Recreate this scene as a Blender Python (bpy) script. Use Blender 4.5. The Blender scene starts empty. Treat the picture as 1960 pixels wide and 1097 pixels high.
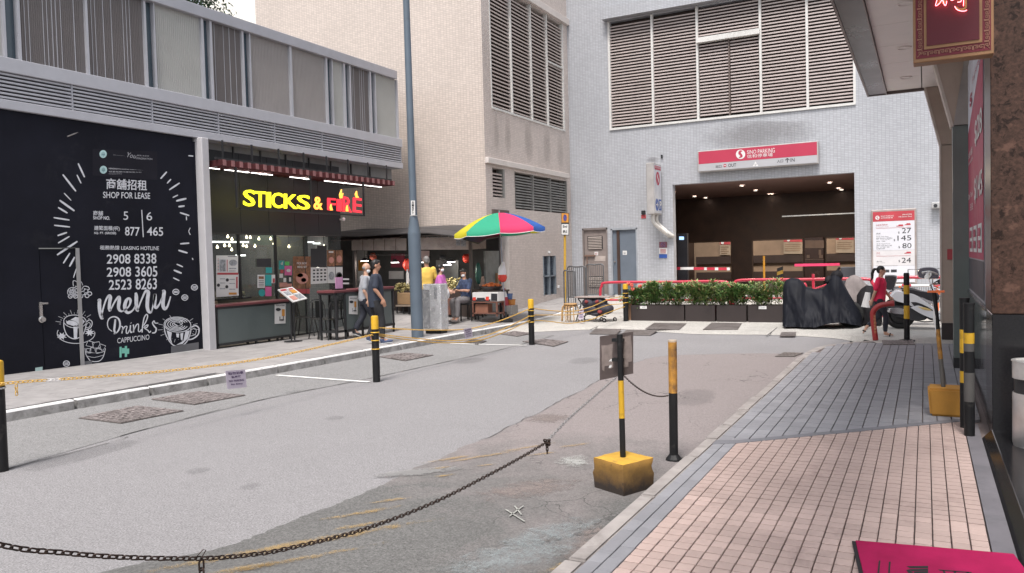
import bpy, bmesh, math, random
import numpy as np
from mathutils import Vector, Matrix, noise
SC = bpy.context.scene
R = math.radians
random.seed(7)

# ------------------------------------------------------------------ camera
CAM_F, CAM_YAW, CAM_PITCH, CAM_ROLL, CAM_Z = 1502.22, .485288, .0357648, -.02627035, 1.78
IW, IH = 1960, 1097
_f = np.array([-np.sin(CAM_YAW)*np.cos(CAM_PITCH), np.cos(CAM_YAW)*np.cos(CAM_PITCH), -np.sin(CAM_PITCH)])
_r = np.array([np.cos(CAM_YAW), np.sin(CAM_YAW), 0.]); _u = np.cross(_r, _f)
_r, _u = np.cos(CAM_ROLL)*_r+np.sin(CAM_ROLL)*_u, -np.sin(CAM_ROLL)*_r+np.cos(CAM_ROLL)*_u
_C = np.array([0, 0, CAM_Z])
cd = bpy.data.cameras.new('camera'); cam = bpy.data.objects.new('camera', cd); SC.collection.objects.link(cam)
cd.sensor_width = 36; cd.lens = CAM_F/IW*36; cd.clip_start = .05; cd.clip_end = 2000
cam.matrix_world = Matrix(((_r[0], _u[0], -_f[0], 0), (_r[1], _u[1], -_f[1], 0), (_r[2], _u[2], -_f[2], CAM_Z), (0, 0, 0, 1)))
SC.camera = cam
# ------------------------------------------------------------------ light
SUN_EL, SUN_AZ = R(62), R(172)      # azimuth clockwise from +y
SKY_STRENGTH, SUN_STRENGTH, EXPOSURE = .125, 2.3, .7
w = bpy.data.worlds.new('World'); SC.world = w; w.use_nodes = True
nt = w.node_tree; nt.nodes.clear()
sky = nt.nodes.new('ShaderNodeTexSky'); sky.sky_type = 'NISHITA'; sky.sun_disc = False
sky.sun_elevation = SUN_EL; sky.sun_rotation = SUN_AZ; sky.air_density = 1; sky.dust_density = 3; sky.ozone_density = 1
hs = nt.nodes.new('ShaderNodeHueSaturation'); hs.inputs['Saturation'].default_value = .3; hs.inputs['Value'].default_value = 1.15
bg = nt.nodes.new('ShaderNodeBackground'); bg.inputs[1].default_value = SKY_STRENGTH
wo = nt.nodes.new('ShaderNodeOutputWorld')
nt.links.new(sky.outputs[0], hs.inputs['Color']); nt.links.new(hs.outputs[0], bg.inputs[0]); nt.links.new(bg.outputs[0], wo.inputs[0])
sd = bpy.data.lights.new('sun', 'SUN'); sd.energy = SUN_STRENGTH; sd.angle = R(16); sd.color = (1, .95, .9)
so = bpy.data.objects.new('sun', sd); SC.collection.objects.link(so)
sdir = Vector((math.sin(SUN_AZ)*math.cos(SUN_EL), math.cos(SUN_AZ)*math.cos(SUN_EL), math.sin(SUN_EL)))
so.rotation_euler = sdir.to_track_quat('Z', 'Y').to_euler()
SC.view_settings.view_transform = 'Standard'; SC.view_settings.look = 'None'
SC.view_settings.exposure = EXPOSURE; SC.view_settings.gamma = 1; SC.view_settings.use_curve_mapping = False
SC.cycles.max_bounces = 6; SC.cycles.transparent_max_bounces = 12; SC.cycles.use_denoising = True
SC.cycles.sample_clamp_indirect = 4

# ------------------------------------------------------------------ pixel of the photograph -> point on a real plane
def ray(x, y): return _r*(x-IW/2)/CAM_F-_u*(y-IH/2)/CAM_F+_f
def G(x, y, z=0.): d = ray(x, y); return Vector(_C+d*(z-CAM_Z)/d[2])
def PX(x, y, X): d = ray(x, y); return Vector(_C+d*X/d[0])
def PY(x, y, Y): d = ray(x, y); return Vector(_C+d*Y/d[1])
def onX(X): return lambda x, y: PX(x, y, X)
def onY(Y): return lambda x, y: PY(x, y, Y)
def onZ(z): return lambda x, y: G(x, y, z)
lerp = lambda a, b, t: a+(b-a)*t
def interp(x, xs, ys): return float(np.interp(x, xs, ys))

# ------------------------------------------------------------------ objects
ORG = {}
def link(o): SC.collection.objects.link(o); return o
def thing(name, label, cat, loc=(0, 0, 0), group=None, kind=None):
    o = link(bpy.data.objects.new(name, None)); o.location = loc; o.empty_display_size = .1
    ORG[o.name] = Vector(loc)
    if label: o['label'] = label
    if cat: o['category'] = cat
    if group: o['group'] = group
    if kind: o['kind'] = kind
    return o
def org(p): return ORG.get(p.name, Vector((0, 0, 0))) if p else Vector((0, 0, 0))
def put(name, me, parent=None, loc=None, rot=None, kind=None, label=None):
    """place an already built (local) mesh at a world position under a parent whose origin is a pure translation"""
    o = link(bpy.data.objects.new(name, me))
    if parent: o.parent = parent
    if loc is not None: o.location = Vector(loc)-org(parent)
    if rot is not None: o.rotation_euler = rot
    if kind: o['kind'] = kind
    if label: o['label'] = label
    ORG[o.name] = Vector(loc) if loc is not None else org(parent)
    return o
def tag(o, label=None, cat=None, group=None, kind=None):
    for k, v in (('label', label), ('category', cat), ('group', group), ('kind', kind)):
        if v: o[k] = v
    return o
def copy_thing(root, loc, rz=None, label=None, group=None):
    r = root.copy(); link(r); r.location = loc
    if rz is not None: r.rotation_euler.z = rz
    ORG[r.name] = Vector(loc)
    if label: r['label'] = label
    if group: r['group'] = group
    for ch in root.children:
        c = ch.copy(); link(c); c.parent = r
        for g in ch.children:
            d = g.copy(); link(d); d.parent = c
    return r

class MB:
    def __init__(s): s.bm = bmesh.new()
    def face(s, pts):
        try: return s.bm.faces.new([s.bm.verts.new(p) for p in pts])
        except ValueError: return None
    def box(s, x0, x1, y0, y1, z0, z1):
        return s.hull8([(x0, y0, z0), (x1, y0, z0), (x1, y1, z0), (x0, y1, z0)], [(x0, y0, z1), (x1, y0, z1), (x1, y1, z1), (x0, y1, z1)])
    def hull8(s, a, b):
        n = len(a); va = [s.bm.verts.new(p) for p in a]; vb = [s.bm.verts.new(p) for p in b]
        s.bm.faces.new(va[::-1]); s.bm.faces.new(vb)
        for i in range(n): s.bm.faces.new((va[i], va[(i+1) % n], vb[(i+1) % n], vb[i]))
        return s
    def obox(s, c, size, M=None):
        M = M or Matrix.Identity(3); c = Vector(c); h = [k/2 for k in size]
        f = lambda x, y, z: c+M @ Vector((x*h[0], y*h[1], z*h[2]))
        return s.hull8([f(-1, -1, -1), f(1, -1, -1), f(1, 1, -1), f(-1, 1, -1)], [f(-1, -1, 1), f(1, -1, 1), f(1, 1, 1), f(-1, 1, 1)])
    def bar(s, p, q, w, h=None, up=(0, 0, 1)):
        p, q = Vector(p), Vector(q); h = h or w; d = (q-p).normalized(); up = Vector(up)
        if abs(d.dot(up)) > .95: up = Vector((1, 0, 0))
        x = d.cross(up).normalized(); z = x.cross(d)
        o = [(-1, -1), (1, -1), (1, 1), (-1, 1)]
        return s.hull8([p+x*a*w/2+z*b*h/2 for a, b in o], [q+x*a*w/2+z*b*h/2 for a, b in o])
    def tube(s, pts, r, n=10, caps=True, flat=None, closed=False):
        pts = [Vector(p) for p in pts]; m = len(pts)
        rs = r if isinstance(r, (list, tuple)) else [r]*m
        rings = []; ref = None
        for i, p in enumerate(pts):
            if closed: d = pts[(i+1) % m]-pts[i-1]
            else: d = pts[min(i+1, m-1)]-pts[max(i-1, 0)]
            d.normalize()
            if ref is None:
                ref = Vector((0, 0, 1)) if abs(d.z) < .9 else Vector((1, 0, 0))
            x = d.cross(ref)
            if x.length < 1e-4: x = d.orthogonal()
            x.normalize(); z = x.cross(d).normalized(); ref = z
            rr = rs[i]; ra, rb = rr if isinstance(rr, (tuple, list)) else (rr, rr)
            rings.append([s.bm.verts.new(p+x*math.cos(a)*ra+z*math.sin(a)*rb) for a in [2*math.pi*k/n for k in range(n)]])
        R_ = range(m) if closed else range(m-1)
        for i in R_:
            A, B = rings[i], rings[(i+1) % m]
            for k in range(n): s.bm.faces.new((A[k], A[(k+1) % n], B[(k+1) % n], B[k]))
        if caps and not closed:
            s.bm.faces.new(rings[0][::-1]); s.bm.faces.new(rings[-1])
        return s
    def lathe(s, c, prof, n=20, axis=(0, 0, 1), sx=1, sy=1):
        """prof: (radius, height) pairs, closed with caps"""
        ax = Vector(axis).normalized(); x = ax.orthogonal().normalized() if abs(ax.z) < .99 else Vector((1, 0, 0)); y = ax.cross(x); c = Vector(c)
        rings = [[s.bm.verts.new(c+ax*h+(x*math.cos(2*math.pi*k/n)*sx+y*math.sin(2*math.pi*k/n)*sy)*max(r, 1e-4)) for k in range(n)] for r, h in prof]
        for A, B in zip(rings, rings[1:]):
            for k in range(n): s.bm.faces.new((A[k], A[(k+1) % n], B[(k+1) % n], B[k]))
        s.bm.faces.new(rings[0][::-1]); s.bm.faces.new(rings[-1]); return s
    def ball(s, c, r, n=12, m=8, M=None):
        c = Vector(c); r = (r, r, r) if not isinstance(r, (tuple, list)) else r; M = M or Matrix.Identity(3)
        f = lambda x, y, z: s.bm.verts.new(c+M @ Vector((x*r[0], y*r[1], z*r[2])))
        rings = []
        for i in range(1, m):
            a = math.pi*i/m
            rings.append([f(math.sin(a)*math.cos(2*math.pi*k/n), math.sin(a)*math.sin(2*math.pi*k/n), math.cos(a)) for k in range(n)])
        T, B = f(0, 0, 1), f(0, 0, -1)
        for k in range(n): s.bm.faces.new((T, rings[0][k], rings[0][(k+1) % n])); s.bm.faces.new((B, rings[-1][(k+1) % n], rings[-1][k]))
        for A, Bq in zip(rings, rings[1:]):
            for k in range(n): s.bm.faces.new((A[k], Bq[k], Bq[(k+1) % n], A[(k+1) % n]))
        return s
    def torus(s, c, R0, r0, M=None, n=16, m=6, ex=0):
        """stretched ring (chain link): long axis local x by ex"""
        M = M or Matrix.Identity(3); c = Vector(c); rings = []
        for i in range(n):
            a = 2*math.pi*i/n; cx, cy = math.cos(a), math.sin(a)
            o = Vector((ex if cx > 0 else -ex, 0, 0))
            rings.append([s.bm.verts.new(c+M @ (o+Vector((cx*(R0+r0*math.cos(b)), cy*(R0+r0*math.cos(b)), r0*math.sin(b))))) for b in [2*math.pi*k/m for k in range(m)]])
        for i in range(n):
            A, B = rings[i], rings[(i+1) % n]
            for k in range(m): s.bm.faces.new((A[k], A[(k+1) % m], B[(k+1) % m], B[k]))
        return s
    def prism(s, poly, d):
        d = Vector(d); poly = [Vector(p) for p in poly]
        return s.hull8(poly, [p+d for p in poly])
    def mesh(s, name, m=None, bevel=0, smooth=False, seg=1, origin=(0, 0, 0), fix=True):
        if fix: bmesh.ops.recalc_face_normals(s.bm, faces=s.bm.faces)
        if bevel:
            es = [e for e in s.bm.edges if len(e.link_faces) == 2 and e.calc_face_angle(0) > .5]
            bmesh.ops.bevel(s.bm, geom=es, offset=bevel, segments=seg, affect='EDGES', clamp_overlap=True)
        o = Vector(origin)
        if o.length: bmesh.ops.translate(s.bm, verts=s.bm.verts, vec=-o)
        me = bpy.data.meshes.new(name); s.bm.to_mesh(me); s.bm.free()
        if m:
            for k in (m if isinstance(m, (list, tuple)) else [m]): me.materials.append(k)
        if smooth: me.polygons.foreach_set('use_smooth', [True]*len(me.polygons)); me.update()
        if smooth == 'auto':
            try: me.set_sharp_from_angle(angle=R(40))
            except Exception: pass
        return me
    def build(s, name, m, parent=None, kind=None, label=None, **k):
        """vertices are in world space; the object gets its parent's origin"""
        return put(name, s.mesh(name, m, origin=org(parent), **k), parent, kind=kind, label=label) if parent else \
            put(name, s.mesh(name, m, **k), None, kind=kind, label=label)
def structure(o): o['kind'] = 'structure'; return o

# ------------------------------------------------------------------ procedural materials
def nodes(name):
    m = bpy.data.materials.new(name); m.use_nodes = True; t = m.node_tree
    b = t.nodes['Principled BSDF']; return m, t, b
def N(t, kind, **k):
    n = t.nodes.new(kind)
    for a, v in k.items():
        if a.startswith('i_'):
            key = a[2:].replace('_', ' '); n.inputs[int(key) if key.isdigit() else key].default_value = v
        else: setattr(n, a, v)
    return n
def L(t, a, b): t.links.new(a, b)
def mixc(t, fac, a, b, mode='MIX'):
    n = t.nodes.new('ShaderNodeMix'); n.data_type = 'RGBA'; n.blend_type = mode
    for s_, v in ((n.inputs[0], fac), (n.inputs[6], a), (n.inputs[7], b)):
        if hasattr(v, 'is_linked'): L(t, v, s_)
        else: s_.default_value = v if not isinstance(v, tuple) else (*v[:3], 1)
    return n.outputs[2]
def math_(t, op, a, b=0., clamp=False):
    n = t.nodes.new('ShaderNodeMath'); n.operation = op; n.use_clamp = clamp
    for s_, v in ((n.inputs[0], a), (n.inputs[1], b)):
        if hasattr(v, 'is_linked'): L(t, v, s_)
        else: s_.default_value = v
    return n.outputs[0]
def ramp(t, v, a, b):
    n = t.nodes.new('ShaderNodeMapRange'); n.clamp = True; L(t, v, n.inputs[0]); n.inputs[1].default_value = a; n.inputs[2].default_value = b; return n.outputs[0]
def pos(t): return N(t, 'ShaderNodeNewGeometry').outputs['Position']
def nz(t, v, scale, detail=4, rough=.6, dist=0):
    n = N(t, 'ShaderNodeTexNoise'); n.inputs['Scale'].default_value = scale; n.inputs['Detail'].default_value = detail
    n.inputs['Roughness'].default_value = rough; n.inputs['Distortion'].default_value = dist; L(t, v, n.inputs['Vector']); return n.outputs[0]
def mapv(t, v, scale=(1, 1, 1), rot=(0, 0, 0)):
    n = N(t, 'ShaderNodeMapping'); n.inputs['Scale'].default_value = scale; n.inputs['Rotation'].default_value = rot; L(t, v, n.inputs[0]); return n.outputs[0]
def bump(t, b, h, strength=.2, dist=.01):
    n = N(t, 'ShaderNodeBump'); n.inputs['Strength'].default_value = strength; n.inputs['Distance'].default_value = dist
    L(t, h, n.inputs['Height']); L(t, n.outputs[0], b.inputs['Normal'])
_mc = {}
def M(name, col, rough=.6, metal=0, var=.15, scale=3, bs=80, bp=.1, dirt=0, dcol=(.05, .045, .04), dscale=2.5, rand=0, coat=0, spec=.5):
    """general painted / stone / plastic surface: broad tonal variation, fine relief, optional blotchy dirt, optional per object tone"""
    if name in _mc: return _mc[name]
    m, t, b = nodes(name); p = pos(t)
    f = nz(t, p, scale, 5); f2 = nz(t, p, bs, 3)
    c = mixc(t, ramp(t, f, .3, .7), tuple(k*(1-var) for k in col), tuple(min(1, k*(1+var)) for k in col))
    if rand:
        oi = N(t, 'ShaderNodeObjectInfo').outputs['Random']
        hv = N(t, 'ShaderNodeHueSaturation'); L(t, c, hv.inputs['Color'])
        mm = math_(t, 'ADD', math_(t, 'MULTIPLY', oi, 2*rand), 1-rand); L(t, mm, hv.inputs['Value']); c = hv.outputs[0]
    if dirt:
        d = ramp(t, nz(t, p, dscale, 8, .7, .4), .62-dirt*.25, .75)
        c = mixc(t, math_(t, 'MULTIPLY', d, min(1, .4+dirt)), c, dcol)
    L(t, c, b.inputs['Base Color']); b.inputs['Metallic'].default_value = metal
    r_ = math_(t, 'ADD', math_(t, 'MULTIPLY', f, .25), rough-.12, True); L(t, r_, b.inputs['Roughness'])
    b.inputs['Specular IOR Level'].default_value = spec
    if coat: b.inputs['Coat Weight'].default_value = coat; b.inputs['Coat Roughness'].default_value = .1
    if bp: bump(t, b, f2, bp, .004)
    _mc[name] = m; return m
def EM(name, col, s=1.0):
    if name in _mc: return _mc[name]
    m, t, b = nodes(name); b.inputs['Base Color'].default_value = (*col, 1)
    b.inputs['Emission Color'].default_value = (*col, 1); b.inputs['Emission Strength'].default_value = s; b.inputs['Roughness'].default_value = .5
    _mc[name] = m; return m
def GLASS(name, tint=(.8, .85, .85), ior=1.45, rough=.02, dirt=.06):
    if name in _mc: return _mc[name]
    m, t, b = nodes(name); t.nodes.remove(b); o = t.nodes['Material Output']
    tr = N(t, 'ShaderNodeBsdfTransparent'); tr.inputs[0].default_value = (*tint, 1)
    gl = N(t, 'ShaderNodeBsdfGlossy'); gl.inputs['Roughness'].default_value = rough
    fr = N(t, 'ShaderNodeFresnel'); fr.inputs[0].default_value = ior
    mx = N(t, 'ShaderNodeMixShader'); bf = N(t, 'ShaderNodeNewGeometry').outputs['Backfacing']; L(t, math_(t, 'MULTIPLY', fr.outputs[0], math_(t, 'SUBTRACT', 1., bf)), mx.inputs[0]); L(t, tr.outputs[0], mx.inputs[1]); L(t, gl.outputs[0], mx.inputs[2])
    df = N(t, 'ShaderNodeBsdfDiffuse'); df.inputs[0].default_value = (.5, .5, .5, 1)
    m2 = N(t, 'ShaderNodeMixShader'); L(t, math_(t, 'MULTIPLY', nz(t, pos(t), 2, 5), dirt*2), m2.inputs[0]); L(t, mx.outputs[0], m2.inputs[1]); L(t, df.outputs[0], m2.inputs[2])
    L(t, m2.outputs[0], o.inputs[0]); _mc[name] = m; return m
def TILE(name, col, mortar, u, bw=.095, bh=.047, ms=.006, stain=.25, var=.1, rough=.35):
    """small glazed mosaic tiles; u: 'x' wall runs along x, 'y' wall runs along y"""
    m, t, b = nodes(name); p = pos(t)
    sp = N(t, 'ShaderNodeSeparateXYZ'); L(t, p, sp.inputs[0]); cb = N(t, 'ShaderNodeCombineXYZ')
    L(t, sp.outputs['X' if u == 'x' else 'Y'], cb.inputs[0]); L(t, sp.outputs['Z'], cb.inputs[1])
    br = N(t, 'ShaderNodeTexBrick'); br.offset = 0; br.inputs['Scale'].default_value = 1; br.inputs['Brick Width'].default_value = bw
    br.inputs['Row Height'].default_value = bh; br.inputs['Mortar Size'].default_value = ms; br.inputs['Mortar Smooth'].default_value = .3
    br.inputs['Color1'].default_value = (*[k*(1-var) for k in col], 1); br.inputs['Color2'].default_value = (*[k*(1+var*.6) for k in col], 1)
    br.inputs['Mortar'].default_value = (*mortar, 1); L(t, cb.outputs[0], br.inputs['Vector'])
    broad = nz(t, mapv(t, p, (1, 1, .35)), .8, 6, .65); streak = nz(t, mapv(t, p, (5, 5, .25)), 1.5, 5, .7)
    c = mixc(t, math_(t, 'MULTIPLY', ramp(t, broad, .45, .8), stain), br.outputs[0], tuple(k*.5 for k in col))
    c = mixc(t, math_(t, 'MULTIPLY', ramp(t, streak, .58, .75), stain*.7), c, (.22, .2, .19))
    L(t, c, b.inputs['Base Color']); b.inputs['Roughness'].default_value = rough
    bump(t, b, math_(t, 'SUBTRACT', 1., br.outputs['Fac']), .35, .004)
    _mc[name] = m; return m

# ------------------------------------------------------------------ writing and drawing
_tc = {}
def text2d(body, bold=0.0, shear=0.0):
    key = (body, bold, shear)
    if key in _tc: return _tc[key]
    c = bpy.data.curves.new('t', 'FONT'); c.body = body; c.offset = bold; c.shear = shear; c.resolution_u = 3; c.space_line = 1.1
    o = bpy.data.objects.new('t', c); link(o); bpy.context.view_layer.update()
    me = bpy.data.meshes.new_from_object(o.evaluated_get(bpy.context.evaluated_depsgraph_get()))
    v = [tuple(k.co)[:2] for k in me.vertices]; f = [tuple(p.vertices) for p in me.polygons]
    bpy.data.objects.remove(o); bpy.data.curves.remove(c); bpy.data.meshes.remove(me)
    if not v: v = [(0, 0)]
    xs = [a[0] for a in v]; ys = [a[1] for a in v]; x0, y0 = min(xs), min(ys); W_ = max(xs)-x0 or 1; H_ = max(ys)-y0 or 1
    _tc[key] = ([((a-x0)/W_, (b-y0)/H_) for a, b in v], f, W_/H_); return _tc[key]
def quad_fn(bl, br, tl, tr): return lambda u, v: lerp(lerp(bl, br, u), lerp(tl, tr, u), v)
def text(mb, body, bl, br, tl, tr, out=.004, depth=.0, bold=0., shear=0.):
    bl, br, tl, tr = map(Vector, (bl, br, tl, tr)); n = (br-bl).cross(tl-bl).normalized(); q = quad_fn(bl, br, tl, tr)
    v, f, _ = text2d(body, bold, shear)
    top = [mb.bm.verts.new(q(a, b)+n*(out+depth)) for a, b in v]
    for p in f:
        try: mb.bm.faces.new([top[i] for i in p])
        except ValueError: pass
    if depth:
        bot = [mb.bm.verts.new(q(a, b)+n*out) for a, b in v]; cnt = {}
        for p in f:
            for i in range(len(p)):
                e = (p[i], p[(i+1) % len(p)]); cnt[tuple(sorted(e))] = cnt.get(tuple(sorted(e)), 0)+1
        for p in f:
            for i in range(len(p)):
                a, b = p[i], p[(i+1) % len(p)]
                if cnt[tuple(sorted((a, b)))] == 1:
                    try: mb.bm.faces.new((top[b], top[a], bot[a], bot[b]))
                    except ValueError: pass
    return mb
def textpx(mb, body, pl, x0, y0, x1, y1, y2=None, y3=None, **k):
    """x0,y0 top left; x1,y1 bottom right; y2 top right y, y3 bottom left y (slanting lines)"""
    y2 = y0 if y2 is None else y2; y3 = y1 if y3 is None else y3
    return text(mb, body, pl(x0, y3), pl(x1, y1), pl(x0, y0), pl(x1, y2), **k)
def textw(mb, body, o, xd, w, h, **k):
    o = Vector(o); xd = Vector(xd); z = Vector((0, 0, 1))
    return text(mb, body, o, o+xd*w, o+z*h, o+xd*w+z*h, **k)
def catmull(pts, sub=6):
    P = [Vector(p) for p in pts]
    if len(P) < 3: return P
    out = []
    for i in range(len(P)-1):
        a, b, c, d = P[max(i-1, 0)], P[i], P[i+1], P[min(i+2, len(P)-1)]
        for k in range(sub):
            t = k/sub; out.append(.5*((2*b)+(c-a)*t+(2*a-5*b+4*c-d)*t*t+(3*b-a-3*c+d)*t**3))
    out.append(P[-1]); return out
def stroke(mb, pl, pts, w, n, out=.004, smooth=True, taper=0):
    """ribbon of width w pixels drawn through photo pixels on a real plane; n = plane normal"""
    P = [Vector((*p, 0)) for p in pts]; P = catmull(P) if smooth and len(P) > 2 else P
    ws = w if isinstance(w, (list, tuple)) else None; m = len(P)
    rows = []
    for i, p in enumerate(P):
        d = (P[min(i+1, m-1)]-P[max(i-1, 0)]).normalized(); t = i/(m-1)
        ww = np.interp(t*(len(ws)-1), range(len(ws)), ws) if ws else w
        if taper: ww = ww*(1-taper*abs(2*t-1)**2)
        s_ = Vector((-d.y, d.x, 0))*ww/2
        a, b = p+s_, p-s_
        rows.append((mb.bm.verts.new(pl(a.x, a.y)+n*out), mb.bm.verts.new(pl(b.x, b.y)+n*out)))
    for A, B in zip(rows, rows[1:]):
        try: mb.bm.faces.new((A[0], A[1], B[1], B[0]))
        except ValueError: pass
    return mb
def polypx(mb, pl, pts, n, out=.004):
    mb.face([pl(*p)+n*out for p in pts]); return mb
def rectpx(mb, pl, x0, y0, x1, y1, n, out=.004, y2=None, y3=None):
    return polypx(mb, pl, [(x0, y0), (x1, y0 if y2 is None else y2), (x1, y1), (x0, y1 if y3 is None else y3)], n, out)
def slab_px(mb, pl, pts, n, d0, d1):
    a = [pl(*p)+n*d0 for p in pts]; return mb.prism(a, n*(d1-d0))

ORD = 'leftmost,second,third,fourth,fifth,sixth,seventh,eighth,ninth,tenth,eleventh,twelfth,thirteenth,fourteenth,fifteenth,sixteenth,seventeenth,eighteenth,rightmost'.split(',')
def ordn(i, n): return ORD[0] if i == 0 else 'rightmost' if i == n-1 else ORD[i]+' from the left'
def hz(x, y):
    """height of pavement"""
    base = interp(y, [17, 19, 20.5, 25.3], [.13, .13, .15, .44])
    t = min(1, max(0, (-9.4-x)/3.7)); wv = interp(y, [7, 11.5, 15.5, 17, 18, 19.3, 21], [0, -.06, -.09, .05, .3, .25, .1])
    return base+t*wv
def hf(x, y):
    """height of the concrete forecourt"""
    a = interp(y, [16.2, 17.2, 19.2, 20.5, 25.34], [.012, .03, .115, .13, .43]); b = .122+max(0, (y-20.5)*.062)
    t = min(1, max(0, (x+1.9)/1.0)); t = t*t*(3-2*t); return lerp(a, max(a, b), t)
XP, YP, ZP = Vector((1, 0, 0)), Vector((0, 1, 0)), Vector((0, 0, 1))
# ================================================================== GROUND
def asphalt(name, col, spot, spotc, wear=.3, crack=.0, warm=None):
    m, t, b = nodes(name); p = pos(t)
    agg = nz(t, p, 75, 4, .85); agg2 = nz(t, p, 38, 4, .85); broad = nz(t, p, .55, 6, .6); mid = nz(t, p, 3.2, 6, .7)
    c = mixc(t, ramp(t, agg, .36, .64), tuple(k*.42 for k in col), tuple(k*1.58 for k in col))
    c = mixc(t, math_(t, 'MULTIPLY', ramp(t, agg2, .6, .7), spot), c, spotc)
    c = mixc(t, math_(t, 'MULTIPLY', ramp(t, broad, .4, .7), wear), c, tuple(k*.6 for k in col))
    c = mixc(t, math_(t, 'MULTIPLY', ramp(t, mid, .5, .75), wear*.8), c, tuple(min(1, k*1.3) for k in col))
    c = mixc(t, math_(t, 'MULTIPLY', ramp(t, nz(t, p, 15, 6, .85), .42, .68), .42), c, tuple(k*.55 for k in col)); c = mixc(t, math_(t, 'MULTIPLY', ramp(t, nz(t, p, 26, 5, .85), .58, .68), .5), c, tuple(min(1, k*1.7) for k in col))
    if warm:
        sy_ = N(t, 'ShaderNodeSeparateXYZ'); L(t, p, sy_.inputs[0]); gy2 = math_(t, 'ADD', math_(t, 'SUBTRACT', math_(t, 'MULTIPLY', sy_.outputs[1], .28), math_(t, 'MULTIPLY', sy_.outputs[0], .0)), math_(t, 'MULTIPLY', math_(t, 'SUBTRACT', nz(t, p, .8, 6, .65, .5), .5), 2.6))
        wc = mixc(t, ramp(t, agg, .3, .7), tuple(k*.6 for k in warm), tuple(k*1.4 for k in warm)); c = mixc(t, math_(t, 'MULTIPLY', ramp(t, gy2, 1.2, 2.1), .9), c, wc)
    if crack:
        v = N(t, 'ShaderNodeTexVoronoi', feature='DISTANCE_TO_EDGE'); v.inputs['Scale'].default_value = 1.6
        nn = N(t, 'ShaderNodeTexNoise'); L(t, p, nn.inputs['Vector']); nn.inputs['Scale'].default_value = 3; nn.inputs['Detail'].default_value = 8; L(t, mixc(t, .35, p, nn.outputs[1], 'ADD'), v.inputs['Vector'])
        ck = math_(t, 'MULTIPLY', math_(t, 'LESS_THAN', v.outputs[0], .006), math_(t, 'MULTIPLY', ramp(t, nz(t, p, .7, 2), .5, .6), crack)); c = mixc(t, ck, c, (.03, .03, .03))
    L(t, c, b.inputs['Base Color']); b.inputs['Roughness'].default_value = .85; b.inputs['Specular IOR Level'].default_value = .3
    bump(t, b, agg2, .5, .006); return m
mAsph = asphalt('asphalt', (.262, .253, .258), .35, (.5, .5, .5), .22, .0)
mAsphG = asphalt('gutter_asphalt', (.25, .245, .245), .25, (.42, .42, .42), .3)
mAsphOld = asphalt('old_asphalt', (.145, .142, .138), .4, (.36, .35, .33), .4, .6, warm=(.255, .222, .218))
mConc = asphalt('concrete', (.46, .44, .41), .25, (.65, .63, .6), .5)
g = MB(); g.face([(-400, -400, -.35), (400, -400, -.35), (400, 400, -.35), (-400, 400, -.35)])
structure(g.build('ground', M('ground_base', (.2, .2, .2), .9)))
b = MB()
for i in range(8):
    for j in range(30):
        x0, x1 = -9.7+i*1.05, -9.7+(i+1)*1.05; y0, y1 = -12+j*1.1, -12+(j+1)*1.1
        b.face([(x0, y0, 0), (x1, y0, 0), (x1, y1, 0), (x0, y1, 0)])
bmesh.ops.remove_doubles(b.bm, verts=b.bm.verts, dist=.001); structure(b.build('road', mAsph))
# strip of older surfacing along the left kerb, with the joint line
gy = [-8, 4.0, 5.5, 7.6, 9.3, 11, 13, 15, 16.2]; gx = [-7.2, -7.33, -7.6, -7.75, -7.55, -7.45, -7.35, -7.4, -7.5]
b = MB()
for i in range(len(gy)-1):
    b.face([(-9.65, gy[i], .004), (gx[i], gy[i], .004), (gx[i+1], gy[i+1], .004), (-9.65, gy[i+1], .004)])
structure(b.build('road_channel', mAsphG))
b = MB(); P = catmull([(x, y, 0) for x, y in zip(gx, gy)], 8)
for i in range(len(P)-1):
    p, q = P[i], P[i+1]; w0 = .006+.004*math.sin(i*1.7); b.face([(p.x-w0, p.y, .0085), (p.x+w0, p.y, .0085), (q.x+w0, q.y, .0085), (q.x-w0, q.y, .0085)])
structure(b.build('road_joint', M('joint_tar', (.1, .095, .095), .8)))
# rough older patch on the right
edge = [(190, 1097), (330, 1068), (460, 1037), (568, 993), (677, 950), (768, 910), (860, 868), (941, 834), (1050, 780), (1140, 735), (1200, 700), (1260, 683), (1320, 679)]
P = [G(*p, .006) for p in edge]; P = [Vector((-5.0, -6, .006)), Vector((-4.95, 1, .006))]+P+[Vector((-2.6, 14.1, .006)), Vector((-1.77, 14.15, .006))]
P = catmull(P, 12); b = MB()
P = [p+Vector((random.uniform(-.018, .018)+.05*noise.noise(p*2.3), 0, 0)) for p in P]
for p in P: p.z = .006
left = P; k = 0
for i in range(len(left)-1):
    a, c = left[i], left[i+1]
    if a.y < c.y+.0001 or True:
        b.face([a, (-1.77, a.y, .006), (-1.77, c.y, .006), c] if abs(a.y-c.y) > 1e-3 else [a, (-1.77, a.y, .006), c])
structure(b.build('asphalt_patch', mAsphOld))
b = MB(); q = [p for p in left if p.y > 6.5][:-16]
for i in range(len(q)-1):
    d = (q[i+1]-q[i]).normalized(); s_ = Vector((-d.y, d.x, 0))*(.002+.006*random.random())
    b.face([q[i]-s_+ZP*.004, q[i]+s_+ZP*.004, q[i+1]+s_+ZP*.004, q[i+1]-s_+ZP*.004])
structure(b.build('patch_joint', M('joint_tar', None)))
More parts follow.
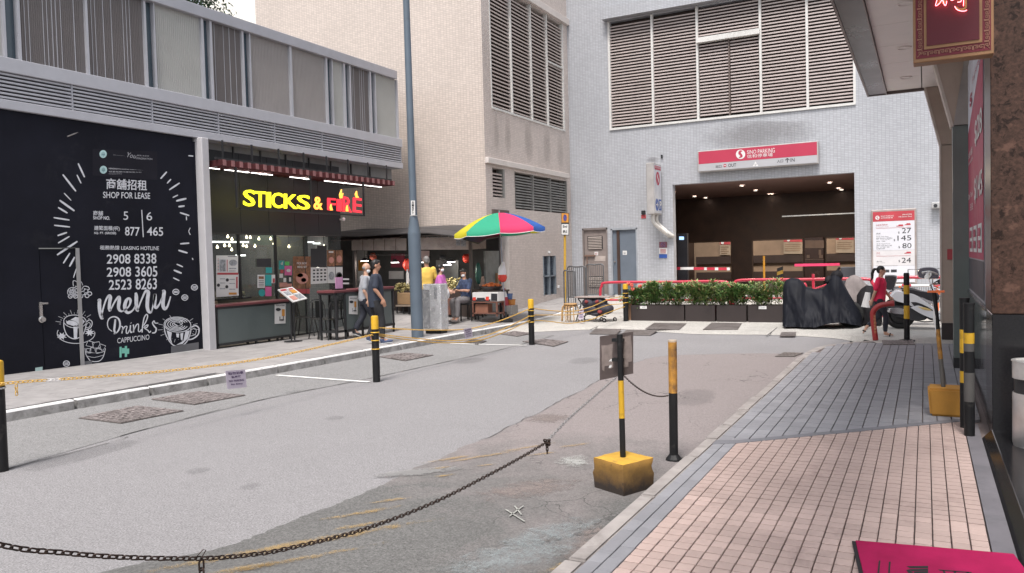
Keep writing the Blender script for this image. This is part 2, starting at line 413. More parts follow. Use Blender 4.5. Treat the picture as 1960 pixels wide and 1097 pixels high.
# worn paint: irregular remnants with noise-eaten edges
def worn(name, col, thr=.5, sc=9, al=.8, ax=(0, 1), kr=.3):
    m, t, bs_ = nodes(name); o = t.nodes['Material Output']; p = pos(t)
    bs_.inputs['Base Color'].default_value = (*col, 1); bs_.inputs['Roughness'].default_value = .7
    tr = N(t, 'ShaderNodeBsdfTransparent'); mx = N(t, 'ShaderNodeMixShader')
    uv = N(t, 'ShaderNodeTexCoord').outputs['Generated']; sp = N(t, 'ShaderNodeSeparateXYZ'); L(t, uv, sp.inputs[0])
    ex = math_(t, 'MULTIPLY', math_(t, 'SUBTRACT', sp.outputs[ax[0]], .5), 2); ey = math_(t, 'MULTIPLY', math_(t, 'SUBTRACT', sp.outputs[ax[1]], .5), 2)
    rr = math_(t, 'ADD', math_(t, 'POWER', math_(t, 'ABSOLUTE', ex), 2.), math_(t, 'POWER', math_(t, 'ABSOLUTE', ey), 2.))
    f = math_(t, 'SUBTRACT', math_(t, 'ADD', nz(t, p, sc, 8, .8), math_(t, 'MULTIPLY', nz(t, p, sc*8, 3, .7), .35)), math_(t, 'MULTIPLY', rr, kr))
    L(t, math_(t, 'MULTIPLY', ramp(t, f, thr-.02, thr+(.2 if kr < .5 else .7)), al), mx.inputs[0]); L(t, tr.outputs[0], mx.inputs[1]); L(t, bs_.outputs[0], mx.inputs[2]); L(t, mx.outputs[0], o.inputs[0]); return m
wY = worn('worn_yellow', (.42, .28, .11), .53, 9, .6); wW = worn('worn_white', (.4, .4, .38), .5, 9); wB = worn('worn_blue', (.3, .33, .335), .52, 9, .6); wP = worn('worn_pale', (.24, .2, .185), .5, 8)
def blot(px, py, lx, ly, mt, ang=0., z=.0125):
    c = G(px, py, z); me = MB(); me.face([(-lx/2, -ly/2, 0), (lx/2, -ly/2, 0), (lx/2, ly/2, 0), (-lx/2, ly/2, 0)])
    o = put('road_marking', me.mesh('worn_paint', mt), None, c, (0, 0, ang)); structure(o)
for px, py, lx, ly, a in ((575, 1040, 2.3, .16, .95), (560, 1072, 1.3, .1, .95), (690, 1005, .5, .1, .95), (860, 878, .7, .1, 1.0), (925, 873, 1.0, .09, 1.0), (1010, 856, .7, .08, 1.0), (1100, 852, .5, .08, .9), (845, 895, .25, .07, .9),
                        (850, 910, .25, .07, .9), (700, 980, .7, .1, .95), (480, 1085, .7, .12, .9), (740, 958, .5, .08, .9), (1040, 868, .4, .07, .9), (1085, 1080, .5, .12, 1.2), (930, 890, .25, .05, .8)):
    blot(px, py, lx, ly, wY, a, .0135)
blot(990, 1062, 1.3, .55, wB, 1.1, .0125); blot(1055, 1020, 1.0, .4, wB, 1.15, .015); blot(1010, 935, 1.0, .5, wP, 1.0, .011); blot(800, 903, .75, .22, worn('worn_grey', (.25, .245, .24), .36, 6), .75, .012)
blot(1098, 882, .34, .5, wW, .4, .0145); blot(1130, 1050, .35, 1.1, wP, .2, .0165); blot(1050, 800, .6, .6, wP, .2, .010)
wD = worn('oil_stain', (.12, .117, .12), .3, 1.6, .15)
for px, py, lx, ly, a in ((900, 690, .5, .8, .2), (640, 800, .2, .25, 0), (380, 900, .18, .22, 0), (1120, 690, .5, .9, .2), (1330, 760, .5, 1.2, .1), (160, 870, .4, 1.2, .1), (560, 750, .2, .3, 0), (480, 930, .15, .2, 0)): blot(px, py, lx, ly, wD, a, .0098)
m_ = MB()
for a, c in (((968, 975), (1004, 998)), ((975, 988), (1002, 968)), ((985, 968), (998, 985))):
    p, q = G(*a, .017), G(*c, .017); m_.bar(p, q, .012, .002)
structure(m_.build('chalk_mark', M('chalk', (.36, .36, .33), .9, dirt=.8, dscale=30, dcol=(.15, .15, .15))))
# painted bay lines
mWhite = M('road_white', (.78, .77, .75), .7, var=.08, dirt=.2, dcol=(.4, .4, .4))
for a, c in (((530, 718), (706, 731)), ((862, 657.5), (1008, 661))):
    p, q = G(*a, .012), G(*c, .012); mm = MB(); mm.bar(p, q, .07, .003); structure(mm.build('road_marking', mWhite))

# ---------------------------------------------------------------- forecourt
fx = [-9.4, -8.9, -8.3, -7.3, -6.5, -5.5, -4.6, -3.7, -2.8, -1.8, -1.3, -.9, -.5, 1, 3, 6]; fy = [16.3, 16.5, 16.8, 17.6, 17.9, 17.5, 17.15, 17.2, 17.3, 17.0, 16.5, 15.5, 15.0, 15.0, 15, 15]
P = catmull([(a, c, 0) for a, c in zip(fx, fy)], 4); b = MB(); ts = [0, .03, .08, .15, .23, .32, .45, .6, .8, 1]
for i in range(len(P)-1):
    for j in range(len(ts)-1):
        qd = []
        for p, t_ in ((P[i], ts[j]), (P[i+1], ts[j]), (P[i+1], ts[j+1]), (P[i], ts[j+1])):
            y = lerp(p.y, 25.36, t_); qd.append((p.x, y, .007 if t_ == 0 and p.x < -1 else hf(p.x, y)))
        b.face(qd)
bmesh.ops.remove_doubles(b.bm, verts=b.bm.verts, dist=.001); structure(b.build('forecourt', mConc))
b = MB()
for a, c in (((1467, 641), (1508, 612)), ((1130, 630), (1197, 604))):
    p, q = G(*a, .05), G(*c, .12); p.z = hf(p.x, p.y)+.004; q.z = hf(q.x, q.y)+.004; b.bar(p, q, .02, .004)
structure(b.build('forecourt_joint', M('joint_tar', None)))

# ---------------------------------------------------------------- left pavement: slabs
def kx(y): return interp(y, [-8, 4, 6, 9.1, 13, 18, 22.5], [-9.66, -9.64, -9.6, -9.38, -9.3, -9.2, -9.45])
lp = MB()
ys = [-8+i*1.0 for i in range(34)]; xs = [0, .12, 1, 2, 3, 4, 6, 12]
for j in range(len(ys)-1):
    for i in range(len(xs)-1):
        q = []
        for dx, y in ((xs[i], ys[j]), (xs[i+1], ys[j]), (xs[i+1], ys[j+1]), (xs[i], ys[j+1])):
            x = kx(y)-.1-dx; q.append((x, y, hz(x, y)-.03))
        lp.face(q)
bmesh.ops.remove_doubles(lp.bm, verts=lp.bm.verts, dist=.001)
LP = structure(lp.build('left_pavement', M('slab_joint', (.2, .19, .185), .9)))
mSlab = M('paving_slab', (.29, .275, .272), .8, var=.12, scale=5, bs=120, bp=.25, dirt=.35, dcol=(.17, .16, .155), dscale=3, rand=.09)
def slab(x0, x1, y0, y1, parent, mt, zf, g=.006, th=.028):
    c = [(x0+g, y0+g), (x1-g, y0+g), (x1-g, y1-g), (x0+g, y1-g)]; o = Vector(((x0+x1)/2, (y0+y1)/2, zf((x0+x1)/2, (y0+y1)/2)))
    mb = MB(); dz = random.uniform(-.0015, .0015)
    mb.hull8([(x, y, zf(x, y)+dz-th) for x, y in c], [(x, y, zf(x, y)+dz) for x, y in c])
    return put('slab', mb.mesh('slab', mt, origin=o, bevel=.003), parent, o)
sy = 2.6; row = 0
while sy < 24:
    sl = .6; x = -9.78 if sy < 8 else kx(sy+.3)-.14
    off = .3*(row % 2); x0 = x; first = True
    lim = -13.35 if sy < 17.4 else -12.4 if sy < 19.3 else -10.97
    while x0 > lim:
        wv = (.9 if not first else .45+off); x1 = max(x0-wv, lim-.01); slab(x1, x0, sy, sy+sl, LP, mSlab, hz); x0 = x1; first = False
    sy += sl; row += 1
# kerb stones, white painted top edge
mKerb = M('kerb_stone', (.3, .29, .285), .85, var=.2, scale=6, bs=60, bp=.5, dirt=.7, dcol=(.08, .075, .07), dscale=5)
mKerbW = M('kerb_white', (.72, .71, .7), .8, var=.1, bs=70, bp=.3, dirt=.45, dcol=(.25, .24, .23), dscale=9)
lk = thing('left_kerb', None, None, (-9.5, 8, 0), kind='structure')
ky = [2.4, 3.85, 5.1, 6.2, 7.24, 8.17, 9.53]
while ky[-1] < 22: ky.append(ky[-1]+1.1)
for y0, y1 in zip(ky, ky[1:]):
    z0, z1 = hz(kx(y0), y0), hz(kx(y1), y1); a, c = kx(y0), kx(y1); g_ = .012+random.random()*.012; y0 += g_; y1 -= g_; j = random.uniform(-.006, .006)
    mb = MB(); mb.hull8([(a-.14+j, y0, -.05), (a+j, y0, -.05), (c+j, y1, -.05), (c-.14+j, y1, -.05)], [(a-.14+j, y0, z0-.006), (a-.015+j, y0, z0-.006), (c-.015+j, y1, z1-.006), (c-.14+j, y1, z1-.006)])
    k = mb.build('kerb_stone', mKerb, lk, bevel=.012, seg=2)
    mb = MB(); mb.hull8([(a-.095+j, y0+.005, z0-.012), (a-.013+j, y0+.005, z0-.02), (c-.013+j, y1-.005, z1-.02), (c-.095+j, y1-.005, z1-.012)], [(a-.1+j, y0+.01, z0), (a-.024+j, y0+.01, z0), (c-.024+j, y1-.01, z1), (c-.1+j, y1-.01, z1)])
    put('painted_edge', mb.mesh('painted_edge', mKerbW, origin=org(lk)), k, org(k))

# ---------------------------------------------------------------- right pavement
def ro(y): return -1.765 if y < 13.2 else interp(y, [13.2, 14.2, 14.8, 15.3, 15.7], [-1.765, -1.68, -1.5, -1.15, -.5])
b = MB(); ys = [-8, 0]+[2+.5*i for i in range(24)]+[13.6, 14, 14.4, 14.8, 15, 15.2]
for y0, y1 in zip(ys, ys[1:]): b.face([(ro(y0)+.1, y0, .105), (1.6, y0, .105), (1.6, y1, .105), (ro(y1)+.1, y1, .105)])
RP = structure(b.build('right_pavement', M('paver_joint', (.18, .145, .14), .9)))
mPink = M('pink_tile', (.5, .375, .335), .75, var=.12, scale=2, bs=150, bp=.3, rand=.09, dirt=.3, dcol=(.27, .19, .17), dscale=2.2)
mGrey = M('grey_paver', (.265, .262, .28), .8, var=.1, scale=3, bs=150, bp=.3, rand=.08, dirt=.25, dcol=(.12, .12, .13), dscale=1.5)
mGreyS = M('grey_band', (.18, .178, .195), .8, var=.1, bs=120, bp=.3, dirt=.3, dcol=(.1, .1, .1))
def dl(x): return lerp(6.84, 8.47, (x+1.458)/1.761)     # diagonal boundary pink / grey
tcache = {}
def tile_mesh(w_, l_, mt, kind):
    k = (round(w_, 3), round(l_, 3), kind)
    if k not in tcache:
        mb = MB(); mb.box(-w_/2, w_/2, -l_/2, l_/2, -.02, 0); tcache[k] = mb.mesh(kind, mt, bevel=.0025)
    return tcache[k]
def lay(rects, name, mt, npart):
    rects.sort(key=lambda r: (r[0]+.4)**2+r[1]**2)
    for x, y, w_, l_ in [r for r in rects if r[1] > 3.75][:npart]:
        put(name, tile_mesh(w_, l_, mt, name), RP, (x+random.uniform(-.0008, .0008), y, .13+random.uniform(-.0012, .0012)), (random.uniform(-.006, .006), random.uniform(-.008, .008), random.uniform(-.006, .006)))
    st = set([id(r) for r in [r for r in rects if r[1] > 3.75][:npart]]); mb = MB()
    for r in rects:
        if id(r) in st: continue
        x, y, w_, l_ = r; z = .13+random.uniform(-.001, .001); mb.box(x-w_/2, x+w_/2, y-l_/2, y+l_/2, z-.02, z)
    mb.build(name+'s', mt, RP, kind='stuff')
rects = []; cw = 1.765/19; rr_ = .099
for i in range(19):
    x = -1.46+cw*(i+.5); y = 1.2+(.012*math.sin(i*3.1)); jw = .0075
    while True:
        l_ = rr_; lim = dl(x)+.045
        if y+.02 > lim: break
        l = min(l_, lim-y); rects.append((x, y+l/2, cw-jw, l-.0125)); y += l
lay(rects, 'pink_tile', mPink, 300)
rects = []
for i in range(17):                       # grey running bond beyond the diagonal
    cwg = 2.1/17; x = -1.64+cwg*(i+.5); x_ = min(x, .3); y = max(dl(min(x, .45))+.12, 6.9)-(i % 2)*0.0; n_ = 0
    while y < 15.1:
        l = .2 if n_ else (.1 if i % 2 else .2)
        if ro(y+.1)+.13 < x-.03: rects.append((x, y+l/2, cwg-.008, l-.012))
        y += l; n_ += 1
for i in range(2):                        # border rows along the kerb
    x = -1.64+.09*(i+.5); y = 1.2+(i % 2)*.09
    while y < 6.9: rects.append((x, y+.09, .083, .175)); y += .18
lay(rects, 'grey_paver', mGrey, 300)
b = MB(); pts = [(-1.64, 6.74), (-1.458, 6.845), (.303, 8.475), (.45, 8.6), (.45, 8.73), (.303, 8.6), (-1.458, 6.965), (-1.64, 6.9)]
b.prism([(x, y, .108) for x, y in pts][::-1], (0, 0, .0262)); b.build('grey_band', mGreyS, RP)
b = MB(); b.box(.31, .42, 1, 8.38, .108, .1315); b.build('edge_strip', M('edge_strip', (.17, .16, .175), .7, dirt=.5, dcol=(.1, .1, .11)), RP)
rk = thing('right_kerb', None, None, (-1.7, 8, 0), kind='structure')
mRK = M('worn_kerb', (.33, .3, .285), .85, var=.2, scale=5, bs=60, bp=.5, dirt=.45, dcol=(.16, .14, .13), dscale=4)
yy = [1.4, 2.6, 3.9, 5.15, 6.3, 7.0, 7.6, 8.4, 9.2, 10.4, 11.6, 12.8]
for y0, y1 in zip(yy, yy[1:]):
    g_ = .006+random.random()*.01; j = random.uniform(-.012, .008); mb = MB()
    mb.box(ro(y0)+j, -1.648+j*.3, y0+g_, y1-g_, -.03, .126+random.uniform(-.006, .004)); mb.build('kerb_stone', mRK, rk, bevel=.012, seg=2)
cy = [12.8, 13.5, 14.1, 14.6, 15.0, 15.35, 15.7]
for y0, y1 in zip(cy, cy[1:]):
    mb = MB(); a, c = ro(y0), ro(y1); mb.hull8([(a, y0+.01, -.03), (a+.14, y0+.01, -.03), (c+.14, y1-.01, -.03), (c, y1-.01, -.03)], [(a, y0+.01, .126), (a+.14, y0+.01, .126), (c+.14, y1-.01, .126), (c, y1-.01, .126)])
    mb.build('kerb_stone', mRK, rk, bevel=.01)

# ---------------------------------------------------------------- covers in the ground
mIron = M('cast_iron', (.17, .15, .143), .6, metal=.3, bs=90, bp=.4, dirt=.5, dcol=(.08, .06, .05)); mCob = M('cobble', (.22, .19, .185), .7, var=.5, scale=22, bs=60, bp=.4, dirt=.4)
def cover(pts, label, cobble, zf, n1=9, n2=9, grp=None, lift=.006):
    P = [G(*p, .0) for p in pts]; c = sum(P, Vector())/4; cz = zf(c.x, c.y)
    P = [G(*p, cz) for p in pts]; c = sum(P, Vector())/4; t = thing('drain_cover' if not cobble else 'cobbled_cover', label, 'manhole cover', c, grp)
    mb = MB(); mb.prism([(p.x, p.y, zf(p.x, p.y)+lift) for p in P], (0, 0, .008)); mb.build('frame', mIron, t)
    q = quad_fn(*[Vector((p.x, p.y, zf(p.x, p.y)+lift+.008)) for p in (P[0], P[1], P[3], P[2])]); mb = MB()
    for i in range(n1):
        for j in range(n2):
            u0, u1, v0, v1 = (i+.12)/n1, (i+.88)/n1, (j+.12)/n2, (j+.88)/n2
            if cobble: a = random.uniform(-.2, .2)/n1; u0 += a; u1 += a*.3; v0 += a*.4
            mb.prism([q(u0, v0), q(u1, v0), q(u1, v1), q(u0, v1)], (0, 0, .008 if cobble else .003))
    mb.build('cobbles' if cobble else 'tread_plates', mCob if cobble else mIron, t, kind='stuff')
flat0 = lambda x, y: .002
cover([(150, 802), (232, 812), (352, 788), (262, 779)], 'cobble filled cover in the gutter nearest the camera, left of the hanging notice', True, flat0)
cover([(290, 766), (372, 776), (470, 758), (380, 751)], 'cobble filled cover in the gutter just behind the nearest one', True, flat0, 12, 8)
cover([(725, 684), (775, 692), (830, 681), (775, 677)], 'cobble filled cover beside the second black and yellow bollard', True, flat0)
cover([(1000, 655), (1060, 664), (1088, 655), (1040, 650)], 'cobble filled cover just right of the third black and yellow bollard', True, flat0)
cover([(955, 640), (990, 645), (1020, 639), (985, 635)], 'small cobbled cover behind the third black and yellow bollard', True, flat0)
cover([(1234, 625), (1300, 626), (1314, 618), (1252, 617)], 'dark steel cover in the forecourt before the left planters', False, hf, 8, 6)
cover([(1345, 626), (1412, 626), (1420, 618), (1362, 617)], 'dark steel cover in the forecourt before the middle planters', False, hf, 8, 6)
cover([(1128, 637), (1180, 638), (1190, 631), (1140, 630)], 'narrow iron cover at the road edge below the umbrella post', False, lambda x, y: max(.002, hf(x, y) if y > 17.3 else .002), 6, 3)
cover([(1188, 639), (1245, 640), (1260, 633), (1200, 632)], 'narrow iron cover at the road edge directly left of the sign board', False, lambda x, y: max(.002, hf(x, y) if y > 17.3 else .002), 6, 3)
cover([(1492, 642), (1522, 642), (1524, 636), (1496, 636)], 'tiny reddish iron cover in the concrete before the black motorcycle cover', False, hf, 3, 2)
cover([(1483, 684), (1520, 684), (1538, 677), (1500, 676)], 'iron cover in the road beside the curved kerb corner', False, flat0, 5, 3, lift=.01)
cover([(1690, 661), (1752, 661), (1748, 653), (1688, 653)], 'cobbled cover at the foot of the bent red pipe', True, lambda x, y: .126, 10, 4)
gr = thing('drain_grate', 'slotted iron drain grate against the kerb below the notice', 'drain', G(908, 655)); mb = MB()
a_, b_, c_, d_ = G(888, 655, .012), G(915, 660, .012), G(932, 653, .012), G(905, 649, .012); q = quad_fn(a_, b_, d_, c_)
for i in range(9): mb.prism([q((i+.1)/9, 0), q((i+.6)/9, 0), q((i+.6)/9, 1), q((i+.1)/9, 1)], (0, 0, .008))
mb.build('bars', mIron, gr, kind='stuff')
mb = MB(); mb.prism([a_-ZP*.006, b_-ZP*.006, c_-ZP*.006, d_-ZP*.006], (0, 0, .004)); mb.build('pit', M('black', (.012, .012, .013), .7), gr)
# raised dark granite floor in front of the right building
st = MB(); st.hull8([(.42, -3, .1), (4, -3, .1), (4, 7.9, .1), (.42, 7.9, .1)], [(.5, -3, .19), (4, -3, .19), (4, 7.9, .19), (.5, 7.9, .19)])
mBlkG = M('black_granite', (.014, .0135, .015), .16, var=.3, scale=60, bs=40, bp=.01, spec=.35)
structure(st.build('granite_step', mBlkG, bevel=.004))
# ================================================================== LEFT BUILDING
XF = -13.115
mAlu = M('aluminium', (.4, .4, .435), .45, metal=.35, var=.06, bs=30, bp=.03, dirt=.15, dcol=(.3, .3, .32)); mAluL = M('aluminium_light', (.46, .46, .495), .5, metal=.2, var=.05, bs=30, bp=.02)
mDark = M('dark_void', (.012, .012, .014), .9); mBrown = M('brown_cladding', (.155, .138, .135), .5, var=.06, bs=40, bp=.05)
mCream = M('cream_cladding', (.42, .415, .395), .45, var=.04, bs=40, bp=.04); mTaupe = M('taupe_cladding', (.32, .295, .285), .5, var=.04, bs=40); mTeal = M('dark_teal_glass', (.045, .07, .09), .15, var=.1, spec=.8)
LB = thing('shop_building', 'low commercial block with ribbed grey brown cladding above a silver louvred band', 'building', (XF, 8, 0))
yl = lambda x: 112+.2018*x
Y_ = lambda px: PX(px, yl(px)-2, XF-.06).y
zt, zb = 6.98, 5.22
def panel(x0, x1, mt, name, d=.0):
    y0, y1 = Y_(x0), Y_(x1); mb = MB(); mb.box(XF-.2, XF-.06+d, y0, y1, zb, zt-.1); o = mb.build(name, mt, LB); return y0, y1, o
def ribs(y0, y1, ys, parent, mt, w=.012, d=.02):
    mb = MB()
    for y in ys: mb.box(XF-.06, XF-.06+d, y-w/2, y+w/2, zb+.002, zt-.102)
    mb_ = mb.mesh('ribs', mt, origin=org(parent)); put('ribs', mb_, parent, org(parent), kind='stuff')
segs = [(-320, -200, 'brown'), (-200, -70, 'taupe'), (-66, -44, 'teal'), (-40, 5, 'cream'), (10, 33, 'teal'), (38.5, 164.5, 'brown'), (169, 277, 'brown'), (281, 296, 'teal'), (298, 386.5, 'cream'), (391, 403, 'teal'), (407, 464, 'brown'), (467.5, 478.5, 'teal'),
        (480.5, 555, 'taupe'), (559, 624, 'taupe'), (627, 635.6, 'teal'), (637, 658, 'cream'), (661, 669, 'teal'), (671.5, 707.5, 'brown'), (710.5, 717.6, 'teal'), (719, 759, 'cream')]
mm = dict(brown=mBrown, taupe=mTaupe, teal=mTeal, cream=mCream)
random.seed(3)
for i, (x0, x1, k) in enumerate(segs):
    y0, y1, o = panel(x0, x1, mm[k], {'teal': 'glass_panel'}.get(k, 'cladding_panel'), -.04 if k == 'teal' else 0)
    if k == 'brown':
        ys = []; y = y0+.1
        while y < y1-.05: ys.append(y); y += random.choice([.085, .16, .2, .24, .07])
        ribs(y0, y1, ys, o, mAluL, .009, .014)
        ribs(y0, y1, [y0+.02+.035*j for j in range(int((y1-y0-.03)/.035))], o, mBrown, .012, .008)
    elif k != 'teal':
        ribs(y0, y1, [y0+.02+.045*j for j in range(int((y1-y0-.02)/.045))], o, mm[k], .012, .009)
    ye = Y_(segs[i+1][0]) if i+1 < len(segs) else y1+.05
    mb = MB(); mb.box(XF-.2, XF+.0, y1, ye, zb, zt-.1); mb.build('mullion', mAluL, LB)
Ye = PX(763, 290, XF).y
mb = MB(); mb.box(XF-.3, XF+.06, -6, 18.2, zt-.1, zt+.13); mb.build('cornice', mAlu, LB, bevel=.01)
mb = MB(); mb.box(XF-8, XF-.21, -6, 18.16, 3.95, zt+.1); mb.build('wall', M('roof_wall', (.2, .2, .2), .8), LB)
# silver band
ya = [-6, -2.5, .6, 3.2]+[PX(x, 180+.16*x, XF+.05).y for x in (137, 290, 417, 524.5, 615, 694)]+[Ye]
mb = MB(); mb.box(XF-.25, XF+.12, -6, Ye+.03, 4.98, 5.215); mb.build('upper_band', mAluL, LB, bevel=.008)
mb = MB(); mb.box(XF-.25, XF+.12, -6, Ye+.03, 4.385, 4.535); mb.build('lower_band', mAluL, LB, bevel=.008)
mb = MB(); mb.box(XF-.24, XF-.12, -6, Ye, 4.53, 4.99); mb.build('band_backing', mDark, LB)
sm = {}
for a, c in zip(ya, ya[1:]):
    w_ = round(c-a, 3)
    s = MB(); s.box(-.05, .03, .012, w_-.012, -.012, .019); me = s.mesh('louvre_slat', mAluL)
    for k in range(7): put('louvre_slat', me, LB, (XF+.04, a, 4.575+k*.062))
    mb = MB(); mb.box(XF-.1, XF+.085, c-.012, c+.012, 4.53, 4.99); mb.build('band_joint', mAlu, LB)
mb = MB(); mb.box(XF-3.2, XF-.252, 11.6, 18.1, 4.25, 4.4); mb.build('soffit', M('soffit_dark', (.03, .03, .032), .8), LB)
mb = MB()
for k in range(5): mb.tube([(XF-.5, 12+k*1.2, 4.24), (XF-.5, 12.3+k*1.2, 4.12), (XF-.6, 12.7+k*1.2, 4.22)], .012, 6)
mb.build('loose_cable', M('grey_cable', (.3, .28, .27), .7), LB)
mb = MB(); mb.tube([(XF+.02, 8.85, 4.37), (XF+.03, 8.75, 4.2), (XF+.05, 8.5, 4.08)], .012, 6); mb.build('loose_cable', M('grey_cable', None), LB)
mb = MB(); mb.box(-13.6, -13.45, 11.75, 15.6, 2.49, 4.25); mb.build('fascia_backing', mDark, LB)
# pillar
XH = -13.07; pY0 = PX(403, 674, -12.87).y
mPil = M('pillar_paint', (.5, .485, .5), .6, var=.05, bs=60, bp=.05, dirt=.25, dcol=(.4, .38, .38))
pl_ = thing('concrete_pillar', 'pale painted pillar between the black hoarding and the restaurant counter', 'pillar', (-12.97, 11.4, 0))
mb = MB(); mb.box(-13.2, -12.87, 11.18, 11.36, -.05, 4.384); mb.build('shaft', mPil, pl_, bevel=.012)
mb = MB(); mb.box(-13.2, -12.86, 11.17, 11.37, -.05, .06); mb.build('base', M('pillar_base', (.45, .44, .43), .7), pl_, bevel=.01)
# foliage on the roof
mLeafD = M('dark_leaf', (.03, .065, .025), .6, var=.5, scale=9, rand=.2)
rt = thing('roof_shrub', 'dark green clipped shrub on the roof of the low building', 'shrub', (-14.6, 11.3, 7.1))
mb = MB()
for k in range(12): mb.tube([(-14.6, 9.4+.3*k, 7.1), (-14.5+random.uniform(-.2, .2), 9.4+.3*k, 7.6), (-14.5+random.uniform(-.4, .4), 9.4+.3*k+random.uniform(-.2, .2), 8.3)], [.03, .02, .01], 5)
mb.build('stems', M('twig', (.1, .07, .05), .9), rt, kind='stuff')
mb = MB(); ym = PX(428, 12, -14.4).y
def leaf(mb, p, d, up, l, w):
    d = d.normalized(); s = d.cross(up)
    if s.length < .01: s = d.orthogonal()
    s.normalize(); n = s.cross(d); a = p+d*l*.5
    bm = mb.bm; v = [bm.verts.new(k) for k in (p, a+s*w/2-n*w*.12, p+d*l, a-s*w/2-n*w*.12, a)]
    bm.faces.new((v[0], v[1], v[4])); bm.faces.new((v[1], v[2], v[4])); bm.faces.new((v[2], v[3], v[4])); bm.faces.new((v[3], v[0], v[4]))
def rv(): return Vector((random.gauss(0, 1), random.gauss(0, 1), random.gauss(0, 1))).normalized()
for k in range(16000):
    y = random.uniform(8.6, ym); x = -14.6+random.uniform(-.55, .55); z = 7.05+random.random()*2.4
    if y > ym-.15 and random.random() < .5: continue
    leaf(mb, Vector((x, y+.12*math.sin(z*6), z)), rv()+Vector((.5, 0, -.6)), rv(), random.uniform(.07, .13), .04)
mb.build('foliage', mLeafD, rt, kind='stuff', fix=False)

# ------------------------------------------------------------------ hoarding with chalk style mural
hd = thing('hoarding', 'black painted hoarding with white chalk style cafe mural and shop lease notice', 'hoarding', (XH, 6, 0))
mBlk = M('hoarding_black', (.011, .0115, .018), .75, spec=.15, var=.25, scale=1.2, bs=50, bp=.1, dirt=.12, dcol=(.035, .035, .04), dscale=1.5); W_ = M('chalk_white', (.62, .63, .67), .7, var=.12, scale=12, bs=60, bp=.05)
dY0, dY1 = PX(80, 600, XH).y, PX(150, 600, XH).y; dZ = PX(146, 475, XH).z
ye_ = PX(377, 480, XH).y
mb = MB(); mb.box(XH-.08, XH, -4, dY0, .0, 4.4); mb.box(XH-.08, XH, dY0, dY1, dZ, 4.4); mb.box(XH-.08, XH, dY1, ye_, .0, 4.4); mb.build('panel', mBlk, hd)
mb = MB(); mb.box(XH-.0, XH+.006, ye_+.0, ye_+.16, .1, 4.3); mb.build('edge_panel', mBlk, hd)
mb = MB(); mb.box(XH-.08, XH-.008, dY0+.012, dY1-.01, .04, dZ-.012); dr = mb.build('door', mBlk, hd)
mb = MB(); mb.box(XH, XH+.02, dY1-.004, dY1+.06, .04, dZ); mb.build('door_frame', M('door_strip', (.36, .355, .36), .5, metal=.3), hd)
mb = MB(); mb.box(XH-.004, XH+.012, dY0, dY1, dZ-.004, dZ+.014); mb.build('door_head', M('dark_strip', (.04, .04, .045), .5), hd)
hp = PX(78, 592, XH); mb = MB(); mb.box(XH-.008, XH+.02, hp.y-.03, hp.y+.02, hp.z-.12, hp.z+.12); mb.box(XH+.02, XH+.05, hp.y-.02, hp.y+.1, hp.z+.08, hp.z+.11)
mb.lathe((XH+.0, hp.y, hp.z-.17), [(.05, 0), (.055, .02), (.03, .03), (.045, .05), (.04, .07)], 14, (1, 0, 0))
me_ = mb.mesh('handle', M('steel', (.55, .54, .53), .25, metal=.9, bs=20, bp=.02), origin=org(dr), smooth='auto'); put('handle', me_, dr, org(dr))
mb = MB(); mb.box(XH-.1, XH+.05, -4, ye_+.2, -.06, .1)
for k in range(0): pass
mb.build('plinth', M('plinth', (.42, .41, .4), .8, dirt=.4, dcol=(.2, .2, .2)), hd, bevel=.01)
HX = onX(XH); nX = XP
mb = MB(); rectpx(mb, HX, 67, 704, 81, 718, nX, .006, 702, 716); mb.build('paint_patch', M('mint', (.4, .55, .53), .7), hd)
mb = MB(); rectpx(mb, HX, 160, 692, 176, 703, nX, .006, 690, 705); rectpx(mb, HX, 327, 663, 380, 676, nX, .006, 655, 681); mb.build('paint_patch', M('grey_patch', (.12, .12, .13), .7), hd)
mb = MB(); rectpx(mb, HX, 177, 285, 301, 345, nX, .003, 290, 336); mb.build('notice_panel', M('notice_black', (.016, .0155, .022), .7, spec=.15), hd)
def part(name, mb, mt, parent=hd, **k): return mb.build(name, mt, parent, fix=False, **k)
# --- lease writing
b = MB()
textpx(b, '商舖招租', HX, 203, 341, 281, 365, 345, 362, bold=.012)
textpx(b, 'SHOP FOR LEASE', HX, 197, 367, 287, 381, 369, 379, bold=.01)
textpx(b, '商舖', HX, 178, 403, 197, 413, 404, 413, bold=.01); textpx(b, 'SHOP NO.', HX, 178, 414, 210, 421, 414, 420, bold=.02)
textpx(b, '5', HX, 236, 405, 245, 421); textpx(b, '6', HX, 280, 406, 291, 422)
textpx(b, '建築面積(呎)', HX, 180, 432, 229, 443, 433, 442, bold=.01); textpx(b, 'SQ. FT. (GROSS)', HX, 180, 444, 222, 450, 444, 449, bold=.02)
textpx(b, '877', HX, 239, 434, 267, 452, 435, 451, bold=.01); textpx(b, '465', HX, 281, 434, 312, 452, 435, 451, bold=.01)
textpx(b, '租務熱線 LEASING HOTLINE', HX, 191, 470, 304, 480, 470, 478, bold=.01)
textpx(b, '2908 8338', HX, 204, 487, 299, 505, 485, 505, bold=.012); textpx(b, '2908 3605', HX, 204, 512, 301, 530, 509, 530, bold=.012); textpx(b, '2523 8263', HX, 208, 536, 300, 554, 532, 555, bold=.012)
stroke(b, HX, [(271, 402), (274, 454)], 1.8, nX)
part('lettering', b, W_, label='white shop lease details and telephone numbers')
b = MB()
textpx(b, 'REALISING', HX, 217, 296, 243, 299, 299, 297); textpx(b, 'You', HX, 243, 291, 261, 304, 295, 301, shear=.5); textpx(b, '創見 未來想', HX, 262, 296, 285, 300, 298, 299); textpx(b, 'IMAGINATION', HX, 261, 301, 291, 306, 303, 305)
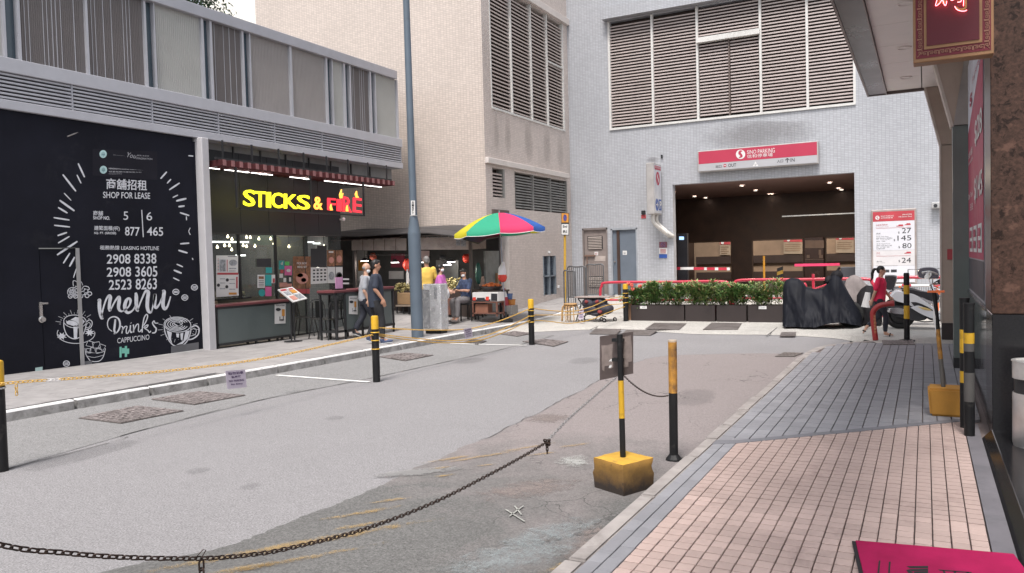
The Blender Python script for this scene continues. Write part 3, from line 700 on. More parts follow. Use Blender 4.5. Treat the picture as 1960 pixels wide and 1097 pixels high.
textpx(b, 'HENDERSON LEASING AGENCY LIMITED', HX, 208, 321, 277, 326, 326, 324, bold=.02); textpx(b, '恒基租務代理有限公司', HX, 208, 327, 270, 331, 329, 330); textpx(b, 'Company Licence', HX, 208, 332, 233, 334)
part('agency_lettering', b, M('chalk_dim', (.42, .42, .45), .7))
b = MB()
for cx, cy in ((197, 295), (197.5, 325)):
    b.face([HX(cx+7*math.cos(a), cy+7.6*math.sin(a))+nX*.006 for a in [2*math.pi*k/20 for k in range(20)]])
part('agency_roundel', b, M('mint_disc', (.42, .6, .6), .6))
b = MB()
for cx, cy in ((197, 295), (197.5, 325)):
    for q in ([(0, -4), (0, 5)], [(-2, -3), (-2.6, 3)], [(2, -3), (2.6, 3)], [(-3, 1), (3, 1)]): stroke(b, HX, [(cx+x, cy+y) for x, y in q], .8, nX, .009)
part('roundel_mark', b, M('mint_dark', (.08, .2, .22), .6))
# --- strokes ring (crop 0,200 scale 2.11)
c1 = lambda x, y: (x/2.11, 200+y/2.11)
b = MB()
for q, w in (((315, 238, 341, 294), 3.4), ((310, 284, 327, 319), 2.6), ((253, 283, 306, 351), 3.6), ((258, 358, 287, 388), 2), ((240, 387, 300, 430), 4), ((234, 416, 272, 439), 3.4), ((216, 457, 280, 467), 3), ((218, 488, 282, 495), 3),
             ((232, 530, 270, 517), 3.2), ((234, 560, 280, 533), 3), ((230, 608, 312, 553), 4), ((255, 642, 282, 600), 3), ((280, 655, 301, 616), 3.6), ((296, 700, 308, 662), 2),
             ((648, 300, 673, 272), 3.2), ((674, 319, 690, 302), 2.6), ((683, 345, 725, 317), 3.2), ((697, 376, 718, 366), 2.4), ((711, 390, 752, 380), 4), ((720, 413, 745, 410), 3.4), ((726, 437, 764, 449), 3), ((752, 452, 753, 468), 2),
             ((727, 563, 764, 560), 3), ((720, 589, 757, 600), 3.4), ((713, 645, 738, 656), 2.6), ((701, 669, 733, 682), 3.6), ((699, 700, 724, 712), 2.4), ((760, 207, 785, 209), 2.6), ((776, 620, 779, 628), 2)):
    stroke(b, HX, [c1(q[0], q[1]), c1((q[0]+q[2])/2, (q[1]+q[3])/2), c1(q[2], q[3])], w, nX, taper=.35)
stroke(b, HX, [c1(768, 498), c1(762, 512), c1(768, 527)], 1.5, nX)
part('ray_strokes', b, W_)
# --- menu / Drinks (crop 60,500 scale 4.985)
c2 = lambda x, y: (60+x/4.985, 500+y/4.985)
def S(b, pts, w, **k): stroke(b, HX, [c2(*p) for p in pts], w, nX, **k)
b = MB()
S(b, [(630, 375), (650, 370), (648, 400), (650, 460), (660, 510), (672, 540), (684, 538)], [2, 6, 7, 7, 7, 7, 4])
S(b, [(668, 520), (690, 430), (715, 360), (740, 330), (752, 345), (745, 400), (742, 450), (752, 478)], [3, 3, 3.4, 5, 7, 6, 6, 5])
S(b, [(752, 470), (790, 395), (820, 350), (838, 345), (836, 390), (830, 440), (842, 470), (865, 480)], [3, 3, 4, 5.6, 7, 6, 5, 3])
S(b, [(865, 480), (905, 455), (935, 420), (945, 375), (930, 355), (905, 375), (890, 425), (898, 475), (925, 492), (965, 470), (990, 430)], [2.5, 3, 3, 5, 4, 6, 7, 6, 5, 3, 3])
S(b, [(995, 300), (1000, 340), (1000, 400), (1005, 460), (1022, 478)], [4, 7, 7, 6, 3]); S(b, [(1010, 470), (1045, 380), (1080, 300), (1100, 285), (1115, 300), (1108, 360), (1105, 430), (1115, 475), (1135, 490), (1150, 470)], [3, 3, 4, 6, 7, 7, 7, 6, 4, 3])
S(b, [(1148, 480), (1165, 400), (1175, 340), (1178, 315), (1178, 360), (1175, 420), (1190, 445), (1220, 410), (1245, 350)], [2.5, 3, 4, 6, 7, 6, 5, 3, 3]); S(b, [(1248, 290), (1265, 290), (1258, 360), (1255, 420), (1270, 455), (1295, 435), (1315, 380), (1328, 335)], [3, 7, 7, 7, 6, 4, 3, 2])
part('menu_lettering', b, W_, label='large white brush script word menu')
b = MB()
S(b, [(800, 555), (795, 610), (790, 660), (805, 695)], [3, 4, 4, 3]); S(b, [(770, 670), (735, 640), (725, 590), (745, 545), (790, 530), (830, 550), (845, 600), (835, 650), (805, 690), (785, 690)], [1.5, 1.5, 2, 2.2, 2.5, 3, 3.6, 3, 2, 1.5])
S(b, [(855, 620), (870, 630), (868, 655), (862, 690)], 2.2); S(b, [(866, 665), (890, 625), (912, 625), (905, 650), (905, 685), (920, 685), (938, 650)], 2)
S(b, [(945, 610), (942, 650), (948, 680), (962, 672)], 2.4); S(b, [(948, 588), (952, 592)], 2.6)
S(b, [(972, 605), (975, 640), (974, 680)], 2.4); S(b, [(976, 660), (1000, 610), (1018, 600), (1022, 625), (1020, 665), (1035, 672), (1050, 650)], 2)
S(b, [(1055, 680), (1060, 620), (1075, 540), (1098, 508), (1108, 525), (1095, 570), (1070, 615)], 2.2); S(b, [(1068, 635), (1100, 610), (1112, 612), (1100, 632), (1080, 640), (1110, 660), (1125, 680), (1140, 665)], 2)
S(b, [(1210, 590), (1180, 590), (1170, 570), (1155, 590), (1170, 620), (1190, 645), (1180, 680), (1150, 685)], [1.5, 2, 2, 2.4, 2.6, 3, 2.6, 2])
part('drinks_lettering', b, W_, label='white script word Drinks')
b = MB(); text(b, 'CAPPUCCINO', HX(*c2(818, 785)), HX(*c2(1125, 748)), HX(*c2(818, 735)), HX(*c2(1125, 698)), out=.004, bold=.005); part('cappuccino_lettering', b, W_)
# coffee cup on saucer (left)
def ell(b, cx, cy, rx, ry, w, a0=0, a1=360, n=20, pl=c2, tilt=0): 
    P = []
    for k in range(n+1):
        a = R(lerp(a0, a1, k/n)); x, y = rx*math.cos(a), ry*math.sin(a); ct, st_ = math.cos(tilt), math.sin(tilt)
        P.append(pl(cx+x*ct-y*st_, cy+x*st_+y*ct))
    stroke(b, HX, P, w, nX, smooth=False)
def rays(b, cx, cy, rx, ry, r2, a0, a1, n, w=1.0):
    for k in range(n):
        a = R(lerp(a0, a1, k/(n-1))); f = r2*(1 if k % 2 else .8)
        stroke(b, HX, [c2(cx+rx*math.cos(a), cy+ry*math.sin(a)), c2(cx+rx*f*math.cos(a), cy+ry*f*math.sin(a))], w, nX, taper=.3)
b = MB(); ell(b, 415, 575, 108, 62, 1.4, tilt=.06); S(b, [(308, 580), (312, 640), (340, 705), (390, 738), (440, 735), (490, 700), (515, 640), (524, 580)], 1.8)
S(b, [(518, 590), (550, 560), (578, 580), (570, 625), (535, 650), (505, 650)], 1.6); S(b, [(522, 610), (545, 585), (562, 600), (550, 628), (520, 635)], 1)
ell(b, 425, 690, 180, 95, 1.3, -10, 200, 30); S(b, [(330, 565), (350, 590), (400, 600), (450, 620), (470, 590)], 1); rays(b, 420, 600, 140, 100, 1.38, 180, 330, 15)
polypx(b, HX, [c2(*p) for p in ((340, 600), (330, 580), (360, 565), (420, 575), (450, 605), (400, 618))], nX, .003)
polypx(b, HX, [c2(*p) for p in ((370, 560), (420, 532), (480, 545), (510, 575), (490, 600), (450, 600), (420, 572))], nX, .003)
polypx(b, HX, [c2(*p) for p in ((400, 625), (440, 625), (435, 735), (405, 735))], nX, .003)
for sx, sy in ((290, 715), (555, 680)):
    P = []
    for k in range(16):
        a = math.pi*2*k/16; rr = 52 if k % 2 else 24; P.append(c2(sx+rr*math.cos(a), sy+rr*.75*math.sin(a)))
    for k in range(16): b.face([HX(*c2(sx, sy))+nX*.0035, HX(*P[k])+nX*.0035, HX(*P[(k+1) % 16])+nX*.0035])
part('cup_drawing', b, W_, label='white chalk drawing of a milky coffee cup on a saucer with star anise')
b = MB(); ell(b, 1393, 605, 128, 72, 1.5, tilt=.05); S(b, [(1265, 610), (1275, 680), (1310, 755), (1360, 805), (1430, 805), (1480, 770), (1515, 690), (1522, 620)], 2)
S(b, [(1515, 640), (1560, 615), (1597, 640), (1590, 700), (1540, 740), (1490, 750)], 2.4); S(b, [(1515, 665), (1550, 640), (1572, 660), (1560, 700), (1515, 715)], 1)
for rx, ry in ((108, 58), (86, 46), (62, 34), (40, 22)): ell(b, 1385, 602, rx, ry, 1.5, 20, 340)
S(b, [(1400, 620), (1360, 595), (1370, 572), (1397, 585), (1425, 570), (1440, 592), (1400, 625)], 2)
polypx(b, HX, [c2(*p) for p in ((1290, 660), (1340, 680), (1330, 740), (1345, 790), (1310, 740))], nX, .003); polypx(b, HX, [c2(*p) for p in ((1380, 690), (1410, 690), (1405, 730), (1385, 725))], nX, .003); polypx(b, HX, [c2(*p) for p in ((1420, 690), (1450, 680), (1440, 760), (1425, 745))], nX, .003); polypx(b, HX, [c2(*p) for p in ((1470, 670), (1512, 660), (1490, 740), (1440, 790), (1380, 800), (1450, 760))], nX, .003)
rays(b, 1400, 640, 150, 105, 1.3, -55, 245, 26)
b2 = b; part('cup_drawing', b2, W_, label='white chalk drawing of a latte cup with a heart in the foam')
b = MB(); S(b, [(510, 830), (520, 890), (545, 930), (570, 955), (640, 955), (680, 920), (700, 860), (705, 830)], 1.5); ell(b, 608, 845, 98, 30, 1.1, 0, 180); S(b, [(530, 905), (600, 918), (690, 895)], .8)
for q in ((560, 790, 40, 30, .3), (620, 800, 42, 34, -.2), (670, 820, 36, 30, .4), (590, 850, 38, 28, .2), (640, 855, 36, 26, -.3), (545, 855, 26, 26, .1)):
    P = [(q[0]+(x*math.cos(q[4])-y*math.sin(q[4]))*q[2], q[1]+(x*math.sin(q[4])+y*math.cos(q[4]))*q[3]) for x, y in ((-.8, -.8), (.8, -.8), (.8, .8), (-.8, .8), (-.8, -.8))]
    stroke(b, HX, [c2(*p) for p in P], 1.1, nX, smooth=False)
part('bowl_drawing', b, W_, label='white chalk drawing of a bowl of sugar cubes')
b = MB(); ell(b, 395, 295, 52, 45, 1.2)
for k in range(26):
    a, r_ = k*2.4, 8*math.sqrt(k+.5)*1.0; x, y = 395+r_*math.cos(a), 295+r_*.85*math.sin(a); ell(b, x, y, 5, 5, .8, n=5)
for cx, cy in ((490, 305), (520, 285), (555, 310), (470, 335), (530, 330), (420, 335), (370, 335)): ell(b, cx, cy, 20, 18, 1.6, n=10)
S(b, [(400, 240), (398, 190), (430, 195), (445, 235), (415, 240)], 1.2); S(b, [(480, 270), (500, 240), (540, 245), (550, 270), (500, 262)], 1.4); S(b, [(440, 230), (470, 195), (490, 230)], 1)
part('berry_drawing', b, W_, label='white chalk drawing of berries and leaves')
for cx, cy in ((1378, 293), (1463, 347), (1555, 250), (333, 977)):
    b = MB(); ell(b, cx, cy, 30, 26, 1.6, n=12); S(b, [(cx-20, cy-5), (cx+20, cy-6)], 1.6); S(b, [(cx-20, cy+7), (cx+20, cy+6)], 1.6); part('coffee_bean_drawing', b, W_)
b = MB()
for x0, y0, x1, y1 in ((840, 818, 860, 920), (862, 830, 890, 880), (890, 810, 912, 915), (912, 835, 932, 885)): polypx(b, HX, [c2(x0, y0), c2(x1, y0-2), c2(x1, y1-2), c2(x0, y1)], nX, .004)
part('green_mark', b, M('green_mark', (.18, .5, .4), .6))
# ------------------------------------------------------------------ restaurant
mCharc = M('charcoal_panel', (.022, .023, .027), .5, var=.3, scale=.6, bs=20, bp=.01, spec=.3); mMar = M('maroon', (.13, .035, .04), .5, var=.15, bs=40, bp=.1); mSt = M('black_steel', (.02, .02, .022), .45, var=.2)
XS = -13.3
rs = thing('restaurant', 'open fronted grill restaurant with dark fascia, glass windows and hanging bulbs', 'restaurant', (XS, 13, 0))
yR0, yR1 = 11.7, PX(655, 500, XS).y
for k in range(5):
    a, c = lerp(yR0, yR1, k/5), lerp(yR0, yR1, (k+1)/5); mb = MB(); mb.box(XS-.1, XS, a+.004, c-.004, 2.5, 4.24); mb.build('fascia_panel', mCharc, rs, bevel=.004)
mb = MB(); mb.box(XS-4, XS-.1, yR1-.12, yR1, 2.5, 4.2); mb.build('side_panel', M('olive_panel', (.1, .11, .09), .5), rs)
mInt = M('interior_wall', (.1, .105, .098), .7, var=.2)
mb = MB(); mb.box(-18, XS-.12, yR0-.25, yR0-.15, 0, 3.4); mb.box(-18, -17.9, yR0-.15, 15.4, 0, 3.4); mb.box(-17.9, -14.1, 15.4, 15.5, 0, 3.4); mb.build('inner_wall', mInt, rs)
mb = MB(); mb.box(-18, XS-.11, yR0-.14, yR1-.13, 3.3, 3.4); mb.build('inner_ceiling', M('int_ceiling', (.3, .3, .3), .7), rs)
mb = MB(); mb.box(-18, XS-.1, yR0-.14, 16, -.05, .012); mb.build('inner_floor', M('int_floor', (.16, .15, .14), .5), rs)
mb = MB(); mb.box(-17.2, -16.9, 12, 15, .012, 1.1); mb.box(-17.6, -17.3, 12.2, 15.2, 1.3, 2.4); mb.build('back_counter', M('int_counter', (.2, .16, .14), .6), rs)
mG = GLASS('window_glass'); mFrame = mSt
RX = onX(XS+.0)
def vbar(mb, x, y0, y1, pl, w=.04, d=.05):
    a, c = pl(x, y0), pl(x, y1); yy_ = (a.y+c.y)/2; mb.box(a.x-d, a.x+.0, yy_-w/2, yy_+w/2, c.z, a.z)
winy = [yR0, PX(459, 500, XS).y, PX(529, 500, XS).y]
for i, (a, c) in enumerate(zip(winy, winy[1:])):
    mb = MB(); mb.box(XS-.03, XS-.022, a+.03, c-.03, 1.07, 2.48); w_ = mb.build('window_pane', mG, rs)
for y in winy[1:]:
    mb = MB(); mb.box(XS-.05, XS, y-.03, y-.008, 1.06, 2.5); mb.box(XS-.05, XS, y+.008, y+.03, 1.06, 2.5); mb.build('window_frame', mFrame, rs)
mb = MB(); mb.box(XS-.05, XS+.005, yR0, yR1, 2.46, 2.5); mb.build('window_head', mFrame, rs)
# set back full height glazing right of the counter
XG = -13.75; gy_ = [winy[2], 14.9, 15.9]
yA = PX(531, 550, XG).y
for a, c in ((yA, yA+.95), (yA+.97, PX(655, 550, XG).y)):
    mb = MB(); mb.box(XG-.01, XG, a, c, .02, 2.46); mb.build('glass_wall_pane', mG, rs)
mb = MB(); mb.box(XG-.03, XG+.02, yA+.95, yA+.97, .02, 2.46); mb.box(XG-.03, XG+.02, yA-.04, yA, .02, 2.46); mb.box(XG-.03, XG+.02, yA, 16.3, .0, .05); mb.build('glass_wall_frame', mFrame, rs)
# counter
ct = thing('serving_counter', 'grey green panelled serving counter with maroon top beside the white pillar', 'counter', (-12.95, 12.6, 0))
XC = -12.9; yc0, yc1 = PX(417, 620, XC).y, PX(558, 600, XC).y; zc = PX(500, 577, XC).z
mPan = M('grey_green_panel', (.1, .12, .118), .35, var=.12, scale=1.0, bs=20, bp=.02)
mb = MB(); mb.box(XC-.35, XC, yc0, yc1, .17, zc-.09); mb.build('front_panel', mPan, ct, bevel=.006)
mb = MB(); mb.box(XC-.02, XC+.012, yc0-.03, yc1+.02, .13, .18); mb.box(XC-.02, XC+.012, yc0-.04, yc0, .02, zc-.06); mb.box(XC-.02, XC+.012, yc1, yc1+.03, .13, zc-.06); mb.box(XC-.35, XC+.012, yc0-.02, yc1+.02, zc-.09, zc-.05)
mb.build('frame', mSt, ct)
for y in (yc0+.02, lerp(yc0, yc1, .5), lerp(yc0, yc1, .8), yc1-.02):
    for x in (XC-.04, XC-.3): k = MB(); k.box(x-.02, x+.02, y-.02, y+.02, .0, .14); k.build('leg', mSt, ct)
mb = MB(); mb.box(XC-.45, XC+.05, yc0-.05, yc1+.05, zc-.05, zc); mb.build('counter_top', mMar, ct, bevel=.01)
CX = onX(XC+.0)
def poster(px, py0, px1, py1, parent, pl, n, cols, name='poster', y2=None, y3=None, off=.01):
    b = MB(); rectpx(b, pl, px, py0, px1, py1, n, off, y2, y3); o = part(name, b, cols[0], parent)
    return o
mPaper = M('paper', (.66, .65, .64), .7, var=.04); mPRed = M('print_red', (.42, .06, .07), .6); mPBrn = M('print_brown', (.22, .1, .05), .6, var=.6, scale=14); mPBlk = M('print_black', (.025, .025, .03), .6); mPTeal = M('print_teal', (.03, .32, .32), .6); mPPink = M('print_pink', (.6, .12, .3), .6)
mPAmb = M('print_amber', (.55, .25, .05), .6); mPGrn = M('print_green', (.1, .5, .12), .6); mPGry = M('print_grey', (.3, .31, .33), .6, var=.5, scale=25); mPSal = M('print_salmon', (.55, .25, .2), .6)
def prints(parent, pl, n, items, off=.016):
    groups = {}
    for it in items:
        b = groups.setdefault(it[0].name, (it[0], MB()))[1]
        if it[1] == 'r': rectpx(b, pl, *it[2:6], n, off)
        elif it[1] == 'e': b.face([pl(it[2]+it[4]*math.cos(a), it[3]+it[5]*math.sin(a))+n*(off+.002) for a in [2*math.pi*k/14 for k in range(14)]])
        elif it[1] == 't': textpx(b, it[2], pl, *it[3:7], out=off+.002, bold=.02)
    for k, (m_, b) in groups.items(): me_ = b.mesh('print', m_, origin=org(parent), fix=False); put('print', me_, parent, org(parent))
beer = poster(525, 580, 546, 619, ct, CX, nX, [mPaper], y2=578, y3=620); 
prints(ct, CX, nX, [(mPBlk, 't', 'SPECIALS & DRINKS', 527, 583, 544, 586), (mPBlk, 'e', 531.5, 592.5, 5, 3), (mPAmb, 'r', 538.5, 592, 544, 605), (mPBlk, 'r', 540.5, 605, 542, 612), (mPBlk, 'e', 539, 612.5, 4, 1.4), (mPBlk, 'r', 534, 606, 535.5, 614)])
# pictures behind and on the glass
WX = onX(XS-.02)
m1 = poster(413, 489, 455, 523, rs, WX, nX, [mPaper], 'menu_board', 489, 524, .012)
m2 = poster(413, 525, 456, 566, rs, WX, nX, [mPaper], 'menu_board', 524, 569, .012)
its = [(mPRed, 'r', 415, 522, 455, 526), (mPGry, 'e', 445, 503, 8, 6), (mPBlk, 'r', 435, 490.5, 452, 491.5), (mPGry, 'r', 419, 497, 431, 520), (mPRed, 'r', 433, 497, 434.5, 520), (mPGry, 'r', 437, 513, 451, 515), (mPGry, 'r', 437, 518, 450, 519.5)]
for k in range(9): its.append((mPBlk if k % 2 else mPRed, 'e', 416.5, 496+k*2.8, .9, .9))
for x, y in ((434, 536), (417, 546), (433, 549)): its += [(mPBlk, 'e', x, y, 3, 3.2)]
for y in (533, 541, 552): its += [(mPGry, 'r', 420, y, 430, y+1.5), (mPGry, 'r', 438, y+1, 449, y+2.5)]
its += [(mPAmb, 'r', 437, 560, 452, 564), (mPRed, 'r', 451, 530, 454, 552)]
prints(rs, WX, nX, its)
items = [(mPTeal, 'r', 508, 512, 520, 523), (mPaper, 'r', 492, 526, 506, 551), (mPTeal, 'r', 507, 526, 519, 547), (mPPink, 'r', 507, 549, 519, 567), (mPTeal, 'e', 500.5, 560.5, 6.5, 7), (mPaper, 'r', 519, 526, 526, 542), (mPRed, 'r', 521, 533, 525, 541),
         (mPBlk, 'r', 490, 495, 518, 511)]
for k in range(4): items.append((mPBlk, 'r', 494, 537+k*3.3, 504, 538+k*3.3))
items += [(mPBrn, 'r', 494, 529, 504, 534)]
prints(rs, WX, nX, [i for i in items if i[0] in (mPTeal, mPaper, mPPink)], .012); prints(rs, WX, nX, [i for i in items if i[0] not in (mPTeal, mPaper, mPPink)], .018)
GX = onX(XG)
a = poster(560, 491, 594, 551, rs, GX, nX, [mPBrn], 'food_poster', 491, 556, .012); c_ = poster(594, 512, 625, 542, rs, GX, nX, [mPaper], 'notice', 512, 544, .013)
for x0, x1, y0, y1, m_ in ((625, 640, 479, 510, mPBrn), (641.5, 655, 479, 508, mPBrn), (626, 641, 511, 542, mPaper), (642, 655, 511, 540, mPaper), (533, 543.5, 499, 516, mPTeal), (545, 553, 501, 508, mPGrn), (544, 558, 509, 527, mPPink), (536, 542, 516, 523, mPRed), (534, 541, 524, 532, mPaper), (542, 547, 532, 540, mPaper), (549, 558, 528, 543, mPBlk), (534, 558, 541, 549, mPSal), (535, 558, 549, 568, mPBrn), (594, 606, 476, 511, mPBlk), (606, 624, 470, 511, mPBlk)):
    poster(x0, y0, x1, y1, rs, GX, nX, [m_], 'poster', None, None, .012+.003*(m_ is mPBlk))
its = [(mPaper, 't', 'PICK BOX', 567, 502, 586, 506), (mPaper, 't', 'MENU SET', 568, 509, 586, 513), (mPSal, 'e', 577, 533, 12, 11), (mPAmb, 'e', 573, 527, 6, 4), (mPaper, 'e', 580, 536, 5, 4), (mPRed, 'r', 565, 553, 592, 562), (mPSal, 'e', 633, 498, 5, 6), (mPSal, 'e', 648, 496, 5, 7), (mPaper, 'r', 628, 481, 637, 484), (mPGry, 'e', 633.5, 528, 5.5, 8), (mPBlk, 'e', 648, 528, 6, 7), (mPGrn, 'e', 648.5, 528.5, 4, 4.5), (mPRed, 'r', 643, 534, 654, 539), (mPaper, 'e', 551, 518, 4, 3), (mPaper, 't', 'd', 536, 501, 540, 507), (mPaper, 'r', 552, 531, 556, 539)]
for i in range(4):
    for j in range(4): its.append((mPBlk, 'r', 598+i*7, 516+j*6.3-i*.3, 602+i*7, 519+j*6.3-i*.3))
prints(rs, GX, nX, its, .02)
# bulbs inside
mBulb = EM('bulb_glow', (1, .82, .55), 5); mTube = EM('tube_glow', (1, .97, .95), 2.6)
BL = ((436, 453), (444, 458), (472, 454), (479, 454.5), (495.5, 457), (456, 461), (465.5, 470), (472, 471.5), (488, 471), (524, 466), (541.5, 454), (566, 458), (553, 472), (430, 470), (439, 470), (443.5, 478), (416, 473), (518, 457), (620, 471))
for k, (x, y) in enumerate(BL):
    X = -14.6-.35*(k % 4); p = PX(x, y, X); mb = MB(); t_ = thing('pendant_bulb', ordn(sorted(range(19), key=lambda q: BL[q][0]).index(k), 19)+' warm bulb hanging inside behind the restaurant glass', 'light bulb', p, 'bulbs hanging inside the restaurant')
    mb.lathe(p, [(.01, .05), (.015, .03), (.03, .0), (.03, -.018), (.012, -.035)], 10); mb.build('bulb', mBulb, t_, smooth=True)
    mb = MB(); mb.tube([p+ZP*.05, p+ZP*(max(.08, 3.3-p.z))], .006, 5); mb.build('flex', mSt, t_)
for i, (x0, y0, x1, y1) in enumerate(((452, 489, 469, 491), (405, 463, 520, 458), (530, 463, 600, 459), (600, 466, 650, 462))):  # glowing bars stand in for ceiling light strips reflected in the glass
    X = -15.6-.5*i; p, q = PX(x0, y0, X), PX(x1, y1, X); z = min(p.z, 3.2); t_ = thing('ceiling_tube', ['short lit tube lamp above the menu boards inside', 'long lit tube lamp over the kitchen left of the window frame', 'lit tube lamp inside behind the middle glass', 'lit tube lamp inside nearest the right glass end'][i], 'lamp', (p+q)/2)
    mb = MB(); mb.bar((X, p.y, z), (X, q.y, z), .05, .04); mb.build('tube', mTube, t_)
for y, x in ((12.9, -15), (14.7, -15.2)):
    l = bpy.data.lights.new('restaurant_lamp', 'AREA'); l.energy = 22; l.size = 1.2; l.color = (1, .86, .7); o = link(bpy.data.objects.new('restaurant_lamp', l)); o.location = (x, y, 3.2)
# food behind the glass
fd = thing('food_tray', 'tray of greens and rolls on the counter behind the window', 'food', PX(435, 572, XS-.25))
o_ = org(fd); mb = MB(); mb.box(o_.x-.15, o_.x+.15, o_.y-.35, o_.y+.55, 1.04, 1.08); mb.build('tray', mSt, fd)
mb = MB()
for k in range(30): mb.ball(o_+Vector((random.uniform(-.1, .1), random.uniform(-.3, .5), random.uniform(.05, .12))), random.uniform(.02, .045), 7, 5)
mb.build('food', M('food_mix', (.28, .22, .1), .6, var=.7, scale=14), fd, kind='stuff', smooth=True)
# maroon slatted canopy hung under the soffit
cn = thing('slatted_canopy', 'maroon slatted canopy with strip lights hung above the restaurant sign', 'canopy', (-12.9, 14.2, 3.9))
ns = 27; y0, y1 = 11.5, 17.25
s = MB(); s.box(-.9, 0, -.045, .045, -.065, .065); sme = s.mesh('slat', M('slat_maroon', (.06, .016, .018), .7, spec=.2), bevel=.006)
s = MB(); s.box(0, .012, -.04, .04, -.06, .06); eme = s.mesh('slat_end', M('slat_end', (.27, .12, .12), .6))
for k in range(ns):
    y = lerp(y0, y1, k/(ns-1)); o = put('slat', sme, cn, (-12.6, y, 3.88)); e = put('slat_end', eme, o, (-12.6, y, 3.88))
mb = MB()
for x in (-12.75, -13.35): mb.box(x-.02, x+.02, y0-.1, y1+.1, 3.96, 4.0)
mb.build('rail', mSt, cn)
mb = MB()
for k in range(8):
    for x in (-12.75, -13.3): mb.box(x-.015, x+.015, lerp(y0+.1, y1-.1, k/7)-.015, lerp(y0+.1, y1-.1, k/7)+.015, 4.0, 4.36)
mb.build('hanger', mSt, cn, kind='stuff')
for x0, y0_, x1, y1_ in ((400, 319, 420, 317), (430, 328, 473, 323), (481, 334, 521, 327), (555, 341, 593, 337), (621, 349, 661, 344), (658, 353, 692, 350), (697, 355, 730, 350), (470, 340, 477, 339.5), (496, 338, 509, 337), (580, 347, 591, 346)):
    p, q = PX(x0, y0_, -12.95), PX(x1, y1_, -12.95); mb = MB(); mb.bar((-12.95, p.y, 3.79), (-12.95, q.y, 3.79), .02, .015); mb.build('strip_light', mTube, cn)
# illuminated sign
SX = onX(-12.62)
sg = thing('restaurant_sign', 'glowing yellow and red restaurant name sign in a black hanging frame', 'sign', (-12.62, 14, 3.2))
mYel = EM('sign_yellow', (.95, .85, .02), 1.15); mRed = EM('sign_red', (.85, .03, .05), .75); mOr = EM('sign_orange', (1, .42, .06), 1.0); mDk = M('sign_side', (.3, .25, .02), .5)
for body, x0, y0, x1, y1, y2, y3, m_ in (('S', 465, 363, 487, 396, 364, 394, mYel), ('T', 487, 366, 507, 397, 367, 396, mYel), ('I', 509, 368, 517, 398, 368, 397, mYel), ('C', 519, 368, 540, 399, 370, 398, mYel), ('K', 543, 371, 568, 400, 373, 399, mYel), ('S', 568, 373, 592, 402, 374, 400, mYel), ('&', 600, 376, 616, 402, 378, 401, mOr),
                              ('F', 626, 379, 641, 404, 380, 402, mRed), ('I', 644, 381, 652, 405, 382, 404, mRed), ('R', 655, 376, 672, 407, 378, 405, mRed), ('E', 675, 378, 691, 408, 380, 406, mRed)):
    b = MB(); textpx(b, body, SX, x0, y0, x1, y1, y2, y3, out=0, depth=.03, bold=.01); o = b.build('letter', m_, sg)
for q in ([(646, 380), (645, 373), (649, 363), (649, 373), (652, 370), (650, 380)], [(677, 379), (675, 372), (678, 366), (679, 374), (682, 379)], [(628, 403), (627, 397), (629, 391), (630, 397), (632, 403)], [(658, 405), (658, 399), (660, 393), (661, 399), (662, 405)]):
    b = MB(); b.prism([SX(*p)+nX*.06 for p in q], nX*.03); b.build('flame', mOr, sg)
mb = MB(); a, c = SX(690, 408), SX(697, 325)
fr_z0 = SX(640, 407).z-.02; yE = PX(696, 370, -12.62).y
mb.box(-12.66, -12.62, yR0+.2, yE, fr_z0-.03, fr_z0+.005); mb.box(-12.66, -12.62, yE, yE+.035, fr_z0-.03, 3.82)
for px in (452, 594): y = PX(px, 370, -12.66).y; mb.box(-12.67, -12.63, y-.02, y+.02, fr_z0, 3.82)
mb.build('frame', mSt, sg)
# small camera under the fascia end
cm = thing('security_camera', 'small white dome camera on the restaurant corner', 'camera', PX(653, 420, XS+.05)); o_ = org(cm); mb = MB(); mb.ball(o_+Vector((.06, .02, 0)), .05, 10, 8); mb.box(o_.x-.04, o_.x+.05, o_.y-.02, o_.y+.02, o_.z-.02, o_.z+.02); mb.build('body', M('white_plastic', (.7, .7, .7), .4), cm, smooth='auto')

# menu stand on the pavement
ms = thing('menu_stand', 'tilted menu board on a black pole stand in front of the counter', 'menu stand', (-12.15, 13.3, hz(-12.15, 13.3)))
XM = -12.35; MX = onX(XM); p = [MX(540, 554), MX(567, 549), MX(582, 571), MX(555, 578)]; yv = MX(560, 620)
o_ = org(ms); base = Vector((XM, yv.y, hz(XM, yv.y)))
mb = MB(); q_ = [v+XP*d for v, d in zip(p, (-.12, -.12, .1, .1))]; mb.prism(q_, Vector((-.02, 0, -.02))); bo = mb.build('board', mPaper, ms)
q = quad_fn(q_[3], q_[2], q_[0], q_[1]); groups = {}
for u0, v0, u1, v1, m_ in ((.05, .82, .45, .95, mPRed), (.08, .5, .42, .75, mPGry), (.1, .1, .45, .4, mPSal), (.55, .55, .9, .8, mPAmb), (.55, .1, .92, .45, mPGry), (.5, .02, .52, .98, mPBlk), (.6, .84, .9, .92, mPRed)):
    b = MB(); b.face([q(u0, v0)+Vector((.004, 0, .004)), q(u1, v0)+Vector((.004, 0, .004)), q(u1, v1)+Vector((.004, 0, .004)), q(u0, v1)+Vector((.004, 0, .004))]); put('print', b.mesh('print', m_, origin=org(ms)), bo, org(ms))
mb = MB(); top = (p[0]+p[2])/2+XP*-.03
for dy in (-.05, .05): mb.tube([(XM, base.y+dy, base.z+.02), (XM, base.y+dy, top.z-.05)], .016, 8)
mb.build('pole', mSt, ms)
mb = MB(); mb.lathe(base, [(.2, 0), (.2, .015), (.03, .03)], 20); mb.build('base', mSt, ms)
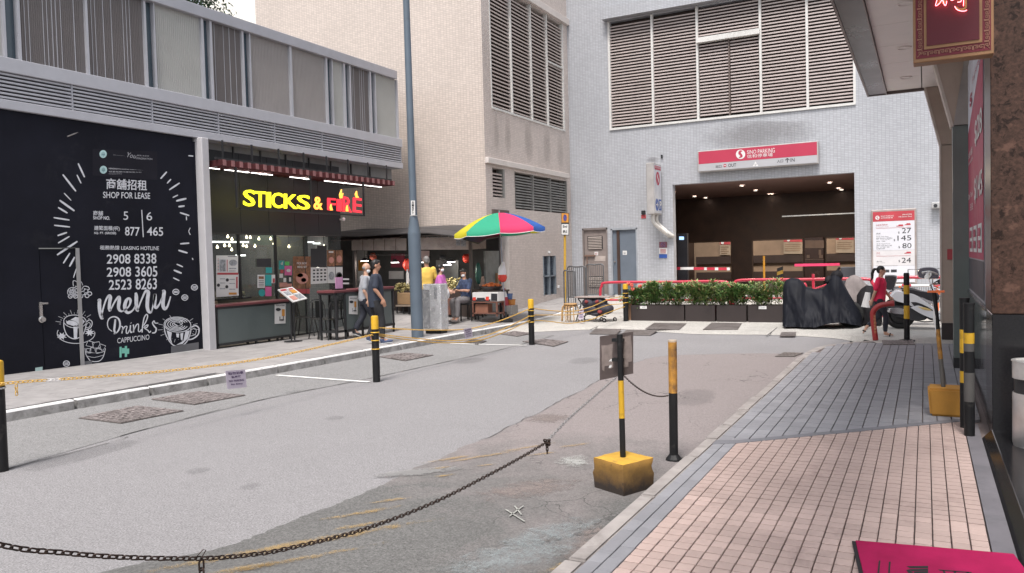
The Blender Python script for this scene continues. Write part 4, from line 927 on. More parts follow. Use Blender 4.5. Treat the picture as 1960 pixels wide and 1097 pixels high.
# ================================================================== BEIGE AND GARAGE BUILDINGS
YG, YB, XB = 25.344, 19.34, -10.95
tBeigeF = TILE('beige_tiles_front', (.6, .52, .465), (.41, .345, .305), 'x', .1, .052, .006, .22); tBeigeS = TILE('beige_tiles_side', (.6, .525, .485), (.44, .38, .35), 'y', .1, .05, .006, .4)
tBlue = TILE('blue_white_tiles', (.425, .435, .465), (.3, .305, .325), 'x', .1, .05, .007, .3)
mRend = M('beige_render', (.6, .55, .52), .8, var=.06, bs=80, bp=.1, dirt=.3, dcol=(.4, .36, .33)); mSlat = M('beige_slat', (.46, .39, .36), .55, var=.08, bs=30, bp=.02, dirt=.2, dcol=(.3, .25, .22)); mPale = M('pale_frame', (.6, .59, .57), .6, var=.06, dirt=.3, dcol=(.35, .32, .3))
def wall(parent, axis, c, u0, u1, z0, z1, holes, mt, depth, nsign, mrev=None, name='wall'):
    us = sorted({u0, u1, *[k for h in holes for k in h[:2]]}); zs = sorted({z0, z1, *[k for h in holes for k in h[2:]]}); mb = MB(); rv_ = MB()
    P = (lambda u, z, d=0: (u, c-nsign*d, z)) if axis == 'y' else (lambda u, z, d=0: (c-nsign*d, u, z))
    for a, b_ in zip(us, us[1:]):
        for e, f in zip(zs, zs[1:]):
            if any(h[0] <= a and b_ <= h[1] and h[2] <= e and f <= h[3] for h in holes): continue
            mb.face([P(a, e), P(b_, e), P(b_, f), P(a, f)])
    for h in holes:
        a, b_, e, f = h
        for q in (((a, e), (b_, e)), ((b_, e), (b_, f)), ((b_, f), (a, f)), ((a, f), (a, e))): rv_.face([P(*q[0]), P(*q[1]), P(*q[1], depth), P(*q[0], depth)])
    # give the wall its own back
    dd = depth+6 if not holes or axis == 'x' else depth+12; bk = MB(); bk.face([P(u0, z0, dd), P(u1, z0, dd), P(u1, z1, dd), P(u0, z1, dd)]); bk.build('rear_face', mt, parent)
    o = mb.build(name, mt, parent, fix=False)
    if holes: rv_.build('reveal', mrev or mt, parent, fix=False)
    else: rv_.bm.free()
    return o
TOP = 13.5
bb = thing('beige_building', 'beige tiled corner building with tall brown louvres on its side wall', 'building', (XB, YB, 0))
wall(bb, 'y', YB, PY(489, 30, YB).x, XB, -.1, TOP, [], tBeigeF, .1, -1)
SXw = onX(XB)
lv = (19.8, 24.96, 6.1, 9.75); v1 = (19.74, 20.48, 3.56, 4.4); v2 = (21.13, 25.0, 3.27, 4.4); dn = (19.65, 20.62, .0, 3.08); gt = (PX(1040, 540, XB).y, PX(1064, 540, XB).y, .55, 1.83)
wall(bb, 'x', XB, YB, YG, -.1, TOP, [lv, v1, v2, dn, gt], tBeigeS, .3, 1, mRend)
mb = MB(); mb.box(XB-8, XB-.9, YB+.05, YG, TOP-.1, TOP); mb.build('roof', mRend, bb)
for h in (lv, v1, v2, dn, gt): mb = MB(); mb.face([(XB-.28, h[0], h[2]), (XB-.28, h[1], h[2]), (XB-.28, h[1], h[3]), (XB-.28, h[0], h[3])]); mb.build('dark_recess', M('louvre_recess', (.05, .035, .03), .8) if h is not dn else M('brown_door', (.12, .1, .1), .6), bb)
mb = MB(); mb.box(XB, XB+.12, YB-.02, YG-.35, 4.48, 4.64); mb.build('ledge', mRend, bb, bevel=.01)
mb = MB(); mb.box(XB, XB+.1, YB+1.2, YG-.01, 9.78, 10.0); mb.build('ledge', mRend, bb, bevel=.01)
def slat_mesh(w_, dp=.1, th=.014, mt=None, tilt=.055):
    s = MB(); s.hull8([(0, -dp, tilt), (w_, -dp, tilt), (w_, 0, 0), (0, 0, 0)], [(0, -dp, tilt+th), (w_, -dp, tilt+th), (w_, 0, th+.012), (0, 0, th+.012)]); return s.mesh('louvre_slat', mt)
def louvre(parent, axis, c, bays, z0, z1, pitch, mt, fr, inset=.04):
    rot = (0, 0, 0) if axis == 'y' else (0, 0, R(90))
    for a, b_ in bays:
        wd = b_-a-.05
        # local: x along wall, -y goes inwards.  for the x-axis wall rotate so that local x -> +y, local y -> -x
        me = slat_mesh(wd, mt=mt) if axis == 'x' else None
        if axis == 'y':
            s = MB(); s.hull8([(0, .1, .055), (wd, .1, .055), (wd, 0, 0), (0, 0, 0)], [(0, .1, .073), (wd, .1, .073), (wd, 0, .042), (0, 0, .042)]); me = s.mesh('louvre_slat', mt)
        else:
            s = MB(); s.hull8([(-.1, 0, .055), (-.1, wd, .055), (0, wd, 0), (0, 0, 0)], [(-.1, 0, .073), (-.1, wd, .073), (0, wd, .042), (0, 0, .042)]); me = s.mesh('louvre_slat', mt)
        n_ = int((z1-z0-.06)/pitch)
        for k in range(n_):
            z = z0+.05+k*pitch; put('louvre_slat', me, parent, (a+.025, c+inset, z) if axis == 'y' else (c-inset, a+.025, z))
def fbar(parent, axis, c, u0, u1, z0, z1, mt, d0=-.0, d1=.12, name='louvre_frame'):
    mb = MB()
    if axis == 'y': mb.box(u0, u1, c-d0-.0, c+d1, z0, z1)
    else: mb.box(c-d1, c+d0, u0, u1, z0, z1)
    return mb.build(name, mt, parent)
ub = [19.82, 21.11, 22.47, 23.66, 24.95]
louvre(bb, 'x', XB, list(zip(ub, ub[1:])), 6.14, 9.72, .108, mSlat, mPale)
for u in ub: fbar(bb, 'x', XB, u-.025, u+.025, 6.1, 9.75, mPale, .012)
fbar(bb, 'x', XB, 19.8, 24.96, 6.08, 6.14, mPale, .03); fbar(bb, 'x', XB, 23.68, 24.93, 8.22, 8.27, mPale, .0, .1)
mDG = M('dark_slat', (.24, .235, .225), .6, dirt=.4, dcol=(.1, .1, .1))
louvre(bb, 'x', XB, [(v1[0], v1[1])], v1[2], v1[3], .1, mSlat, mPale); fbar(bb, 'x', XB, v1[1]-.09, v1[1], v1[2], v1[3], mDG, .0, .2)
vb = [v2[0], 22.4, 23.7, v2[1]]; louvre(bb, 'x', XB, list(zip(vb, vb[1:])), v2[2], v2[3], .085, mDG, mPale)
for u in vb: fbar(bb, 'x', XB, u-.02, u+.02, v2[2], v2[3], mDG, .0)
fbar(bb, 'x', XB, dn[0], dn[1], 3.08, 3.2, M('brown_head', (.12, .09, .08), .7), .05)
gm = [gt[0]+.02, (gt[0]+gt[1])/2, gt[1]-.02]; louvre(bb, 'x', XB, list(zip(gm, gm[1:])), gt[2], gt[3], .06, M('navy_slat', (.05, .065, .09), .5), mPale, .08)
for u in gm: fbar(bb, 'x', XB, u-.02, u+.02, gt[2], gt[3], M('grille_frame', (.2, .23, .26), .5), .02)
fbar(bb, 'x', XB, gt[0], gt[1], 1.15, 1.19, M('grille_frame', None), .02)
for px, py in ((1050, 483), (1068, 549)): p = PX(px, py, XB); mb = MB(); mb.box(XB, XB+.05, p.y-.06, p.y+.06, p.z-.04, p.z+.04); mb.build('wall_lamp', M('white_plastic', None), bb, bevel=.01)
# far pale block over the rooftops
fb = thing('far_block', 'very pale far tower rising behind the low building left of the beige wall', 'building', (-24, 30, 0))
mb = MB(); mb.box(-34, PY(489, 30, 30).x+1.6, 30, 44, 0, 32); mb.build('wall', TILE('far_tiles', (.88, .85, .78), (.8, .77, .7), 'x', .2, .1, .012, .1), fb)
mb = MB(); p0, p1 = PY(465, 20, 29.95), PY(477, 20, 29.95)
# garage building
gb = thing('garage_building', 'pale blue white tiled car park building with wide louvres above a dark entrance', 'building', (-4, YG, 0))
gl = (-9.42, -1.81, 6.1, 9.68); go = (-7.32, -1.84, .0, 4.055); d1 = (-10.55, -9.62, .3, 2.74); d2 = (-9.5, -8.56, .3, 2.7)
wall(gb, 'y', YG, XB, 7, -.1, TOP, [gl, go, d1, d2], tBlue, .3, -1, M('reveal_blue', (.5, .52, .56), .6, dirt=.3))
mb = MB(); mb.box(-9.56, 0, YG-.3, YG-.002, 9.7, 10.1); mb.build('louvre_hood', tBlue, gb)
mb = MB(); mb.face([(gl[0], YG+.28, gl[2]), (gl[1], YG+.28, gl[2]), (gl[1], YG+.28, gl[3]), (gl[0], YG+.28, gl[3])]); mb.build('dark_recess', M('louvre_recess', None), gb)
us = [-9.42, -7.92, -6.43, -4.47, -3.11, -1.81]
mSlatW = M('pink_beige_slat', (.47, .4, .38), .55, var=.07, bs=30, bp=.02, dirt=.25, dcol=(.33, .27, .25))
bays = [(us[0], us[1], 6.12, 9.66), (us[1], us[2], 6.12, 9.66), (us[2], us[3], 8.68, 9.66), (us[2]+.03, -5.44, 6.14, 8.5), (-5.42, us[3]-.03, 6.14, 8.5), (us[3], us[4], 6.12, 9.66), (us[4], us[5], 6.12, 9.66)]
for a, b_, z0, z1 in bays: louvre(gb, 'y', YG, [(a, b_)], z0, z1, .1, mSlatW, mPale)
for u in us: fbar(gb, 'y', YG, u-.035, u+.035, 6.1, 9.68, mPale, .02)
fbar(gb, 'y', YG, -5.45, -5.41, 6.12, 8.5, M('brown_bar', (.12, .09, .08), .6), .01); fbar(gb, 'y', YG, us[2], us[3], 8.5, 8.66, mPale, .12); fbar(gb, 'y', YG, us[0]-.03, us[5]+.03, 6.03, 6.1, mPale, .05)
# entrance room
mRoom = M('entrance_brown', (.05, .027, .02), .55, var=.3, scale=2); mCeil = M('entrance_ceiling', (.24, .15, .13), .6, var=.15)
er = thing('garage_entrance', 'dark brown car park entrance hall with downlights and openings to the ramp', 'entrance hall', (-4.6, 26, .4))
YR = 32.5
mb = MB(); mb.box(-9.2, -.2, YG+.01, YR+.3, 4.06, 4.15); mb.build('ceiling', mCeil, er)
mb = MB(); mb.box(-9.3, -9.2, YG+.02, YR+3, .3, 4.2); mb.box(-.3, -.2, YG+.02, YR+3, .3, 4.2); mb.build('side_wall', mRoom, er)
mb = MB(); mb.box(-9.2, -.2, YG, YR+5, .32, .425); mb.build('floor', M('ramp_floor', (.09, .075, .07), .5), er)
ox = [(PY(1313, 480, YR).x, PY(1400, 480, YR).x), (PY(1440, 480, YR).x, PY(1537, 480, YR).x), (PY(1581, 480, YR).x, -.4)]
zt_ = PY(1400, 462, YR).z; mb = MB()
xs_ = [-9.2, ox[0][0], ox[0][1], ox[1][0], ox[1][1], ox[2][0], -.3]
for a, b_ in zip(xs_[::2], xs_[1::2]): mb.box(a, b_, YR, YR+.2, .42, 4.06)
for a, b_ in ox: mb.box(a, b_, YR, YR+.2, zt_, 4.06)
mb.build('back_wall', mRoom, er)
mb = MB()
for a, b_ in ox:
    for u in (a, b_): mb.box(u-.02, u+.02, YR-.03, YR+.02, .42, zt_)
    mb.box(a, b_, YR-.03, YR+.02, zt_-.02, zt_+.03)
mb.build('opening_frame', M('bronze', (.12, .08, .06), .35, metal=.5), er)
mb = MB(); mb.box(-9.2, -.2, YR+2.6, YR+2.7, .4, 3.2); mb.build('rear_wall', M('rear_wall', (.24, .165, .11), .7, var=.1), er)
zz = [.6, .95, 1.3, 1.62]
mb = MB()
for z in zz[::2]: mb.box(-9.1, -.3, YR+2.52, YR+2.59, z, z+.33)
mb.build('ramp_band', M('ramp_band', (.035, .02, .015), .6), er)
mb = MB(); mb.box(-4.5, -.4, YG+3.9, YG+3.95, 3.0, 3.04); mb.build('cable_tray', M('steel', None), er)
DL = EM('downlight_glow', (1, .9, .78), 9)
DLP = ((719, 411), (806, 440), (895, 465), (423, 478), (540, 498), (291, 453), (971, 485), (1268, 392), (1323, 427), (1363, 452))
for k, (cx, cy) in enumerate(DLP):
    p = G(1200+cx/3.267, 230+cy/3.267, 4.04); 
    if p.y > YR-.2: p.y = YR-.3
    p.z = 4.04; t_ = thing('downlight', ordn(sorted(range(10), key=lambda q: DLP[q][0]).index(k), 10)+' lit downlight in the dark entrance ceiling', 'light', p, 'downlights in the garage entrance ceiling')
    mb = MB(); mb.lathe(p, [(.07, 0), (.07, .012)], 12); mb.build('lens', DL, t_); mb = MB(); mb.torus(p, .085, .012, n=16, m=5); mb.build('rim', M('steel', None), t_)
for x, y, e in ((-5.6, 28.0, 120), (-3.0, 28.0, 120), (-4, YR+1.6, 17), (-7, YR+1.6, 12), (-1.4, YR+1.6, 12)):
    l = bpy.data.lights.new('garage_lamp', 'AREA'); l.energy = e*.5 if y < YR else e; l.size = .6; l.color = (1, .82, .62); o = link(bpy.data.objects.new('garage_lamp', l)); o.location = (x, y, 3.98 if y < YR else 3.1)
RY = onY(YR+2.5); nY = -YP
def signboard(px0, py0, px1, py1, label):
    c = RY((px0+px1)/2, (py0+py1)/2); t_ = thing('tariff_board', label, 'sign', c); b = MB(); rectpx(b, RY, px0, py0, px1, py1, nY, .0); part('board', b, M('tan_board', (.32, .25, .18), .6), t_)
    b = MB(); rectpx(b, RY, px0, py0, px1, py0+7, nY, .01); part('header', b, mPRed, t_)
    b = MB(); cx = (px0*.75+px1*.25); b.face([RY(cx+3*math.cos(a), py0+3.5+3*math.sin(a))+nY*.02 for a in [k*.628 for k in range(10)]]); part('roundel', b, mPaper, t_)
    b = MB()
    for k in range(4): rectpx(b, RY, px0+2, py0+11+k*4, px1-3-3*(k % 2), py0+12.2+k*4, nY, .01)
    part('text_lines', b, M('print_tan', (.25, .16, .1), .6), t_)
signboard(1378, 461, 1398, 488, 'tan notice board with red header seen through the left opening'); signboard(1500, 456, 1537, 486, 'wide tan tariff board with red header seen through the middle opening'); signboard(1600, 452, 1634, 484, 'tan board with red header seen through the right opening')
# garage items
YI = 27.2; IY = onY(YI)
tk = thing('ticket_machine', 'dark brown ticket panel with metal fittings between the openings', 'ticket machine', IY(1560, 540)); o_ = org(tk)
a, c = PY(1540, 455, YR-.1), PY(1578, 545, YR-.1); mb = MB(); mb.box(a.x, c.x, YR-.25, YR-.04, .43, a.z); mb.build('panel', M('brown_lacquer', (.08, .04, .03), .25), tk, bevel=.01)
b = MB(); PYR = onY(YR-.26)
for q in ((1541, 460, 1577, 475), (1544, 488, 1550, 494), (1567, 478, 1572, 488), (1568, 488, 1575, 494), (1541, 496, 1577, 497)): rectpx(b, PYR, *q, nY, .006)
part('fittings', b, M('fit_brown', (.25, .17, .13), .35, metal=.4), tk)
def striped(mb_parts, p, q, r, n_, mats, parent, nn=10, names='band'):
    p, q = Vector(p), Vector(q)
    for k in range(n_):
        mb = MB(); mb.tube([p.lerp(q, k/n_), p.lerp(q, (k+1)/n_)], r, nn); mb.build(names, mats[k % len(mats)], parent)
mRedP = M('barrier_red', (.55, .03, .06), .4, coat=.3); mWhP = M('barrier_white', (.75, .73, .72), .4)
ba = thing('barrier_arm', 'white barrier arm with red bands at the left of the entrance', 'barrier', IY(1295, 560)); p, q = PY(1290, 514, 26.4), PY(1397, 515, 26.4)
for k, (u0, u1, m_) in enumerate(((0, .12, mRedP), (.12, .36, mWhP), (.36, .55, mRedP), (.55, .6, mWhP), (.6, .74, mRedP), (.74, .8, mWhP), (.8, .95, mRedP), (.95, 1, mWhP))):
    mb = MB(); a, c = p.lerp(q, u0), p.lerp(q, u1); mb.box(a.x, c.x, a.y-.02, a.y+.02, a.z-.045, a.z+.045); mb.build('arm', m_, ba)
mb = MB(); mb.box(p.x-.25, p.x+.05, 26.25, 26.6, .42, 1.3); mb.build('cabinet', M('dark_cab', (.06, .06, .07), .5), ba, bevel=.02)
b2 = thing('barrier_arm', 'plain bright pinkish red barrier arm at the right of the entrance', 'barrier', PY(1636, 540, 26.2)); p, q = PY(1521, 508, 26.2), PY(1648, 505.5, 26.2)
mb = MB(); mb.box(p.x, q.x-.6, 26.18, 26.22, p.z-.035, p.z+.045); mb.build('arm', M('arm_pink', (.8, .05, .15), .4), b2)
mb = MB(); mb.box(q.x-.02-.55, q.x+.2, 26.05, 26.35, .42, 1.25); mb.build('cabinet', M('dark_cab', None), b2, bevel=.02)
yp = thing('height_post', 'thin orange yellow post standing inside the entrance', 'post', PY(1463, 555, 26.8)); p = PY(1462, 490, 26.8); q = PY(1463, 550, 26.8); mb = MB(); mb.tube([(q.x, 26.8, .42), (q.x, 26.8, p.z)], .035, 10); mb.build('pole', M('orange_yellow', (.65, .3, .03), .5), yp)
mb = MB(); mb.tube([(q.x, 26.8, 1.5), (q.x, 26.8, p.z-.14)], .037, 10); mb.build('white_band', mWhP, yp)
for px in (1493, 1634):
    p = PY(px, 512, 27.4); t_ = thing('striped_bollard', 'short black bollard with slanting yellow stripes ' + ('in the middle of the entrance' if px < 1500 else 'at the right jamb of the entrance'), 'bollard', (p.x, 27.4, .42))
    for k in range(7): mb = MB(); z0 = .42+(p.z-.42)*k/7; z1 = .42+(p.z-.42)*(k+1)/7; mb.hull8([(p.x-.09, 27.35, z0-.03), (p.x+.09, 27.35, z0+.03), (p.x+.09, 27.45, z0+.03), (p.x-.09, 27.45, z0-.03)], [(p.x-.09, 27.35, z1-.03), (p.x+.09, 27.35, z1+.03), (p.x+.09, 27.45, z1+.03), (p.x-.09, 27.45, z1-.03)]); mb.build('band', M('stripe_yellow', (.6, .36, .05), .5) if k % 2 else mSt, t_)
bs_ = thing('blue_screen', 'small lit blue screen on the left entrance wall', 'screen', PY(1304, 455, 27.5)); b = MB(); rectpx(b, onY(27.5), 1300, 453, 1309, 459, nY, .0); part('panel', b, EM('blue_glow', (.35, .55, .9), 1.2), bs_)
mb = MB(); o_ = org(bs_); mb.box(o_.x-.15, o_.x+.2, 27.52, 27.7, .42, o_.z+.15); mb.build('cabinet', M('dark_cab', None), bs_)
# doors
GY = onY(YG+.06)
def wdoor(h, mt, label, brown):
    t_ = thing('service_door', label, 'door', ((h[0]+h[1])/2, YG+.06, h[2])); z0 = .46
    mb = MB(); mb.box(h[0]+.05, h[1]-.05, YG+.06, YG+.12, z0, h[3]-.05); mb.build('leaf', mt, t_)
    mb = MB(); mb.box(h[0], h[0]+.05, YG-.01, YG+.14, z0-.03, h[3]); mb.box(h[1]-.05, h[1], YG-.01, YG+.14, z0-.03, h[3]); mb.box(h[0], h[1], YG-.01, YG+.14, h[3]-.05, h[3]+.02); mb.build('frame', M('door_frame_'+('a' if brown else 'b'), (.2, .17, .16) if brown else (.3, .32, .35), .6), t_)
    return t_
mDB = M('door_brown', (.24, .2, .185), .6, var=.1, dirt=.3, dcol=(.14, .1, .09)); mDBl = M('door_blue_grey', (.13, .155, .19), .45, var=.08)
t1 = wdoor(d1, mDB, 'brown steel service door with two louvre vents', True); t2 = wdoor(d2, mDBl, 'plain blue grey steel service door', False)
n_ = 0
for z0, z1 in ((2.05, 2.45), (.75, 1.05)):
    mb = MB(); x0, x1 = -10.35, -9.85; mb.box(x0-.03, x1+.03, YG+.05, YG+.058, z0-.03, z1+.03); mb.build('vent_back', mDark, t1)
    k = z0
    while k < z1: mb = MB(); mb.hull8([(x0, YG+.05, k), (x1, YG+.05, k), (x1, YG+.02, k-.02), (x0, YG+.02, k-.02)], [(x0, YG+.05, k+.02), (x1, YG+.05, k+.02), (x1, YG+.02, k+.0), (x0, YG+.02, k+.0)]); mb.build('vent_slat', M('vent_slat', (.36, .31, .28), .5), t1); k += .055
for q, m_, t_ in (((1138, 482, 1145, 489), mPaper, t1), ((1138, 490, 1159, 500), M('tan_sticker', (.42, .36, .33), .6), t1), ((1192, 480, 1200, 488), mPaper, t2)):
    b = MB(); rectpx(b, GY, *q, nY, .006); part('sticker', b, m_, t_)
b = MB(); textpx(b, '60', GY, 1139.5, 483.5, 1143.5, 487.5, out=.012); part('lettering', b, mPRed, t1); b = MB(); textpx(b, '61', GY, 1194, 482, 1198, 486.5, out=.012); part('lettering', b, mPBlk, t2)
p = PY(1122, 490, YG+.05); mb = MB(); mb.box(p.x-.05, p.x+.35, YG-.0, YG+.05, p.z-.02, p.z+.03); mb.tube([(p.x+.05, YG, p.z), (p.x+.06, YG-.02, p.z-.4)], .015, 6); mb.build('bolt', M('rust', (.2, .12, .09), .7), t1)
p = PY(1177, 501, YG+.05); mb = MB(); mb.lathe((p.x, YG+.06, p.z), [(.03, 0), (.03, .05)], 10, (0, -1, 0)); mb.build('handle', M('steel', None), t2)
# big sign
bs2 = thing('car_park_sign', 'long red and grey car park sign above the entrance with arrows for in and out', 'sign', (-4.65, YG-.1, 4.7)); YS = YG-.28; SY = onY(YS)
A, B, C_, D = SY(1335, 289), SY(1566, 270), SY(1567, 314), SY(1335, 329)
z0, z1 = (C_.z+D.z)/2, (A.z+B.z)/2; x0, x1 = (A.x+D.x)/2, (B.x+C_.x)/2
mb = MB(); mb.box(x0, x1, YS, YG-.05, z0, z1); mb.build('case', M('sign_case', (.4, .38, .37), .5, metal=.2), bs2, bevel=.015)
zm = lerp(z0, z1, .38); mb = MB(); mb.box(x0+.04, x1-.04, YS-.012, YS, zm, z1-.03); mb.build('red_panel', M('sign_red_panel', (.42, .03, .07), .5, var=.04), bs2)
mb = MB(); mb.box(x0+.04, x1-.04, YS-.012, YS, z0+.03, zm-.004); mb.build('grey_panel', M('sign_grey_panel', (.4, .4, .42), .5, var=.04), bs2)
S2 = onY(YS-.013)
def logo(b, b2, cx, cy, r, pl, n, off=.004, rx=1.0):
    b.face([pl(cx+r*rx*math.cos(a), cy+r*math.sin(a))+n*off for a in [2*math.pi*k/24 for k in range(24)]])
    stroke(b2, pl, [(cx+.38*r*rx, cy-.72*r), (cx-.05*r, cy-.62*r), (cx-.22*r*rx, cy-.25*r), (cx+.1*r*rx, cy+.1*r), (cx+.2*r*rx, cy+.45*r), (cx-.35*r*rx, cy+.72*r)], [.1*r, .45*r, .5*r, .5*r, .45*r, .1*r], n, off+.004)
b = MB(); b2 = MB(); logo(b, b2, 1417.5, 295.5, 9, S2, nY); textpx(b, 'SINO PARKING', S2, 1430, 288, 1483, 292, 283, 295, bold=0); textpx(b, '信和停車場', S2, 1430, 296, 1479, 299.5, 292.5, 303, bold=0)
o = part('white_lettering', b, mPaper, bs2); part('emblem', b2, M('sign_red_panel', None), bs2)
b = MB(); textpx(b, '出口', S2, 1370, 316, 1381, 321, 315.5, 321.5, bold=.01); textpx(b, 'OUT', S2, 1394, 313.5, 1409, 319, 312.5, 320, bold=.01); textpx(b, '入口', S2, 1487, 306, 1499, 311, 305, 312, bold=.01); textpx(b, 'IN', S2, 1513, 303, 1521, 309.5, 302.5, 310)
stroke(b, S2, [(1507, 311.5), (1507, 304)], 1.6, nY); stroke(b, S2, [(1503, 307), (1507, 303), (1511, 306.6)], 1.4, nY, smooth=False); part('black_lettering', b, mPBlk, bs2)
b = MB(); b.face([S2(1387.5+3*math.cos(a), 317+3*math.sin(a))+nY*.004 for a in [k*.4488 for k in range(14)]]); part('no_entry_disc', b, M('sign_red_panel', None), bs2); b = MB(); rectpx(b, S2, 1385.3, 316.4, 1389.7, 317.6, nY, .009); part('no_entry_bar', b, mPaper, bs2)
b = MB(); b.face([S2(*q)+nY*.004 for q in ((1446, 309), (1449, 313.5), (1443.4, 314))]); polypx(b, S2, [(1442.5, 315), (1446, 314.8), (1443.8, 318.4), (1441, 318.4)], nY); polypx(b, S2, [(1447, 314.8), (1450.6, 315), (1451.5, 318), (1446.5, 318.2)], nY); part('triangle_mark', b, mPaper, bs2)
# projecting box sign
px_ = thing('projecting_sign', 'tall grey light box with arrow and blue parking mark beside the entrance', 'sign', PY(1255, 360, YG-.4))
XQ = PY(1272, 360, YG-.1).x; z1, z0 = PY(1272, 318, YG-.1).z, PY(1272, 410, YG-.1).z
fy0 = YG-.95; a = PY(1250, 311, fy0); fz1 = a.z; fz0 = PY(1252, 410, fy0).z; xr = a.x+.01; xl = PY(1236, 311, fy0).x
mb = MB(); mb.box(xl, xr, fy0, YG-.12, fz0, fz1); mb.build('case', M('sign_case', None), px_, bevel=.02)
PXs = onX(xr+.004)
mb = MB(); mb.box(xr, xr+.006, fy0+.06, YG-.18, fz0+.05, fz1-.05); mb.build('face_panel', M('box_face', (.55, .56, .6), .4), px_)
yv_ = lambda u: lerp(fy0+.06, YG-.18, u); zv = lambda v: lerp(fz0+.05, fz1-.05, v)
def prx(b, u0, u1, v0, v1, off=.01): b.face([(xr+off, yv_(u0), zv(v0)), (xr+off, yv_(u1), zv(v0)), (xr+off, yv_(u1), zv(v1)), (xr+off, yv_(u0), zv(v1))])
b = MB(); prx(b, .04, .96, .9, .98); part('header', b, M('sign_red_panel', None), px_); b = MB(); textw(b, 'SINO PARKING', (xr+.01, yv_(.1), zv(.925)), YP, (YG-.18-fy0-.06)*.8, .07); part('lettering', b, mPaper, px_)
b = MB(); b2 = MB(); rr = .3
b.face([(xr+.01, yv_(.5)+.2*math.cos(a), zv(.72)+.22*math.sin(a)) for a in [2*math.pi*k/20 for k in range(20)]]); part('emblem_disc', b, M('sign_red_panel', None), px_)
P = catmull([(0, .1, .17), (0, -.02, .13), (0, -.05, .05), (0, .03, -.03), (0, .05, -.1), (0, -.1, -.17)], 5)
for i in range(len(P)-1):
    p, q = P[i], P[i+1]; o = Vector((xr+.016, yv_(.5), zv(.72))); s_ = Vector((0, .035, .01)); b2.face([o+p-s_, o+p+s_, o+q+s_, o+q-s_])
part('emblem', b2, mPaper, px_)
b = MB(); b.face([(xr+.01, yv_(.3)+.17*math.cos(a), zv(.17)+.2*math.sin(a)) for a in [2*math.pi*k/20 for k in range(20)]]); prx(b, .56, .96, .06, .29); part('blue_mark', b, M('sign_blue', (.03, .09, .35), .5), px_)
b = MB(); textw(b, 'P', (xr+.016, yv_(.64), zv(.09)), YP, .2, .26, bold=.04); 
c = Vector((xr+.016, yv_(.3), zv(.17))); b.face([c+Vector((0, -.12, -.02)), c+Vector((0, .08, -.02)), c+Vector((0, .08, .02)), c+Vector((0, -.12, .02))]); b.face([c+Vector((0, .02, .1)), c+Vector((0, .13, 0)), c+Vector((0, .02, -.1)), c+Vector((0, .03, -.0))])
part('white_mark', b, mPaper, px_)
mPipe = M('white_pipe', (.6, .58, .55), .4, dirt=.2)
for k, (dy) in enumerate((.15, .55)):
    y = fy0+dy+.1; t_ = thing('bent_pipe', ['left', 'right'][k]+' one of two bent white pipes under the projecting light box', 'pipe', (xl+.1, y, fz0)); mb = MB(); x = (xl+xr)/2
    mb.tube(catmull([(x, y, fz0+.02), (x, y, fz0-.2), (x+.08, y+.08, fz0-.35), (x+.3+.1*k, YG-.15, fz0-.65), (x+.34+.1*k, YG-.0, fz0-.7)], 5), .06, 12); mb.build('tube', mPipe, t_, smooth=True)
ab = thing('alarm_box', 'small dark bell box with red label left of the light box pipes', 'alarm', PY(1232, 410, YG)); o_ = org(ab); mb = MB(); mb.box(o_.x-.06, o_.x+.07, YG-.08, YG, o_.z-.0, o_.z+.12); mb.build('box', mSt, ab, bevel=.01); mb = MB(); mb.box(o_.x-.08, o_.x+.08, YG-.02, YG, o_.z-.14, o_.z-.02); mb.build('red_label', mPRed, ab)
# no parking notice on wall
np_ = thing('wall_notice', 'small three part notice with no parking mark below the bent pipes', 'sign', PY(1269, 480, YG)); WY = onY(YG)
for q, m_ in (((1262, 463, 1277, 474), M('notice_maroon', (.2, .08, .1), .6)), ((1262, 475, 1277, 486), mPaper), ((1262, 487, 1277, 494), M('sign_blue', None))): b = MB(); slab_px(b, WY, [(q[0], q[1]), (q[2], q[1]), (q[2], q[3]), (q[0], q[3])], nY, .002, .02); b.build('panel', m_, np_)
b = MB(); ell_p = [WY(1269.5+4*math.cos(a), 468.5+4*math.sin(a)) for a in [2*math.pi*k/16 for k in range(17)]]
for p, q in zip(ell_p, ell_p[1:]): b.bar(p+nY*.025, q+nY*.025, .02, .004)
b.bar(WY(1267, 466)+nY*.025, WY(1272, 471)+nY*.025, .02, .004); b.build('ring_mark', M('sign_blue', None), np_)
b = MB()
for k in range(4): rectpx(b, WY, 1264, 477+k*2.2, 1275, 478+k*2.2, nY, .024)
part('text_lines', b, mPRed, np_)
# price board
pb = thing('price_board', 'tall white and red parking price board on the tiled wall right of the entrance', 'sign', PY(1710, 520, YG)); YPb = YG-.1; BY = onY(YPb)
a, c = BY(1667, 403), BY(1754, 398); zt2 = (a.z+c.z)/2; zb2 = .75; x0, x1 = a.x, c.x
mb = MB(); mb.box(x0, x1, YPb, YG-.003, zb2, zt2); mb.build('case', M('board_frame', (.36, .31, .29), .45, metal=.3), pb, bevel=.015)
X_ = lambda u: lerp(x0+.05, x1-.05, u); Z_ = lambda v: lerp(zt2-.06, zb2+.05, v)
def br(b, u0, u1, v0, v1, off=.02): b.face([(X_(u0), YPb-off, Z_(v1)), (X_(u1), YPb-off, Z_(v1)), (X_(u1), YPb-off, Z_(v0)), (X_(u0), YPb-off, Z_(v0))])
def bt(b, s, u0, u1, v0, v1, **k): text(b, s, (X_(u0), YPb, Z_(v1)), (X_(u1), YPb, Z_(v1)), (X_(u0), YPb, Z_(v0)), (X_(u1), YPb, Z_(v0)), out=.024, **k)
def vv(cy, cx=450): return (cy-(200-118/720*0)-0)/1.0
